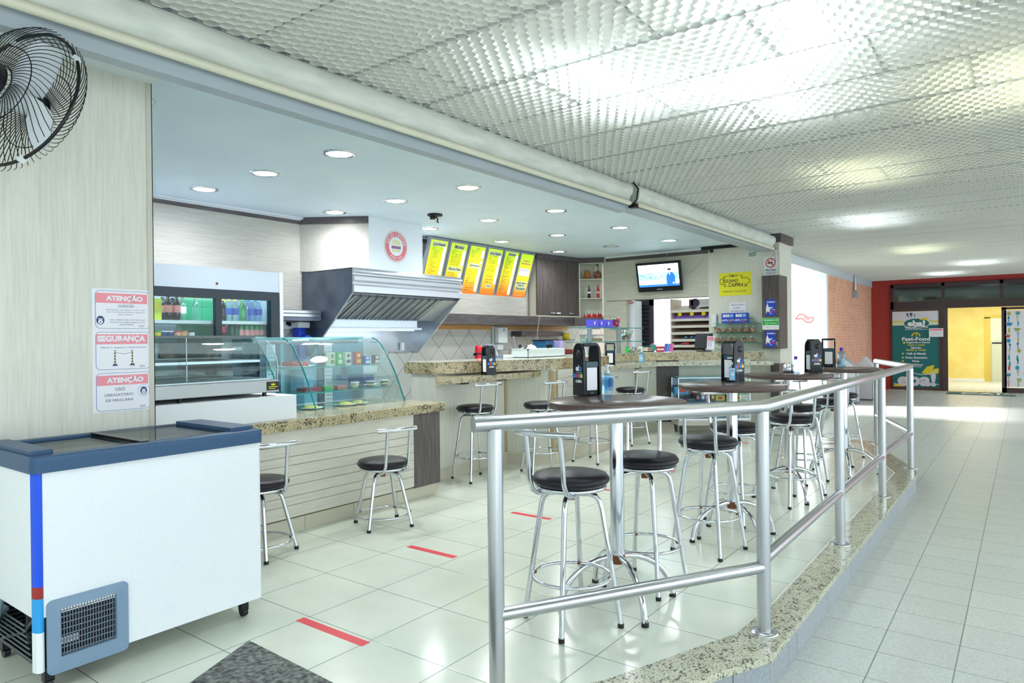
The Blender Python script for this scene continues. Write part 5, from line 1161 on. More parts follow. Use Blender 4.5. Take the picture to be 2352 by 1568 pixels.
m_ = MB(); m_.box(X, y1, 0, X+.04, y1+.07, HD+.03); m_.box(X, y0-.03, 0, X+.04, y0, HD+.03); m_.box(X, y1, HD-.08, X+.04, y0, HD+.03); m_.box(X, y1, .9, X+.04, y0, 1.1); m_.build('stile_frame', DKD, sd_)
z = 1.12
m_ = MB()
while z < HD-.10: m_.add([(X, y1+.07, z), (X, y0-.03, z), (X+.035, y0-.03, z+.06), (X+.035, y1+.07, z+.06), (X+.006, y1+.07, z-.006), (X+.006, y0-.03, z-.006), (X+.041, y0-.03, z+.054), (X+.041, y1+.07, z+.054)], [(0, 1, 2, 3), (7, 6, 5, 4), (0, 4, 5, 1), (2, 6, 7, 3)]); z += .068
m_.build('louvre_slats', DKD, sd_); m_ = MB(); m_.box(X+.030, y1+.06, 1.08, X+.034, y0-.02, HD-.07); m_.build('gap_shade_sheet', mat('painted gap shade', (.012, .010, .018), .6), sd_)  # near-black sheet added so the gaps between the slats look shaded
sh_ = thing('snack_shelving', 'beige slanted shelving of snack bags right of the bright opening', 'shelving', (XT+.3, 4.3, 0))
y0, y1 = ax(1540, 740, XT+.12).y, OP1-.01; SHM = mat('beige shelving board', (.56, .47, .38), .5); SHE = mat('beige shelf edge', (.72, .70, .62), .4)
m_ = MB(); m_.box(XT+.12, y0-.025, 0, XT+.52, y0, HD-.005); m_.box(XT+.12, y1, 0, XT+.52, y1+.02, HD-.005); m_.build('upright_panel', SHM, sh_)
zt_ = ax(1590, 712, XT+.12).z
m_ = MB(); m_.box(XT+.50, y1, 0, XT+.52, y0, zt_); m_.build('back_panel', SHM, sh_)
for py in (713, 733, 748.5, 764, 780, 793.5, 806):
    z_ = ax(1585, py, XT+.12).z
    m_ = MB(); m_.add([(XT+.12, y1, z_), (XT+.12, y0, z_), (XT+.50, y0, z_+.10), (XT+.50, y1, z_+.10), (XT+.12, y1, z_-.03), (XT+.12, y0, z_-.03), (XT+.50, y0, z_+.085), (XT+.50, y1, z_+.085)], [(0, 3, 2, 1), (4, 5, 6, 7), (0, 1, 5, 4)]); q = m_.build('slanted_shelf', SHM, sh_)
    m_ = MB(); m_.box(XT+.11, y1, z_-.028, XT+.12, y0, z_+.012); m_.build('shelf_edge', SHE, q)
m_ = MB(); yy0, yy1 = ax(1601, 680, XT+.20).y, y1+.02; m_.box(XT+.20, yy1, zt_+.05, XT+.45, yy0, HD-.02, 0); tag(m_.build('white_wall_unit', WHITE), 'white appliance at the top of the snack shelving, beside a small bright window', 'appliance')
m_ = MB(); m_.cyl((XT+.18, yy0+.03, zt_+.12), (XT+.22, yy0+.03, zt_+.12), .07); m_.box(XT+.18, yy0+.06, zt_+.04, XT+.3, yy0+.13, HD-.02); tag(m_.build('fan_heater', mat('dark purple plastic', (.06, .03, .08), .4)), 'dark round appliance left of the white unit above the snack shelving', 'appliance')
PUR = mat('purple bag', (.25, .14, .62), .35); BRN = mat('brown bag top', (.42, .18, .03), .4)
for i, px in enumerate((1563, 1591, 1618)):
    q = ax(px, 727, XT+.16); zz = ax(1585, 733, XT+.12).z+.015
    t = thing('snack_bag', ['left purple and brown snack bag on the beige shelving', 'middle purple and brown snack bag on the beige shelving', 'right purple and brown snack bag on the beige shelving'][i], 'snack bag', (XT+.20, q.y, zz), 0, 'snack bags on the beige shelving')
    V = []
    for a in range(9):
        for b in range(7):
            u, v = a/8-.5, b/6; bul = .035*math.sin(math.pi*(a/8))*math.sin(math.pi*v)
            V.append((-.03-bul+v*.14, u*.27*(1-.1*v), .0+v*.13+.008*math.sin(a*2+b)))
    Fc = [(a*7+b, (a+1)*7+b, (a+1)*7+b+1, a*7+b+1) for a in range(8) for b in range(6)]
    m_ = MB(); n = len(V); m_.add(V+[(x+.02, y, z-.01) for x, y, z in V], Fc+[tuple(k+n for k in f_[::-1]) for f_ in Fc], 0, True); m_.m = [1 if (k % 54) % 6 >= 3 else 0 for k in range(len(m_.m))]; m_.build('bag', [PUR, BRN], t, local=True)
    m_ = MB(Matrix.Translation((-.075, .0, .07)) @ Matrix.Rotation(math.radians(-90), 4, 'Y')); m_.ell(0, 0, .028, .035, 0); m_.lathe([(.0001, .012), (.03, .006), (.034, 0)], n=14); m_.build('round_print', YEL, t, local=True)
for k, (px, py, lab, c_, nm) in enumerate([(1576, 774, 'left small blue pack on the beige shelving', (.03, .16, .40), 'pack'), (1589, 774, 'middle small blue pack on the beige shelving', (.03, .16, .40), 'pack'), (1599, 774, 'right small blue pack on the beige shelving', (.03, .16, .40), 'pack'), (1575, 788, 'red and white pack on the lower beige shelf', (.75, .05, .09), 'pack')]):
    q = ax(px, py, XT+.17); t = thing('snack_pack', lab, 'snack pack', tuple(q), 0, 'small packs on the beige shelving'); m_ = MB(Matrix.Translation(q) @ Matrix.Rotation(math.radians(-25), 4, 'Y')); w_ = .03 if k < 3 else .07; m_.box(-.03, -w_, -.008, .03, w_, .012); m_.build('wrapper', mat('wrap %d' % (k//3), c_, .35), t, bevel=.003); m_ = MB(Matrix.Translation(q) @ Matrix.Rotation(math.radians(-25), 4, 'Y')); m_.box(-.02, -w_*.6, .0121, .0, w_*.6, .0128); m_.build('white_print', WTX, t)
# ---------- sign wall
WF = Fr((XT-.002, ax(1628, 700, XT-.002).y, 0), (0, -1, 0), (0, 0, 1))
def box2(mb, a, b, z=.001, mt=0, th_=0):
    (x0, y0), (x1, y1) = WFc.l(*a), WFc.l(*b)
    if th_: mb.box(x0, y0, 0, x1, y1, th_, mt)
    else: mb.rect(min(x0, x1), min(y0, y1), max(x0, x1), max(y0, y1), z, mt)
    return x0, y0, x1, y1
def signbox(fr, l, t_, r, b_): (x0, y1), (x1, y0) = fr.l(l, t_), fr.l(r, b_); return x0, y0, x1, y1
x0, y0, x1, y1 = signbox(WF, 1651.5, 628, 1725.5, 676.5); w_, h_ = x1-x0, y1-y0
m_ = MB(WF.M); m_.box(x0, y0, 0, x1, y1, .003, 0); z = .0036
m_.text('TEMOS', x0+w_*.30, y0+h_*.80, x0+w_*.60, y0+h_*.92, z, 1, bold=.01, shear=.2); m_.text('BOLINHO', x0+w_*.12, y0+h_*.57, x0+w_*.60, y0+h_*.72, z, 1, bold=.02, shear=.2); m_.text('CAIPIRA', x0+w_*.30, y0+h_*.38, x0+w_*.76, y0+h_*.54, z, 1, bold=.02, shear=.2); m_.text('PORÇÃO 7 und $ 6,90', x0+w_*.12, y0+h_*.12, x0+w_*.84, y0+h_*.24, z, 1, bold=.0, shear=.2)
sc_ = [(.28,.86),(.14,.83),(.18,.76),(.06,.74),(.02,.62),(.08,.50),(.20,.52),(.16,.42),(.26,.42)]; m_.line([(x0+w_*a, y0+h_*b) for a, b in sc_], .008, z, 1)
sc_ = [(.64,.88),(.74,.84),(.70,.74),(.86,.76),(.96,.66),(.94,.52),(.80,.46),(.88,.40),(.78,.38)]; m_.line([(x0+w_*a, y0+h_*b) for a, b in sc_], .008, z, 1)
tag(m_.build('handwritten_sign', [mat('yellow card', (.86, .80, .01), .5), BLK]), 'yellow handwritten sign TEMOS BOLINHO CAIPIRA on the pale wood wall', 'sign')
x0, y0, x1, y1 = signbox(WF, 1675, 695.5, 1713, 719); w_, h_ = x1-x0, y1-y0
m_ = MB(WF.M); m_.box(x0, y0, 0, x1, y1, .002, 0)
for i, s_ in enumerate(('OBRIGATÓRIO', 'O USO', 'DE MÁSCARA')): m_.text(s_, x0+w_*(.08 if i != 1 else .25), y0+h_*(.72-.29*i), x0+w_*(.92 if i != 1 else .66), y0+h_*(.90-.29*i), .0026, 1, shear=.2)
tag(m_.build('mask_notice', [PAPER, NAVY]), 'small white handwritten notice about masks below the yellow sign', 'notice')
x0, y0, x1, y1 = signbox(WF, 1716, 578, 1741, 590); m_ = MB(WF.M); m_.box(x0, y0, 0, x1, y1, .003, 0); m_.rect(x0+.01, y0+.01, x1-.01, y1-.01, .0034, 1); [m_.rect(x0+.03, y0+.02+.022*i, x1-.03, y0+.027+.022*i, .0038, 2) for i in range(3)]
tag(m_.build('framed_licence', [WHITE, mat('pale green paper', (.55, .66, .58), .5), BLK]), 'small framed certificate under the awning above the yellow sign', 'certificate')
x0, y0, x1, y1 = signbox(WF, 1754, 590, 1786.5, 631); w_, h_ = x1-x0, y1-y0
m_ = MB(WF.M); m_.box(x0, y0, 0, x1, y1, .004, 0); cx_, cy_ = x0+w_*.5, y0+h_*.66; m_.ell(cx_, cy_, w_*.36, w_*.36, .0046, 32, 1); m_.ell(cx_, cy_, w_*.29, w_*.29, .0050, 32, 0)
m_.rect(cx_-w_*.22, cy_-.010, cx_+w_*.16, cy_+.010, .0054, 2); m_.line([(cx_+w_*.02, cy_+.02), (cx_+w_*.08, cy_+.045), (cx_+w_*.04, cy_+.065)], .006, .0054, 2); m_.line([(cx_-w_*.22, cy_+w_*.22), (cx_+w_*.22, cy_-w_*.22)], w_*.075, .0058, 1)
m_.text('Não Fume', x0+w_*.14, y0+h_*.24, x0+w_*.86, y0+h_*.33, .0054, 2, bold=.03); m_.text('Utilize as Áreas', x0+w_*.12, y0+h_*.13, x0+w_*.88, y0+h_*.19, .0054, 2); m_.text('Designadas!', x0+w_*.2, y0+h_*.05, x0+w_*.8, y0+h_*.11, .0054, 2)
tag(m_.build('no_smoking_sign', [WHITE, RED, BLK]), 'white no smoking sign with red circle, NÃO FUME, above the dark cabinet column', 'sign')
# stickers on the dark cladding box
SF = Fr((kx-.001, ka, 0), (0, -1, 0), (0, 0, 1)); SBL = mat('royal blue sticker', (.01, .06, .55), .35)
for (l, t_, r, b_, lab) in ((1759, 688, 1782, 724.5, 'upper blue card sticker with white star on the dark cabinet column'), (1759, 760, 1782, 796, 'lower blue card sticker with white star on the dark cabinet column')):
    x0, y0, x1, y1 = signbox(SF, l, t_, r, b_); w_, h_ = x1-x0, y1-y0; m_ = MB(SF.M); m_.box(x0, y0, 0, x1, y1, .0015, 0)
    m_.text('sodexo', x0+w_*.12, y0+h_*.80, x0+w_*.94, y0+h_*.91, .002, 1, bold=.03)
    st = [];
    for k in range(10):
        a = math.radians(90-36*k); r = h_*(.36 if k % 2 == 0 else .13); px_, py_ = x0+w_*.16+r*math.cos(a), y0+h_*.42+r*math.sin(a); st.append((max(px_, x0+.002), py_))
    m_.poly(st, .0019, 1); m_.rect(x0+w_*.33, y0+h_*.21, x1, y0+h_*.26, .002, 2); m_.rect(x0+w_*.58, y0+h_*.36, x0+w_*.94, y0+h_*.39, .002, 1); m_.rect(x0+w_*.7, y0+h_*.33, x0+w_*.94, y0+h_*.345, .002, 2); m_.rect(x0+w_*.4, y0+h_*.11, x0+w_*.70, y0+h_*.125, .002, 1)
    tag(m_.build('card_sticker', [SBL, WTX, mat('sticker red', (.75, .02, .12), .4)]), lab, 'sticker', 'blue card stickers on the dark column')
x0, y0, x1, y1 = signbox(SF, 1751, 730, 1789.5, 756.5); w_, h_ = x1-x0, y1-y0; m_ = MB(SF.M); m_.box(x0, y0, 0, x1, y1, .0015, 1); m_.rect(x0+.004, y0+h_*.38, x1-.004, y1-.004, .0019, 0); m_.text('Atendemos via', x0+w_*.08, y0+h_*.74, x0+w_*.94, y0+h_*.90, .0024, 1, bold=.02)
m_.ell(x0+w_*.26, y0+h_*.53, w_*.09, w_*.09, .0024, 18, 1); m_.ell(x0+w_*.26, y0+h_*.53, w_*.07, w_*.07, .0026, 18, 0); m_.text('WhatsApp', x0+w_*.40, y0+h_*.49, x0+w_*.86, y0+h_*.59, .0024, 1, bold=.02); m_.text('12-98125-8-57', x0+w_*.08, y0+h_*.10, x0+w_*.92, y0+h_*.28, .0024, 2)
tag(m_.build('message_sticker', [GRN, WTX, mat('grey ink', (.55, .6, .62), .5)]), 'green and white Atendemos via sticker between the two blue ones', 'sticker')
m_ = MB(SF.M); q = SF.l(1785, 800); q = SF.l(1785, 802); 
a = SF.l(1785, 778)[0]; m_.ring((a, zb+.09, .006), .012, .003, (0, 0, 1), 16, 6); m_.ring((a, zb+.055, .006), .014, .003, (0, 0, 1), 16, 6); m_.box(a-.006, zb+.06, 0, a+.006, zb+.1, .012); tag(m_.build('padlock', CHROME), 'small padlock and hasp near the bottom of the dark cabinet column', 'padlock')
# glass shelves with sweets on the sign wall
for i, (py, lab) in enumerate(((743.5, 'top glass shelf holding the blue wafer boxes'), (765.5, 'middle glass shelf with tied sweet bags'), (788, 'bottom glass shelf with tied sweet bags'))):
    a, b = ax(1640, py, XT-.12), ax(1747, py-1, XT-.12); m_ = MB(); m_.box(XT-.20, b.y, a.z-.004, XT-.001, a.y, a.z+.004)
    tag(m_.build('glass_shelf', [glassmat('shelf glass', (.55, .85, .78), .5)]), lab+' on the pale wood wall', 'shelf', 'glass shelves on the sign wall')
    if i == 0: zg0 = a.z+.005
    if i == 1: zg1 = a.z+.005
    if i == 2: zg2 = a.z+.005
BIS = mat('bis blue', (.02, .07, .50), .35)
for l, r, lab in ((1657, 1687, 'left blue wafer box on the top glass shelf'), (1686, 1716, 'right blue wafer box on the top glass shelf')):
    a, b = ax(l, 740, XT-.17), ax(r, 740, XT-.17); zt_b = ax(1670, 719, XT-.17).z; hh = zt_b-zg0
    t = thing('wafer_box', lab, 'box', (XT-.12, (a.y+b.y)/2, zg0), 0, 'blue wafer boxes on the glass shelf'); m_ = MB(); m_.box(XT-.165, b.y, zg0, XT-.07, a.y, zt_b); m_.build('carton', BIS, t)
    f = Fr((XT-.1655, a.y, zg0), (0, -1, 0), (0, 0, 1)); w_ = a.y-b.y; m_ = MB(f.M); m_.text('BIS', w_*.12, hh*.60, w_*.62, hh*.88, .0008, 0, bold=.04); m_.text('LACTA', w_*.04, hh*.20, w_*.48, hh*.38, .0008, 0, bold=.03); m_.text('AO LEITE', w_*.54, hh*.24, w_*.97, hh*.36, .0008, 1, bold=.02); m_.rect(w_*.55, hh*.08, w_*.78, hh*.17, .0008, 2); m_.ell(w_*.78, hh*.74, w_*.14, hh*.16, .0007, 16, 3); m_.build('box_print', [WTX, YEL, RED, mat('light blue print', (.2, .45, .8), .4)], t)
CBG = glassmat('cellophane', (.95, .94, .92), .5, .15)
def swbag(lab, px, z0, i, col=(.50, .30, .18)):
    q = ax(px, 775, XT-.11); t = thing('sweet_bag', lab, 'sweet bag', (XT-.11, q.y, z0), 0, 'tied cellophane bags of sweets on the glass shelves')
    m_ = MB(); random.seed(i+50)
    for k in range(16): a, r = random.random()*6.28, random.random()**.5*.036; m_.box(-.014, -.012, -.010, .014, .012, .010, 0, Matrix.Translation((r*math.cos(a), r*math.sin(a), .014+random.random()*.05)) @ Matrix.Rotation(random.random()*3, 4, (random.random(), 1, .3)))
    tag(m_.build('sweets', mat('brown sweets', col, .5), t, local=True), kind='stuff')
    m_ = MB(); m_.lathe([(.0001, 0), (.05, .002), (.055, .03), (.045, .07), (.010, .092), (.028, .125)], n=12, caps=False); m_.build('cellophane', CBG, t, local=True)
    m_ = MB(); m_.ring((0, 0, .092), .012, .004, n=12, k=5); m_.build('ribbon', WTX, t, local=True)
ordn = ['first', 'second', 'third', 'fourth', 'fifth', 'sixth', 'seventh']
for i, px in enumerate((1648, 1663, 1680, 1699, 1715, 1730)): swbag('%s tied sweet bag from the left on the middle glass shelf' % ordn[i], px, zg1, i)
for i, px in enumerate((1648, 1656, 1676, 1687, 1707, 1725)): swbag('%s tied sweet bag from the left on the bottom glass shelf' % ordn[i], px, zg2, i+9, (.45, .16, .10))
q0, q1 = ax(1633, 721, XT-.06), ax(1645, 750, XT-.06); m_ = MB(); m_.box(XT-.06, q1.y, q1.z, XT-.002, q0.y, q0.z); o = m_.build('cup_dispenser', WHITE, bevel=.008); tag(o, 'narrow white wall dispenser left of the glass shelves', 'dispenser')
# ================================================================ NAPKIN DISPENSERS
SQ = [mat('logo blue', (.01, .22, .75), .35), mat('logo red', (.70, .02, .05), .35), mat('logo yellow', (.85, .65, .02), .35), WTX]
def make_disp(label, group):
    t = thing('napkin_dispenser', label, 'napkin dispenser', (0, 0, 0), 0, group)
    D, H, W = .050, .290, .052
    m_ = MB(); m_.box(-W+.006, -D+.010, .0, W-.006, D-.010, .190); m_.build('lower_body', BLACKP, t, bevel=.006, local=True)
    m_ = MB(); m_.box(-W+.004, -.034, .270, W-.004, .034, .2895); m_.build('top_bar', BLACKP, t, bevel=.006, local=True)
    for sx_ in (-1, 1):
        out = [(-D, 0), (D, 0), (D-.004, H-.06)]+[( (D-.006)*math.cos(math.radians(a)), H-.05+.05*math.sin(math.radians(a))) for a in range(15, 180, 15)]+[(-D+.004, H-.06)]
        xa, xb = sx_*(W-.004), sx_*(W+.010)
        m_ = MB(Matrix(((0, 0, 1, 0), (1, 0, 0, 0), (0, 1, 0, 0), (0, 0, 0, 1)))); m_.prism(out, min(xa, xb), max(xa, xb)); q = m_.build('side_plate', BLACKP, t, bevel=.004, local=True)
        f = Matrix(((0, 0, sx_, sx_*(W+.0106)), (sx_, 0, 0, 0), (0, 1, 0, 0), (0, 0, 0, 1)))
        m_ = MB(f); m_.lathe([(.027, .0), (.024, -.002), (.021, .0035), (.0001, .004)], (0.010, .228, 0), 24); m_.build('round_dimple', mat('dimple black', (.005, .006, .008), .35), q, local=True)
        m_ = MB(f); z = .0006
        m_.text('el', -.022, .136, .008, .168, z, 3, bold=.05); m_.ring((.021, .147, z+.001), .010, .004, (0, 0, 1), 18, 5, 0); m_.rect(.021, .145, .033, .149, z+.006, 1); m_.rect(-.022, .126, .032, .1275, z, 3)
        for k, c_ in ((0, 0), (1, 1), (2, 0), (3, 2)): m_.rect(-.044+.021*k+.003, .099, -.025+.021*k+.003, .120, z+.0004*k, c_)
        m_.text('cielo', -.024, .072, .032, .092, z, 3, bold=.03); m_.build('card_logos', SQ, q, local=True)
    for sy_ in (-1, 1):
        f = Matrix(((-sy_, 0, 0, 0), (0, 0, sy_, sy_*(D-.0095)), (0, 1, 0, 0), (0, 0, 0, 1)))
        m_ = MB(f); m_.box(-.042, .158, 0, .042, .186, .004, 1); m_.rect(-.036, .030, .036, .154, .003, 0); m_.rect(-.012, .012, .012, .018, .003, 2)
        m_.build('napkin_window', [PAPER, mat('dark teal band', (.01, .06, .09), .3), mat('faint print', (.1, .14, .16), .4)], t, local=True)
    return t
gD = 'napkin dispensers with card logos'
dp = make_disp('large black napkin dispenser on the nearest round table, white napkins facing right', gD)
def place(o, x, y, z, ang): o.location = (x, y, z); o.rotation_euler = (0, 0, math.radians(ang))   # ang: way the napkin face (-Y local) looks
def face(a): return a+90
P = az(1349, 907, 1.034); place(dp, P.x, P.y, 1.034, face(249))
ds = [((1683, 873, 1.034), 154, 'black napkin dispenser on the second round table, behind a gel bottle'), ((1868, 851, 1.034), 128, 'black napkin dispenser on the third round table, beside the steel toothpick holder'),
      ((1903, 836, 1.034), 195, 'black napkin dispenser on the farthest round table, beside a purple capped bottle'), ((1122, 852, 1.001), 156, 'black napkin dispenser standing on the nearer granite ledge'), ((1402, 834, 1.001), 205, 'black napkin dispenser standing on the farther granite ledge')]
def onT(px, py, k, r=.27):
    P = az(px, py, 1.034); hd = Vector((P.x, P.y)).normalized(); c2 = Vector((TB[k].x, TB[k].y)); t0 = c2.dot(hd); pd = (c2-hd*t0).length
    q = math.sqrt(max(0, r*r-pd*pd)); t1 = min(max(Vector((P.x, P.y)).length, t0-q), t0+q)
    P.x, P.y = hd.x*t1, hd.y*t1; return P
for ii, ((px, py, z), a, lab) in enumerate(ds):
    P = onT(px, py, ii+1) if ii < 3 else az(px, py, z)
    if z < 1.02: 
        P = ay(px, py, 4.232 if px < 1300 else 4.30)
    o = dup(dp, (P.x, P.y, z), math.radians(face(a)), lab)
# ---------------- bottles and holders on the tables
GEL = glassmat('gel plastic', (.62, .84, .95), .5, .05); FROST = mat('frosted white plastic', (.75, .82, .88), .4)
def pump(label, px, py, z, hh, r, Yp=None, lab_c=(.30, .62, .88), rot=0):
    P = az(px, py, z) if Yp is None else ay(px, py, Yp); t = thing('gel_bottle', label, 'bottle', (P.x, P.y, z), math.radians(rot), 'hand gel pump bottles')
    m_ = MB(); m_.rbox(-r, -r*.7, 0, r, r*.7, hh*.62, r*.35); m_.lathe([(r*.62, hh*.62), (r*.5, hh*.68), (.012, hh*.70)], n=18); m_.build('bottle_body', GEL, t, local=True)
    m_ = MB(); m_.cyl((0, 0, hh*.69), (0, 0, hh*.80), .015); m_.cyl((0, 0, hh*.80), (0, 0, hh*.93), .007); m_.cyl((0, 0, hh*.92), (0, 0, hh), .010); m_.box(-.045, -.007, hh*.94, 0, .007, hh*.985); m_.build('pump_head', FROST, t, bevel=.002, local=True)
    m_ = MB(); m_.box(-r*1.02, -r*.72, hh*.08, r*.1, -r*.705, hh*.56, 0); m_.box(-r*1.02, -r*.72, hh*.08, -r*1.005, r*.4, hh*.56, 0); m_.box(-r*.7, -r*.735, hh*.44, -r*.3, -r*.72, hh*.5, 1); m_.box(-r*.8, -r*.735, hh*.28, -r*.1, -r*.72, hh*.33, 2)
    m_.build('blue_label', [mat('sky label', lab_c, .4), RED, WTX], t, local=True)
    return t
pump('clear hand gel pump bottle with blue label on the nearest round table', 1395, 903, 1.034, .165, .030, rot=160)
pump('clear hand gel pump bottle with blue label on the second round table', 1686, 877, 1.034, .175, .030, rot=-60)
pump('large clear hand gel pump bottle on the farther granite ledge', 1474, 829, 1.001, .215, .036, Yp=4.30, lab_c=(.05, .45, .30), rot=-40)
P = onT(1933, 841, 3, .30); t = thing('cleaner_bottle', 'waisted clear bottle with purple cap on the farthest round table', 'bottle', (P.x, P.y, 1.034))
m_ = MB(); m_.lathe([(.0001, 0), (.040, 0), (.042, .02), (.040, .06), (.034, .085), (.040, .12), (.040, .14), (.018, .158), (.015, .165), (.0001, .165)], n=22); m_.build('bottle_body', GEL, t, local=True)
m_ = MB(); m_.lathe([(.017, .163), (.017, .195), (.0001, .195)], n=16, caps=False); m_.build('cap', mat('purple cap', (.12, .04, .65), .35), t, local=True); m_ = MB(); m_.lathe([(.0425, .02), (.041, .06)], n=22, caps=False); m_.build('label_band', mat('pale blue label', (.45, .68, .85), .4), t, local=True)
P = onT(1843, 848, 2, .2); t = thing('cleaner_bottle', 'purple topped bottle lying half hidden behind the dispenser on the third table', 'bottle', (P.x+.10, P.y+.08, 1.034))
m_ = MB(); m_.lathe([(.0001, 0), (.035, 0), (.035, .09), (.014, .115), (.0001, .115)], n=18); m_.build('bottle_body', BLB, t, local=True); m_ = MB(); m_.lathe([(.015, .113), (.015, .14), (.0001, .14)], n=14, caps=False); m_.build('cap', mat('purple cap', (.12, .04, .65), .35), t, local=True)
P = onT(1811, 850, 2, .24); t = thing('toothpick_holder', 'small polished steel toothpick holder on the third round table', 'holder', (P.x, P.y, 1.034))
m_ = MB(); m_.lathe([(.0001, .0), (.042, .0), (.044, .012), (.046, .06), (.040, .066), (.044, .072), (.0001, .074)], n=24); m_.build('steel_pot', CHROME, t, local=True); m_ = MB(); m_.lathe([(.045, 0), (.047, .004), (.045, .008)], n=24); m_.build('rubber_base', BLACKR, t, local=True)
m_ = MB(); [m_.cyl((-.02+.004*k, -.01, .06), (-.024+.006*k, -.012, .088), .0015, n=5) for k in range(5)]; m_.build('toothpicks', mat('toothpick wood', (.70, .52, .25), .6), t, local=True)
# ---------------- glass shelf stand on the bar
GY = 4.75; gs = thing('glass_shelf_stand', 'two-tier glass shelf stand on steel posts standing on the bar counter', 'shelf stand', (8.4, GY, 1.135))
zA, zB = ay(1400, 753, GY).z, ay(1400, 784.5, GY).z; gA0, gA1, gB0, gB1 = ay(1310, 753, GY).x, ay(1461, 753, GY).x, ay(1318, 784, GY).x, ay(1463, 784, GY).x
for z_, a, b in ((zA, gA0, gA1), (zB, gB0, gB1)):
    m_ = MB(); m_.box(a, GY-.13, z_-.005, b, GY+.13, z_+.005); q = m_.build('glass_shelf', glassmat('stand glass', (.60, .92, .88), .5), gs); m_ = MB(); m_.box(a, GY-.132, z_-.005, b, GY-.128, z_+.004); m_.build('green_edge', GEDGE, q)
for px in (1355, 1421):
    q = ay(px, 800, GY); m_ = MB(); m_.box(q.x-.035, GY-.02, 1.136, q.x-.008, GY+.02, zA-.02); m_.box(q.x+.004, GY-.02, 1.136, q.x+.028, GY+.02, zA-.02); m_.box(q.x-.12, GY-.10, zA-.022, q.x+.12, GY+.10, zA-.006); m_.build('steel_post', STEEL, gs, bevel=.003)
PBL = mat('violet blue box', (.10, .08, .62), .4)
for i, px in enumerate((1361, 1377, 1393)):
    q = ay(px, 745, GY-.04); t = thing('blue_box', ['left violet blue box on the glass shelf stand', 'middle violet blue box on the glass shelf stand', 'right violet blue box on the glass shelf stand'][i], 'box', (q.x, GY-.04, zA+.006), 0, 'violet blue boxes on the glass stand')
    m_ = MB(); m_.box(-.085, -.05, 0, .085, .05, .105); m_.build('carton', PBL, t, local=True); m_ = MB(); m_.rect(-.04, .035, -.015, .075, 0, 0, Matrix.Translation((0, -.0506, 0)) @ Matrix.Rotation(math.radians(90), 4, 'X')); m_.build('white_mark', WTX, t, local=True)
q = ay(1412, 750, GY); t = thing('candy_vase', 'flared glass vase full of pink wrapped candies on the glass stand', 'vase', (q.x, GY, zA+.006))
m_ = MB(); m_.lathe([(.055, .002), (.060, .02), (.075, .09), (.095, .175)], n=8, caps=False); m_.lathe([(.0001, 0), (.055, .0)], n=8, caps=False); m_.build('glass_vase', glassmat('vase glass', (.93, .93, .96), .6, .04), t, local=True)
m_ = MB(); random.seed(12)
for k in range(90): a, zz = random.random()*6.28, .012+random.random()*.12; r = random.random()**.5*(.050+.18*zz); m_.box(-.014, -.009, -.008, .014, .009, .008, random.choice((0, 0, 0, 1, 2)), Matrix.Translation((r*math.cos(a), r*math.sin(a), zz)) @ Matrix.Rotation(random.random()*3, 4, (random.random(), 1, .3)))
tag(m_.build('candies', [mat('magenta candy', (.62, .02, .22), .4), mat('dark candy', (.20, .02, .05), .4), mat('green candy', (.25, .55, .10), .4)], t, local=True), kind='stuff')
q = ay(1438, 780, GY); t = thing('sachet_bowl', 'glass bowl of brown and silver sachets on the lower glass shelf of the stand', 'bowl', (q.x, GY, zB+.006))
m_ = MB(); m_.lathe([(.06, .0), (.085, .08), (.115, .155)], n=20, caps=False); m_.lathe([(.0001, 0), (.06, 0)], n=20, caps=False); m_.build('glass_bowl', _mc['vase glass'], t, local=True)
m_ = MB(); random.seed(5)
for k in range(26): a, zz = random.random()*6.28, .03+random.random()*.09; r = random.random()**.5*(.045+.3*zz); m_.box(-.024, -.003, -.034, .024, .003, .034, random.choice((0, 1, 2)), Matrix.Translation((r*math.cos(a), r*math.sin(a), zz)) @ Matrix.Rotation(random.random()*3, 4, (random.random(), random.random(), 1)))
tag(m_.build('sachets', [mat('brown sachet', (.30, .14, .06), .4), mat('silver sachet', (.55, .56, .60), .25, .8), mat('tan sachet', (.62, .38, .18), .4)], t, local=True), kind='stuff')
for i, px in enumerate((1341, 1366)):
    q = ay(px, 784, 4.86); t = thing('food_container', ['left clear food container on the lower glass shelf of the stand', 'right clear food container on the lower glass shelf of the stand'][i], 'container', (q.x, 4.82, zB+.006), 0, 'clear food containers on the glass stand')
    m_ = MB(); m_.box(-.085, -.05, 0, .085, .05, .085); m_.build('clear_box', CP_, t, local=True); m_ = MB(); m_.box(-.075, -.04, .003, .075, .04, .045); m_.build('food', mat('food %d' % i, ((.70, .80, .66), (.62, .42, .26))[i], .5), t, local=True); m_ = MB(); m_.box(-.09, -.055, .085, .09, .055, .095); m_.build('lid', mat('mauve lid', (.30, .22, .32), .4), t, local=True)
# ---------------- small goods on the bar top
TZ = 1.136
def onbar(px, Yp): q = ay(px, 800, Yp); return q.x
t = thing('candy_bowl', 'white glass bowl of pink and green candies on the bar top', 'bowl', (onbar(1450, 4.72), 4.72, TZ))
m_ = MB(); m_.lathe([(.0001, 0), (.05, .0), (.085, .045), (.10, .085)], n=22, caps=False); m_.build('bowl', glassmat('white bowl glass', (.90, .90, .92), .9, .1), t, local=True)
m_ = MB(); random.seed(2)
for k in range(40): a, zz = random.random()*6.28, .012+random.random()*.05; r = random.random()**.5*(.045+.5*zz); m_.box(-.012, -.009, -.008, .012, .009, .008, random.choice((0, 1, 2)), Matrix.Translation((r*math.cos(a), r*math.sin(a), zz)) @ Matrix.Rotation(random.random()*3, 4, (random.random(), 1, .3)))
tag(m_.build('candies', [mat('rose candy', (.75, .20, .30), .4), WTX, mat('leaf candy', (.35, .60, .15), .4)], t, local=True), kind='stuff')
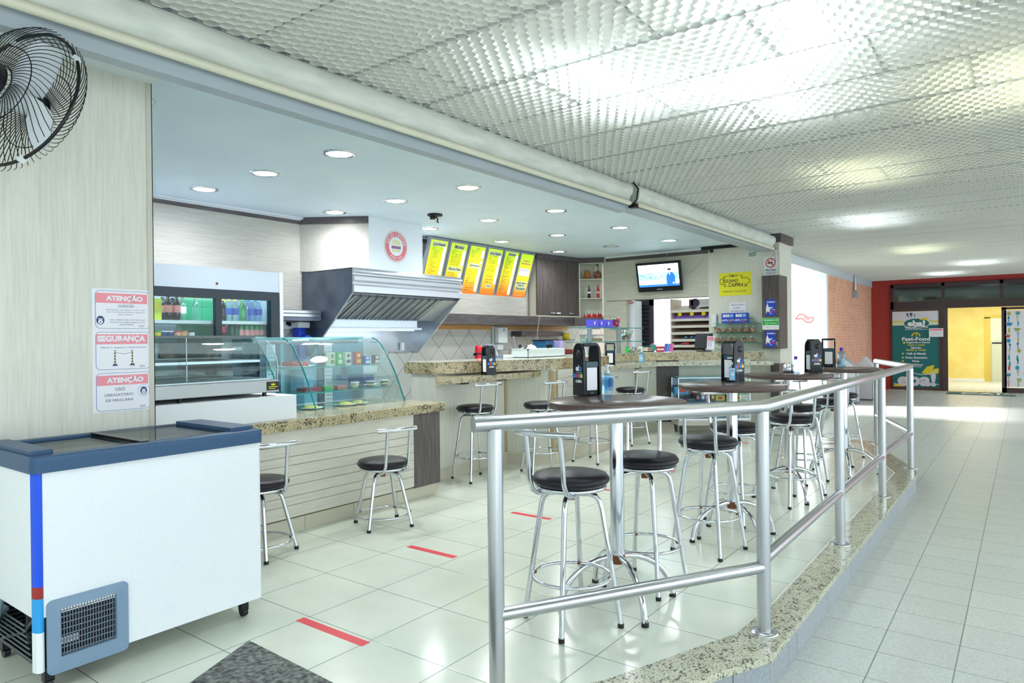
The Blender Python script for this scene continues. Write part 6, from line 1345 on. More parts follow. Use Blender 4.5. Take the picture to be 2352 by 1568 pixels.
m_ = MB(Matrix.Translation((onbar(1439, 4.66), 4.64, TZ)) @ Matrix.Rotation(math.radians(-35), 4, 'Y')); m_.box(-.045, -.003, 0.005, .045, .003, .085)
tag(m_.build('green_card', mat('vivid green card', (.01, .70, .04), .5)), 'vivid green card leaning beside the candy bowl on the bar top', 'card')
for i, px in enumerate((1464, 1472)):
    t = thing('small_jar', ['left small white topped jar on the bar top', 'right small white topped jar on the bar top'][i], 'jar', (onbar(px, 4.78), 4.78, TZ), 0, 'small jars on the bar top'); m_ = MB(); m_.lathe([(.0001, 0), (.028, 0), (.03, .055), (.0001, .055)], n=16); m_.build('jar_body', mat('beige jar', (.66, .60, .50), .5), t, local=True); m_ = MB(); m_.lathe([(.031, .055), (.031, .075), (.0001, .077)], n=16, caps=False); m_.build('lid', WHITE, t, local=True)
t = thing('candy_box', 'low open box of stacked red and cream sweets on the bar top', 'box', (onbar(1486, 4.86), 4.86, TZ)); m_ = MB(); m_.box(-.075, -.05, 0, .075, .05, .06); m_.build('box_body', mat('cream box', (.78, .72, .60), .5), t, local=True); m_ = MB(); [m_.box(-.07, -.052, .01+.018*k, .07, -.05, .018+.018*k) for k in range(3)]; m_.build('sweet_rows', mat('brick red sweets', (.55, .16, .08), .5), t, local=True); m_ = MB(); m_.box(-.08, -.04, .062, .08, .05, .085); m_.build('dark_lid', mat('teal black lid', (.01, .08, .08), .4), t, local=True)
t = thing('teal_jar', 'teal jar of wrapped sweets on the bar top', 'jar', (onbar(1500, 4.90), 4.90, TZ)); m_ = MB(); m_.rbox(-.05, -.04, 0, .05, .04, .10, .015); m_.build('jar_body', mat('teal plastic', (.06, .42, .36), .3), t, local=True); m_ = MB(); m_.lathe([(.02, .10), (.018, .12), (.0001, .125)], (-.01, 0, 0), n=12); m_.build('red_knob', mat('rose knob', (.60, .15, .15), .4), t, local=True)
EX = Vector((1.01, -1.33)).normalized()
def E_on(px, off_=.28):   # point on the E section of the bar at pixel column px
    f = Fr((9.05+off_*.796, 4.53+off_*.605, TZ), (EX.x, EX.y, 0), (0, 0, 1)); u, v = f.l(px, 806); return f, u
for i, px in enumerate((1511, 1516.5, 1522)):
    f, u = E_on(px, .16); p = f.M @ Vector((u, 0, 0)); t = thing('gum_pack', ['left red striped gum pack box on the bar', 'middle red striped gum pack box on the bar', 'right red striped gum pack box on the bar'][i], 'gum box', tuple(p), math.radians(-53), 'red gum boxes by the opening'); m_ = MB(); m_.box(-.02, -.03, 0, .016, .03, .085); m_.build('box_body', mat('gum red', (.50, .03, .05), .4), t, local=True); m_ = MB(); m_.box(-.018, -.032, .03, .014, -.03, .05); m_.build('white_band', WTX, t, local=True)
for i, (px, c_) in enumerate(((1526, (.10, .10, .45)), (1531, (.03, .30, .70)), (1536, (.55, .10, .45)), (1541, (.75, .15, .40)))):
    f, u = E_on(px, .16); p = f.M @ Vector((u, 0, 0)); t = thing('candy_stick_pack', ['leftmost slanting dark blue candy pack on the bar', 'slanting bright blue candy pack on the bar', 'slanting violet candy pack on the bar', 'rightmost slanting pink candy pack on the bar'][i], 'candy pack', tuple(p), math.radians(-53), 'slanting candy packs by the opening'); m_ = MB(Matrix.Rotation(math.radians(14), 4, 'Y')); m_.box(-.014, -.03, .004, .014, .03, .125); m_.build('wrapper', mat('stick %d' % i, c_, .4), t, local=True)
# monitor and card holder
f, u0 = E_on(1602, .30); _, u1 = E_on(1632, .30); p = f.M @ Vector(((u0+u1)/2, 0, 0))
mo = thing('cash_monitor', 'black cash register monitor seen from behind with a notice taped on it', 'monitor', tuple(p), math.radians(-53)); 
m_ = MB(); m_.box(-.10, -.06, 0, .10, .08, .012); m_.cyl((0, 0, .012), (0, .01, .06), .02); m_.build('stand', BLACKP, mo, bevel=.004, local=True)
m_ = MB(Matrix.Translation((-.015, .0, .05)) @ Matrix.Rotation(math.radians(-38), 4, 'Z') @ Matrix.Rotation(math.radians(-12), 4, 'X')); m_.prism([(-.13, -.015), (.13, -.015), (.13, .03), (-.13, .03)], .0, .22); m_.build('screen_housing', BLACKP, mo, bevel=.008, local=True)
m_ = MB(Matrix.Translation((.065, -.105, .035)) @ Matrix.Rotation(math.radians(4), 4, 'Y')); m_.box(-.055, 0, 0, .055, .002, .19, 0); m_.box(-.045, -.001, .125, .045, .0, .18, 1); m_.box(-.035, -.001, .03, -.028, 0, .10, 2); m_.box(.0, -.001, .03, .006, 0, .10, 2); m_.box(-.04, -.001, .108, .04, 0, .113, 2); m_.build('taped_notice', [PAPER, mat('pink header', (.80, .25, .35), .5), NAVY], mo, local=True)
f, u0 = E_on(1623, .5); p = f.M @ Vector((u0, .17, 0)); 
t = thing('price_card', 'small white card with a red stripe standing behind the monitor', 'card', tuple(f.M @ Vector((u0, 0, 0))), math.radians(-53)); m_ = MB(); m_.box(-.035, 0, 0, .035, .01, .285); m_.build('card', WHITE, t, local=True); m_ = MB(); m_.box(-.033, -.001, .24, .033, 0, .255); m_.build('red_stripe', mat('notice red', (.80, .16, .12), .5), t, local=True)
for i, (px, c_, lab) in enumerate(((1648, (.55, .70, .30), 'clear pack of green and lilac sweets on the bar below the glass shelves'), (1681, (.75, .20, .32), 'clear pack of pink sweets on the bar below the glass shelves'))):
    f, u = E_on(px, .42); t = thing('sweet_pack', lab, 'sweets pack', tuple(f.M @ Vector((u, 0, 0))), math.radians(-53)); w_ = .065 if i == 0 else .055
    m_ = MB(); m_.box(-w_, -.03, 0, w_, .03, .078); m_.build('clear_box', CP_, t, local=True); m_ = MB(); random.seed(i+90)
    for k in range(36): m_.box(-.010, -.008, -.008, .010, .008, .008, random.choice((0, 0, 1)), Matrix.Translation((random.uniform(-w_+.012, w_-.012), random.uniform(-.02, .02), random.uniform(.01, .065))) @ Matrix.Rotation(random.random()*3, 4, (random.random(), 1, .3)))
    tag(m_.build('sweets', [mat('pack sweets %d' % i, c_, .4), mat('lilac sweets', (.60, .50, .70), .4)], t, local=True), kind='stuff')
# ---------------- things on the first bar section
q = ay(1240, 818, 4.62)
t = thing('white_tray_tub', 'translucent white plastic tub with utensils on the bar top', 'tub', (q.x, 4.66, TZ))
xa, xb = ay(1200, 818, 4.62).x-q.x, ay(1285, 818, 4.62).x-q.x
m_ = MB(); hT = .10; 
for a, b in (((xa, -.12), (xb, -.115)), ((xa, .115), (xb, .12)), ((xa, -.12), (xa+.006, .12)), ((xb-.006, -.12), (xb, .12))): m_.box(a[0], a[1], 0, b[0], b[1], hT)
m_.box(xa, -.12, 0, xb, .12, .006); m_.box(xa-.02, -.135, hT-.006, xb+.02, -.11, hT); m_.box(xa-.02, .11, hT-.006, xb+.02, .135, hT); m_.box(xa-.02, -.135, hT-.006, xa+.01, .135, hT); m_.box(xb-.01, -.135, hT-.006, xb+.02, .135, hT); m_.build('tub_body', mat('milky plastic', (.80, .88, .88), .35), t, local=True)
m_ = MB(); m_.cyl((xa+.03, 0, .06), (xa+.12, -.02, .135), .018, .012); m_.cyl((xa+.005, .02, .12), (xa+.03, 0, .14), .02); m_.build('black_handle', BLACKP, t, local=True); m_ = MB(); m_.lathe([(.0001, .15), (.05, .135), (.08, .10), (.08, .05)], (xa+.22, 0, 0), n=16, caps=False); m_.build('white_cloth', WHITE, t, local=True)
def sat(name, lab, cat, px, Yp, fn_, z=TZ, grp=None):
    q = ay(px, 800, Yp); t = thing(name, lab, cat, (q.x, Yp, z), 0, grp); fn_(t); return t
def f_th(t):
    m_ = MB(); m_.lathe([(.0001, 0), (.055, 0), (.058, .02), (.056, .10), (.05, .125), (.0001, .125)], n=22); m_.build('lower_body', mat('thermos red', (.72, .01, .03), .15), t, local=True)
    m_ = MB(); m_.lathe([(.052, .122), (.052, .14), (.0001, .14)], n=22); m_.box(-.095, -.01, .115, -.05, .01, .14); m_.build('black_collar', BLACKP, t, local=True); m_ = MB(); m_.lathe([(.05, .14), (.048, .20), (.035, .215), (.0001, .216)], n=22, caps=False); m_.build('red_top', _mc['thermos red'], t, local=True)
th_ = sat('thermos_flask', 'shiny red thermos flask on the back counter, left of the black napkin dispenser', 'thermos', 1100, 6.12, f_th, z=.971); th_.scale = (1.15, 1.15, 1.36)
def f_dome(t):
    m_ = MB(); m_.lathe([(.155, 0), (.155, .10), (.145, .20), (.11, .28), (.05, .315), (.0001, .32)], n=32, caps=False); m_.build('dome', mat('pearl metal dome', (.52, .60, .70), .22, .6), t, local=True); m_ = MB(); m_.lathe([(.0001, -.002), (.165, -.002), (.165, .012), (.155, .014)], n=32); m_.build('base_rim', STEEL, t, local=True)
sat('rice_cooker', 'large pale metal dome cooker behind the napkin dispenser on the back counter', 'cooker', 1120, 6.25, f_dome, z=.971)
q = ay(1150, 770, YB-.14); pt = thing('towel_dispenser', 'white paper towel dispenser on a panel above the sink', 'towel dispenser', (q.x, YB-.1, 1.3))
m_ = MB(); m_.box(ay(1131, 770, YB-.03).x, YB-.03, 1.20, ay(1166, 770, YB-.03).x, YB-.006, 1.545); m_.build('mount_panel', mat('grey green board', (.48, .55, .54), .5), pt)
zz0, zz1 = ay(1158, 787, YB-.12).z, ay(1158, 753, YB-.12).z; m_ = MB(); m_.prism([(ay(1146, 770, YB-.12).x, YB-.12), (ay(1167, 770, YB-.12).x, YB-.12), (ay(1167, 770, YB-.12).x, YB-.03), (ay(1146, 770, YB-.12).x, YB-.03)], zz0, zz1); m_.build('cover', WHITEG, pt, bevel=.02)
m_ = MB(); q = ay(1157.5, 757.5, YB-.121); m_.cyl((q.x, YB-.121, q.z), (q.x, YB-.124, q.z), .018); m_.build('blue_mark', mat('mark blue', (.05, .25, .60), .4), pt)
m_ = MB(); q = ay(1147, 793, YB-.06); m_.box(q.x-.07, YB-.08, q.z-.07, q.x+.08, YB-.02, q.z+.02); tag(m_.build('soap_dispenser', WHITE, bevel=.01), 'pale soap dispenser below the towel dispenser', 'soap dispenser')
q = ay(1183, 815, 6.40); sk = thing('sink_faucet', 'tall chrome kitchen faucet with filter and curved spout behind the bar', 'faucet', (q.x, 6.40, .97))
x_ = q.x; m_ = MB(); m_.cyl((x_, 6.40, .971), (x_, 6.40, 1.14), .03); m_.tube([(x_, 6.40, 1.14), (x_-.01, 6.40, 1.32), (x_-.03, 6.40, 1.40), (x_-.06, 6.42, 1.36)], .010, 8); m_.build('filter_body', CHROME, sk); m_ = MB(); m_.tube([(x_+.03, 6.40, .99), (x_+.06, 6.38, 1.10), (x_+.10, 6.33, 1.21), (x_+.16, 6.30, 1.22), (x_+.18, 6.28, 1.17)], .013, 8); m_.build('spout', CHROME, sk)
m_ = MB(); m_.tube([(x_+.14, 6.42, .97), (x_+.15, 6.40, 1.05), (x_+.12, 6.38, 1.07)], .012, 8); m_.build('side_tap', CHROME, sk)
q = ay(1166, 815, 4.75); m_ = MB(); m_.box(q.x-.05, 4.70, TZ, q.x+.04, 4.78, TZ+.035); tag(m_.build('small_white_tub', WHITE, bevel=.004), 'small white square tub on the bar, right of the napkin dispenser', 'tub')
m_ = MB(); q0, q1 = ay(1137, 818, 4.85), ay(1158, 818, 4.85); m_.box(q0.x, 4.80, TZ, q1.x, 4.90, TZ+.018); 
for k in range(8): m_.box(q0.x+.015*k, 4.80, TZ+.018, q0.x+.015*k+.006, 4.90, TZ+.026)
tag(m_.build('dish_rack', mat('blue grey wire', (.20, .26, .40), .4)), 'dark ribbed drying mat on the bar behind the napkin dispenser', 'rack')
def f_blue(t):
    m_ = MB(); m_.box(-.15, -.10, 0, .02, .10, .19, 0); m_.box(-.17, -.11, .19, .12, .11, .205, 1); m_.box(-.15, -.11, .02, -.02, -.10, .14, 1); m_.build('appliance_body', [mat('petrol blue plastic', (.01, .09, .20), .25), BLACKP], t, bevel=.008, local=True)
    m_ = MB(); m_.box(.02, -.09, 0, .06, .09, .18); m_.build('blue_side', mat('mid blue plastic', (.04, .16, .50), .3), t, local=True)
    m_ = MB(); m_.tube([(-.12, .05, .20), (-.10, .06, .30), (-.06, .05, .5)], .003, 5); m_.build('cord', mat('grey cable', (.4, .42, .4), .5), t, local=True)
sat('sandwich_maker', 'dark blue kitchen appliance behind the white plastic tub', 'appliance', 1254, 4.88, f_blue)
q = ay(1281, 800, 4.86); m_ = MB(); m_.box(q.x-.045, 4.80, TZ, q.x+.045, 4.90, TZ+.19); tag(m_.build('lilac_box', mat('lilac box', (.42, .36, .68), .4), bevel=.003), 'pale lilac box right of the dark blue appliance', 'box')
def f_squ(t):
    m_ = MB(); m_.lathe([(.0001, 0), (.02, 0), (.02, .065), (.008, .085)], n=14); m_.build('bottle_body', FROST, t, local=True); m_ = MB(); m_.lathe([(.010, .083), (.004, .11), (.0001, .11)], n=12); m_.build('nozzle', RED, t, local=True); m_ = MB(); m_.lathe([(.0205, .015), (.0205, .045)], n=14, caps=False); m_.build('label_band', lbl2, t, local=True)
sat('squeeze_bottle', 'small white squeeze bottle with red nozzle beside the white tub', 'bottle', 1294, 4.66, f_squ)
q = ay(1307, 771, 6.30); t = thing('yellow_tub', 'bright yellow tub on a small wall shelf below the dark board', 'tub', (q.x, 6.36, ay(1307, 779.5, 6.36).z)); m_ = MB(); m_.lathe([(.0001, 0), (.062, 0), (.068, .11), (.066, .11), (.0001, .112)], n=26); m_.build('tub_body', YEL, t, local=True); m_ = MB(); m_.lathe([(.07, .105), (.07, .116), (.0001, .118)], n=26, caps=False); m_.build('lid', mat('lemon lid', (.80, .74, .10), .4), t, local=True)
z_ = ay(1307, 779.5, 6.36).z; m_ = MB(); m_.box(q.x-.12, 6.26, z_-.015, 10.2, YB-.01, z_-.001); tag(m_.build('small_wall_shelf', STEELD), 'small grey wall shelf carrying the yellow tub', 'shelf')
a, b = ay(1194, 766, 6.40), ay(1289, 768, 6.40); m_ = MB(); m_.box(a.x, 6.36, a.z-.045, b.x, YB-.01, a.z+.04); tag(m_.build('hanging_dark_shelf', DARK_X), 'dark board shelf fixed on the orange batten above the sink', 'shelf')
q = ay(1318, 803, 5.9); m_ = MB(); m_.box(q.x-.17, 6.05, .971, q.x+.22, 6.40, 1.10, 0); m_.box(q.x-.17, 6.05, 1.10, q.x+.22, 6.40, 1.17, 0); m_.box(q.x-.17, 6.04, 1.095, q.x+.22, 6.05, 1.105, 1); tag(m_.build('red_grill', [mat('dark red appliance', (.35, .01, .02), .3), BLACKP], bevel=.01), 'dark red grill appliance on the back counter', 'appliance')
# ---------------- snack showcase
s0 = Vector((8.95, 3.84, 0)); SHF = Fr((8.95, 3.84, 0), (EX.x, EX.y, 0), (0, 0, 1)); L_ = 1.0
sc = thing('snack_showcase', 'glass fronted snack showcase on legs in front of the far end of the bar', 'showcase', (8.95, 3.84, 0))
zt_ = SHF.l(1600, 866.5)[1]; zs_ = [SHF.l(1600, 906)[1], SHF.l(1600, 922)[1], SHF.l(1600, 966)[1]]
m_ = MB(SHF.M); m_.box(0, .13, -.40, L_, .20, 0, 0); m_.build('base_box', PALE_X, sc)
m_ = MB(SHF.M)
for u in (0, L_-.014):
    for d_ in (-.40, -.014): m_.box(u, .20, d_, u+.014, zt_, d_+.014)
m_.box(0, zt_-.014, -.40, L_, zt_, -.386); m_.box(0, zt_-.014, -.014, L_, zt_, 0); m_.box(0, zt_-.014, -.4, .014, zt_, 0); m_.box(L_-.014, zt_-.014, -.4, L_, zt_, 0); m_.box(0, .20, -.4, L_, .225, 0); m_.build('aluminium_frame', STEEL, sc)
m_ = MB(SHF.M); m_.rect(.014, .225, L_-.014, zt_-.014, -.006); m_.build('front_glass', GLASS, sc); m_ = MB(SHF.M); m_.box(.0, zt_, -.40, L_, zt_+.004, 0); m_.build('top_glass', GLASSG, sc)
m_ = MB(SHF.M); m_.rect(.014, .225, L_-.014, zt_-.014, -.39); m_.build('back_mirror', mat('dark mirror back', (.12, .15, .18), .15, .7), sc)
for z_ in zs_[:2]: m_ = MB(SHF.M); m_.box(.014, z_-.006, -.38, L_-.014, z_, -.02); m_.build('glass_shelf', GLASSG, sc)
zz3 = [zs_[0], zs_[1], .226]
for u in (.05, L_-.05):
    for d_ in (-.35, -.05): m_ = MB(SHF.M); m_.box(u-.02, .04, d_-.02, u+.02, .13, d_+.02); m_.cyl((u-.012, .022, d_), (u+.012, .022, d_), .022); m_.build('caster', BLACKP, sc)
gS = 'packets in the snack showcase'
pk = [(1573, 0, 34, 16, (.05, .30, .62), RED, 'blue and red stacked wafer packs at the left of the showcase'), (1604, 0, 36, 16, (.22, .01, .02), WTX, 'dark red packet with white heart print in the showcase'), (1618, 0, 12, 12, (.60, .62, .62), RED, 'silver packet in the showcase'), (1643, 0, 10, 5, (.02, .10, .60), WTX, 'flat blue packet on the upper showcase shelf'), (1657, 0, 14, 5, (.01, .06, .60), WTX, 'second flat blue packet on the upper showcase shelf'),
      (1700, 0, 24, 5, (.60, .75, .02), BLK, 'flat lime green packet at the right of the showcase'), (1592, 1, 22, 5, (.20, .01, .16), GRN, 'flat purple packet on the middle showcase shelf'), (1608, 1, 10, 15, (.02, .02, .03), ORG, 'small black and orange box on the middle showcase shelf'), (1620, 1, 12, 16, (.01, .03, .30), WTX, 'dark blue box on the middle showcase shelf'), (1630, 1, 11, 16, (.62, .03, .06), WTX, 'red box on the middle showcase shelf'), (1643, 1, 10, 16, (.25, .03, .03), YEL, 'dark red and gold packet on the middle showcase shelf'), (1660, 1, 21, 12, (.80, .55, .02), RED, 'yellow box with red print on the middle showcase shelf'), (1700, 1, 12, 12, (.82, .60, .02), RED, 'yellow box at the right of the middle showcase shelf'),
      (1573, 2, 18, 9, (.55, .45, .05), WTX, 'gold and white packet on the bottom of the showcase'), (1610, 2, 24, 7, (.50, .05, .40), BLUE, 'long magenta and orange packet on the bottom of the showcase'), (1626, 2, 6, 12, (.01, .01, .01), WTX, 'small black box on the bottom of the showcase')]
for i, (px, sh, w_, h_, c_, pm, lab) in enumerate(pk):
    u = SHF.l(px, 905)[0]; W_ = w_/165*1.0; Hh_ = h_*.0060
    t = thing('snack_packet', lab, 'snack packet', tuple(SHF.M @ Vector((u, zz3[sh]+.001, -.16))), math.atan2(EX.y, EX.x), gS)
    m_ = MB(); m_.box(-W_/2, -.05, 0, W_/2, .05, Hh_); m_.build('packet', mat('packet %d' % i, c_, .4), t, local=True); m_ = MB(Matrix.Translation((0, -.0506, 0)) @ Matrix.Rotation(math.radians(90), 4, 'X')); m_.ell(0, Hh_*.5, W_*.3, Hh_*.28, 0, 16); m_.build('front_print', pm, t, local=True)
# ---------------- waste bins
for (l, r, yb, yt, X_, lab) in ((1910, 1966, 928, 822, 16.3, 'nearer grey waste bin with a pitched lid beside the brick wall'), (1968, 2004, 920, 820, 17.6, 'farther pale grey waste bin with a pitched lid beside the brick wall')):
    P = az(r, yb, ZK); P0_ = ax(l, yb, P.x); wY = P0_.y-P.y; zt_ = ax((l+r)/2, yt, P.x).z
    t = thing('waste_bin', lab, 'waste bin', (P.x, P.y, ZK), 0, 'grey waste bins near the brick wall')
    m_ = MB(); m_.box(0, 0, .03, .42, wY, .80); m_.build('body', mat('bin grey %d' % l, (.48, .52, .60) if l < 1950 else (.62, .66, .68), .4), t, bevel=.01, local=True)
    hz = zt_-ZK; m_ = MB(); m_.add([(0, 0, .80), (.42, 0, .80), (.42, wY, .80), (0, wY, .80), (0, wY/2, hz), (.42, wY/2, hz)], [(0, 1, 5, 4), (2, 3, 4, 5), (0, 4, 3), (1, 2, 5), (0, 3, 2, 1)]); m_.build('pitched_lid', _mc['bin grey %d' % l], t, local=True)
    m_ = MB(); m_.box(.0, -.006, .03, .03, 0, .80); m_.box(.01, .01, 0, .41, wY-.01, .03); m_.build('dark_edge', STEELD, t, local=True)
# ---------------- brick wall fixtures
q = ay(1962, 645, YBR-.03); el = thing('conduit_lamp', 'small grey fixture hanging on a short conduit at the top of the brick wall', 'fixture', (q.x, YBR-.03, 2.5))
m_ = MB(); m_.cyl((q.x, YBR-.05, ZL-.01), (q.x, YBR-.05, 2.50), .035); m_.build('conduit', STEEL, el); m_ = MB(); m_.box(q.x-.09, YBR-.10, 2.30, q.x+.09, YBR-.002, 2.48); m_.build('box', mat('fixture grey', (.35, .40, .46), .4), el, bevel=.01)
a, b = ay(1935, 660, YBR-.005), ay(1984, 740, YBR-.005); m_ = MB(); 
# ---------------- banner on the glazed front
BN = Fr(ax(2051, 889, XW-.075), (0, -1, 0), (0, 0, 1)); bw, bh = BN.l(2158, 889)[0], BN.l(2051, 716.5)[1]
TEAL = mat('teal banner', (.005, .16, .17), .45); GOLD = mat('gold print', (.80, .66, .02), .45)
bt = thing('shop_banner', 'tall teal Fast-Food banner left of the shop doorway', 'banner', tuple(BN.O))
m_ = MB(BN.M); m_.box(0, 0, -.012, bw, bh, 0, 0); m_.rect(0, bh*.82, bw, bh, .001, 1); m_.rect(0, bh*.862, bw, bh*.878, .0015, 2); m_.rect(0, bh*.824, bw, bh*.858, .0015, 3); m_.build('sheet', [TEAL, mat('lilac white', (.72, .72, .80), .5), GOLD, mat('pale cream', (.78, .80, .52), .5)], bt)
def bx(a): return a*bw
def by(a): return bh*(1-a)
m_ = MB(BN.M); Z1 = .003
m_.ell(bx(.525), by(.155), bw*.285, bh*.068, Z1, 36, 0); m_.ell(bx(.525), by(.155), bw*.27, bh*.062, Z1+.001, 36, 1); m_.line([(bx(.27+.05*k), by(.205+.012*math.sin(k*.7))) for k in range(11)], .02, Z1+.002, 0)
for cx_, rot_ in ((.66, 15), (.74, 30)): m_.poly([(bx(cx_-.08), by(.11)), (bx(cx_), by(.085)), (bx(cx_+.06), by(.10)), (bx(cx_), by(.115))], Z1+.002, 2)
m_.text('eba!', bx(.33), by(.195), bx(.71), by(.115), Z1+.003, 0, bold=.05)
for k, x_ in enumerate((.35, .41, .475)): m_.line([(bx(x_), by(.075)), (bx(x_-.02+.02*k), by(.03))], .018, Z1, 3); 
m_.ell(bx(.41), by(.035), bw*.035, bh*.02, Z1+.001, 16, 3); m_.ell(bx(.33), by(.035), bw*.022, bh*.016, Z1+.001, 16, 3)
m_.build('logo_art', [WTX, TEAL, GOLD, mat('dark slate print', (.05, .10, .16), .5)], bt)
m_ = MB(BN.M)
for s_, a, b, c, d, k in (('Empório Brasil Alimentos', .28, .77, .228, .243, 0), ('Fast-Food', .21, .81, .335, .383, 0), ('Segunda a Sexta', .30, .81, .393, .421, 0), ('08:00 as 22:00', .33, .70, .430, .448, 1), ('Sábado', .40, .62, .462, .486, 0), ('08:00 as 15:00', .30, .72, .494, .516, 1), ('Café da Manhã', .30, .72, .538, .564, 0), ('Prato Executivo', .28, .75, .590, .616, 0), ('Pizza', .43, .58, .636, .660, 0), ('Caldinhos', .33, .66, .682, .706, 0), ('(Inverno)', .36, .62, .712, .730, 0)):
    m_.text(s_, bx(a), by(d), bx(b), by(c), Z1, k, bold=.03)
for yy in (.552, .604, .648): m_.ell(bx(.225), by(yy), bw*.025, bh*.011, Z1, 12, 1)
m_.ell(bx(.255), by(.407), bw*.03, bh*.014, Z1, 14, 1)
m_.line([(bx(.51+.085*math.cos(math.radians(a))), by(.325-.045*math.sin(math.radians(a)))) for a in range(0, 181, 20)], .028, Z1, 1); m_.line([(bx(.51), by(.322)), (bx(.54), by(.285))], .02, Z1, 1)
m_.build('lettering', [WTX, GOLD], bt)
m_ = MB(BN.M)
m_.poly([(bx(.62), by(.805)), (bx(.74), by(.72)), (bx(.90), by(.695)), (bx(.86), by(.77)), (bx(.76), by(.82))], Z1, 1); m_.poly([(bx(.74), by(.82)), (bx(.90), by(.745)), (bx(1.0), by(.735)), (bx(1.0), by(.79)), (bx(.88), by(.835))], Z1+.0005, 1)
m_.line([(bx(.35+.05*k), by(.775+.05*math.sin(k*.27))) for k in range(14)], .02, Z1+.001, 0); m_.line([(bx(.02+.049*k), by(.945+.018*math.sin(k*.33))) for k in range(21)], .018, Z1+.001, 0); m_.poly([(bx(.02), by(.985)), (bx(.02), by(.958)), (bx(.28), by(.965)), (bx(.26), by(.985))], Z1, 1)
m_.text('eba!', bx(.10), by(.975), bx(.93), by(.80), Z1+.002, 0, bold=.05); m_.build('large_logo', [mat('lilac white', (.72, .72, .80), .5), GOLD], bt)
x0, y0, x1, y1 = signbox(BN, 2135, 754, 2168, 773); m_ = MB(BN.M); m_.box(x0, y0, .14, x1, y1, .143, 0); m_.rect(x0+.02, y1-.06, x1-.02, y1-.02, .1435, 1); [m_.rect(x0+.05, y0+.04+.04*k, x1-.04, y0+.05+.04*k, .1435, 2) for k in range(3)]
tag(m_.build('paper_notice', [PAPER, PINK, mat('grey ink', (.55, .6, .62), .5)]), 'white paper notice with pink heading on the brown door leaf beside the banner', 'notice')
# patterned right hand door sheet
PN = Fr(ax(2308, 888, XW-.10), (0, -1, 0), (0, 0, 1)); pw_, ph_ = 2.2, PN.l(2308, 713)[1]
pt = thing('patterned_door_sheet', 'white door sheet printed with coloured kitchen utensils right of the shop doorway', 'printed sheet', tuple(PN.O))
m_ = MB(PN.M); m_.box(0, 0, -.004, pw_, ph_, 0); m_.build('sheet', mat('white vinyl sheet', (.84, .84, .88), .4), pt)
cols = [mat('print teal', (.02, .40, .45), .5), mat('print blue', (.02, .25, .55), .5), mat('print red', (.60, .06, .06), .5), mat('print ochre', (.55, .50, .10), .5), mat('print olive', (.30, .42, .12), .5)]
m_ = MB(PN.M); random.seed(21)
ny, nx = 14, 12
for j in range(ny):
    for i in range(nx):
        cx_, cy_ = (i+.5+random.uniform(-.12, .12))*pw_/nx, (j+.5+random.uniform(-.12, .12))*ph_/ny; s_ = .062; k = random.randrange(7); c_ = random.randrange(5); z = .0008
        if k == 0: m_.poly([(cx_-s_, cy_+s_*.6), (cx_+s_, cy_+s_*.6), (cx_+s_*.7, cy_-s_*.7), (cx_-s_*.7, cy_-s_*.7)], z, c_); m_.rect(cx_-s_*1.4, cy_+s_*.3, cx_+s_*1.4, cy_+s_*.5, z+.0002, c_)
        elif k == 1: m_.ell(cx_, cy_, s_*.7, s_*.9, z, 16, c_); m_.ell(cx_, cy_, s_*.35, s_*.5, z+.0004, 12, (c_+1) % 5)
        elif k == 2: m_.rect(cx_-s_*.15, cy_-s_*1.4, cx_+s_*.15, cy_+s_*.3, z, c_); m_.ell(cx_, cy_+s_*.7, s_*.38, s_*.6, z, 14, c_)
        elif k == 3: m_.poly([(cx_-s_*.35, cy_-s_*1.2), (cx_+s_*.35, cy_-s_*1.2), (cx_+s_*.35, cy_+s_*.3), (cx_+s_*.12, cy_+s_*.7), (cx_+s_*.12, cy_+s_*1.2), (cx_-s_*.12, cy_+s_*1.2), (cx_-s_*.12, cy_+s_*.7), (cx_-s_*.35, cy_+s_*.3)], z, c_)
        elif k == 4: m_.poly([(cx_-s_*.9, cy_), (cx_+s_*.9, cy_), (cx_+s_*.5, cy_-s_*.9), (cx_-s_*.5, cy_-s_*.9)], z, c_); m_.ell(cx_, cy_+s_*.25, s_*.9, s_*.18, z+.0003, 14, (c_+2) % 5)
        elif k == 5: m_.rect(cx_-s_*.12, cy_-s_*1.3, cx_+s_*.12, cy_+s_*.1, z, c_); [m_.rect(cx_+s_*(q_*.22-.06), cy_+s_*.1, cx_+s_*(q_*.22+.06), cy_+s_*1.1, z, c_) for q_ in (-1.5, -.5, .5, 1.5)]
        else: m_.poly([(cx_-s_*.2, cy_-s_*1.2), (cx_+s_*.3, cy_-s_*.2), (cx_+s_*.3, cy_+s_*1.2), (cx_-s_*.2, cy_+s_*1.2)], z, c_)
m_.build('utensil_print', cols, pt)
# kitchen cupboard seen in the shop
m_ = MB(); X_ = XW+5.10; a, b = ax(2278, 766, X_), ax(2345, 766, X_); zA_ = ax(2290, 785, X_).z
m_.box(X_, b.y, ZK, X_+.05, a.y, ax(2290, 789, X_).z, 0); m_.box(X_-.01, b.y, ax(2290, 789, X_).z, X_+.05, a.y, ax(2290, 786, X_).z, 1)
tag(m_.build('shop_cupboard', [mat('pale cupboard', (.60, .66, .50), .5), BLK]), 'pale cupboard with dark worktop seen through the shop doorway', 'cupboard')
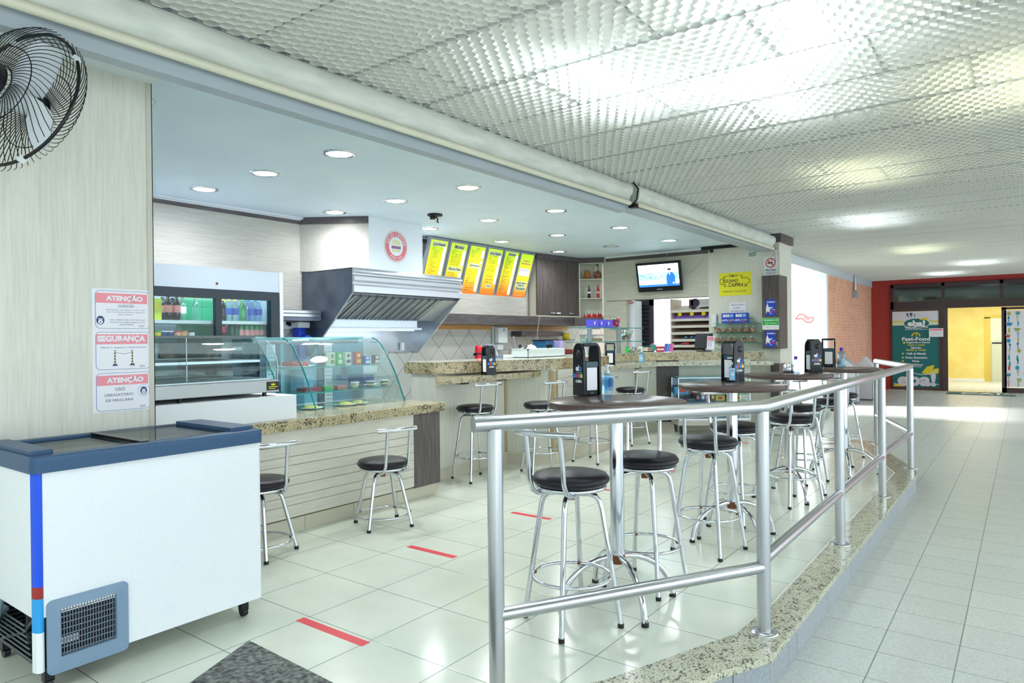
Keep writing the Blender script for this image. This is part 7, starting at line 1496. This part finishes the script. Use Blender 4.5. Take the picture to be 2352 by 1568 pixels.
# ---------------- outside, beyond the opening
m_ = MB(); m_.box(26, 3.9, ZK-.1, 26.2, 16, 6); struct(m_.build('wall_outside', mat('white outside wall', (.88, .88, .90), .6)))
EMB = Fr((25.99, 7.3, 1.2), (0, -1, 0), (0, 0, 1)); c0 = EMB.l(1849, 730)
m_ = MB(EMB.M); s_ = .16; pts = [(-2, -.2), (-1.2, .9), (-.3, .75), (.4, .2), (1.2, -.1), (2.2, .2), (1.3, -1.0), (.2, -.95), (-.6, -.1), (-2, -.2)]
m_.line([(c0[0]+a*s_, c0[1]+b*s_) for a, b in pts], .035, .002); m_.line([(c0[0]+a*s_, c0[1]+b*s_) for a, b in ((-.3, .2), (.9, -.45))], .03, .002); tag(m_.build('red_emblem', RED), 'small red outline emblem on the bright outside wall', 'emblem')
# ---------------- posters on the pillar
PP = Fr((XP-.6, YP-.0005, 0), (1, 0, 0), (0, 0, 1)); SL = mat('salmon heading', (.88, .30, .36), .5); BLN = mat('thin blue border', (.12, .16, .50), .5)
lim = [(661, 757), (757, 852), (852, 948)]
ea = PP.l(212, 800)[0]; eb = PP.l(349, 800)[0]; z_top = ay(280, 664, YP).z; z_bot = ay(280, 944, YP).z
for i in range(3):
    y1 = z_top-(z_top-z_bot)*i/3; y0 = z_top-(z_top-z_bot)*(i+1)/3; w_, h_ = eb-ea, y1-y0
    X = lambda a: ea+w_*a; Y = lambda a: y1-h_*a
    m_ = MB(PP.M); m_.box(ea, y0+.0006, 0, eb, y1, .0012, 0)
    m_.poly(rrect(X(.05), Y(.97), X(.97), Y(.05), .022), .0016, 1); m_.poly(rrect(X(.058), Y(.96), X(.962), Y(.06), .020), .0020, 0); m_.rect(X(.06), Y(.35), X(.92), Y(.11), .0024, 2)
    m_.text(['ATENÇÃO', 'SEGURANÇA', 'ATENÇÃO'][i], X(.22 if i != 1 else .08), Y(.32), X(.84 if i != 1 else .88), Y(.14), .0028, 0, bold=.05)
    if i == 0:
        m_.text('CLIENTES', X(.42), Y(.43), X(.69), Y(.38), .0026, 3); m_.rect(X(.42), Y(.445), X(.69), Y(.438), .0026, 3)
        for k, s_ in enumerate(('Solicitamos que utilizem o álcool gel', 'como medidas preventivas de segurança', 'contra o covid-19')): m_.text(s_, X(.22 if k < 2 else .42), Y(.53+.055*k), X(.88 if k < 2 else .66), Y(.497+.055*k), .0026, 3)
        for k, s_ in enumerate(('USO OBRIGATÓRIO DE MÁSCARA', 'DURANTE A PERMANÊNCIA NO', 'LANCHONETE')): m_.text(s_, X(.28 if k < 2 else .44), Y(.77+.06*k), X(.88 if k < 2 else .68), Y(.735+.06*k), .0026, 3)
    if i == 1:
        m_.text('Manter e respeitar o distanciamento', X(.13), Y(.46), X(.90), Y(.41), .0026, 3)
        for xx in (.36, .65): m_.rect(X(xx-.012), Y(.84), X(xx+.012), Y(.50), .0026, 3); [m_.rect(X(xx-.012), Y(.55+.07*k), X(xx+.012), Y(.525+.07*k), .0028, 4) for k in range(5)]; m_.poly([(X(xx-.05), Y(.88)), (X(xx+.05), Y(.88)), (X(xx+.012), Y(.81)), (X(xx-.012), Y(.81))], .0026, 3)
        m_.line([(X(.36+.029*k), Y(.54+.05*math.sin(math.pi*k/10))) for k in range(11)], .0018, .0026, 3)
    if i == 2:
        for k, (s_, a, b) in enumerate((('USO', .36, .52), ('OBRIGATÓRIO', .18, .66), ('DE MÁSCARA', .20, .66))): m_.text(s_, X(a), Y(.49+.13*k), X(b), Y(.41+.13*k), .0026, 3)
    mcx, mcy, ms = (X(.13), Y(.77), .022) if i == 0 else (X(.84), Y(.52), .020)
    if i != 1:
        if i == 2: m_.ell(mcx, mcy, .030, .030, .0024, 24, 1); m_.ell(mcx, mcy, .0285, .0285, .0026, 24, 0)
        m_.ell(mcx, mcy, ms*.85, ms, .0030, 20, 3); m_.ell(mcx, mcy-ms*.35, ms*.5, ms*.5, .0034, 16, 0); m_.ell(mcx, mcy-ms*.40, ms*.16, ms*.16, .0037, 10, 3); m_.rect(mcx-ms*.5, mcy+ms*.2, mcx+ms*.5, mcy+ms*.38, .0034, 0)
    m_.text('CEV', X(.77), Y(.93), X(.87), Y(.88), .0026, 3)
    tag(m_.build('wall_poster', [PAPER, BLN, SL, NAVY, YEL]), ['top poster of three on the pillar, red ATENÇÃO heading above CLIENTES', 'middle poster of three on the pillar, red SEGURANÇA heading above two barrier posts', 'bottom poster of three on the pillar, USO OBRIGATÓRIO DE MÁSCARA'][i], 'poster', 'safety posters on the wooden pillar')
m_ = MB(); q = ay(348, 229, YP-.02); m_.ring((XP+.012, YP+.01, q.z), .018, .0025, (0, 1, 0), 16, 5); tag(m_.build('wire_hook', STEEL), 'tiny wire hook near the top corner of the pillar', 'hook')
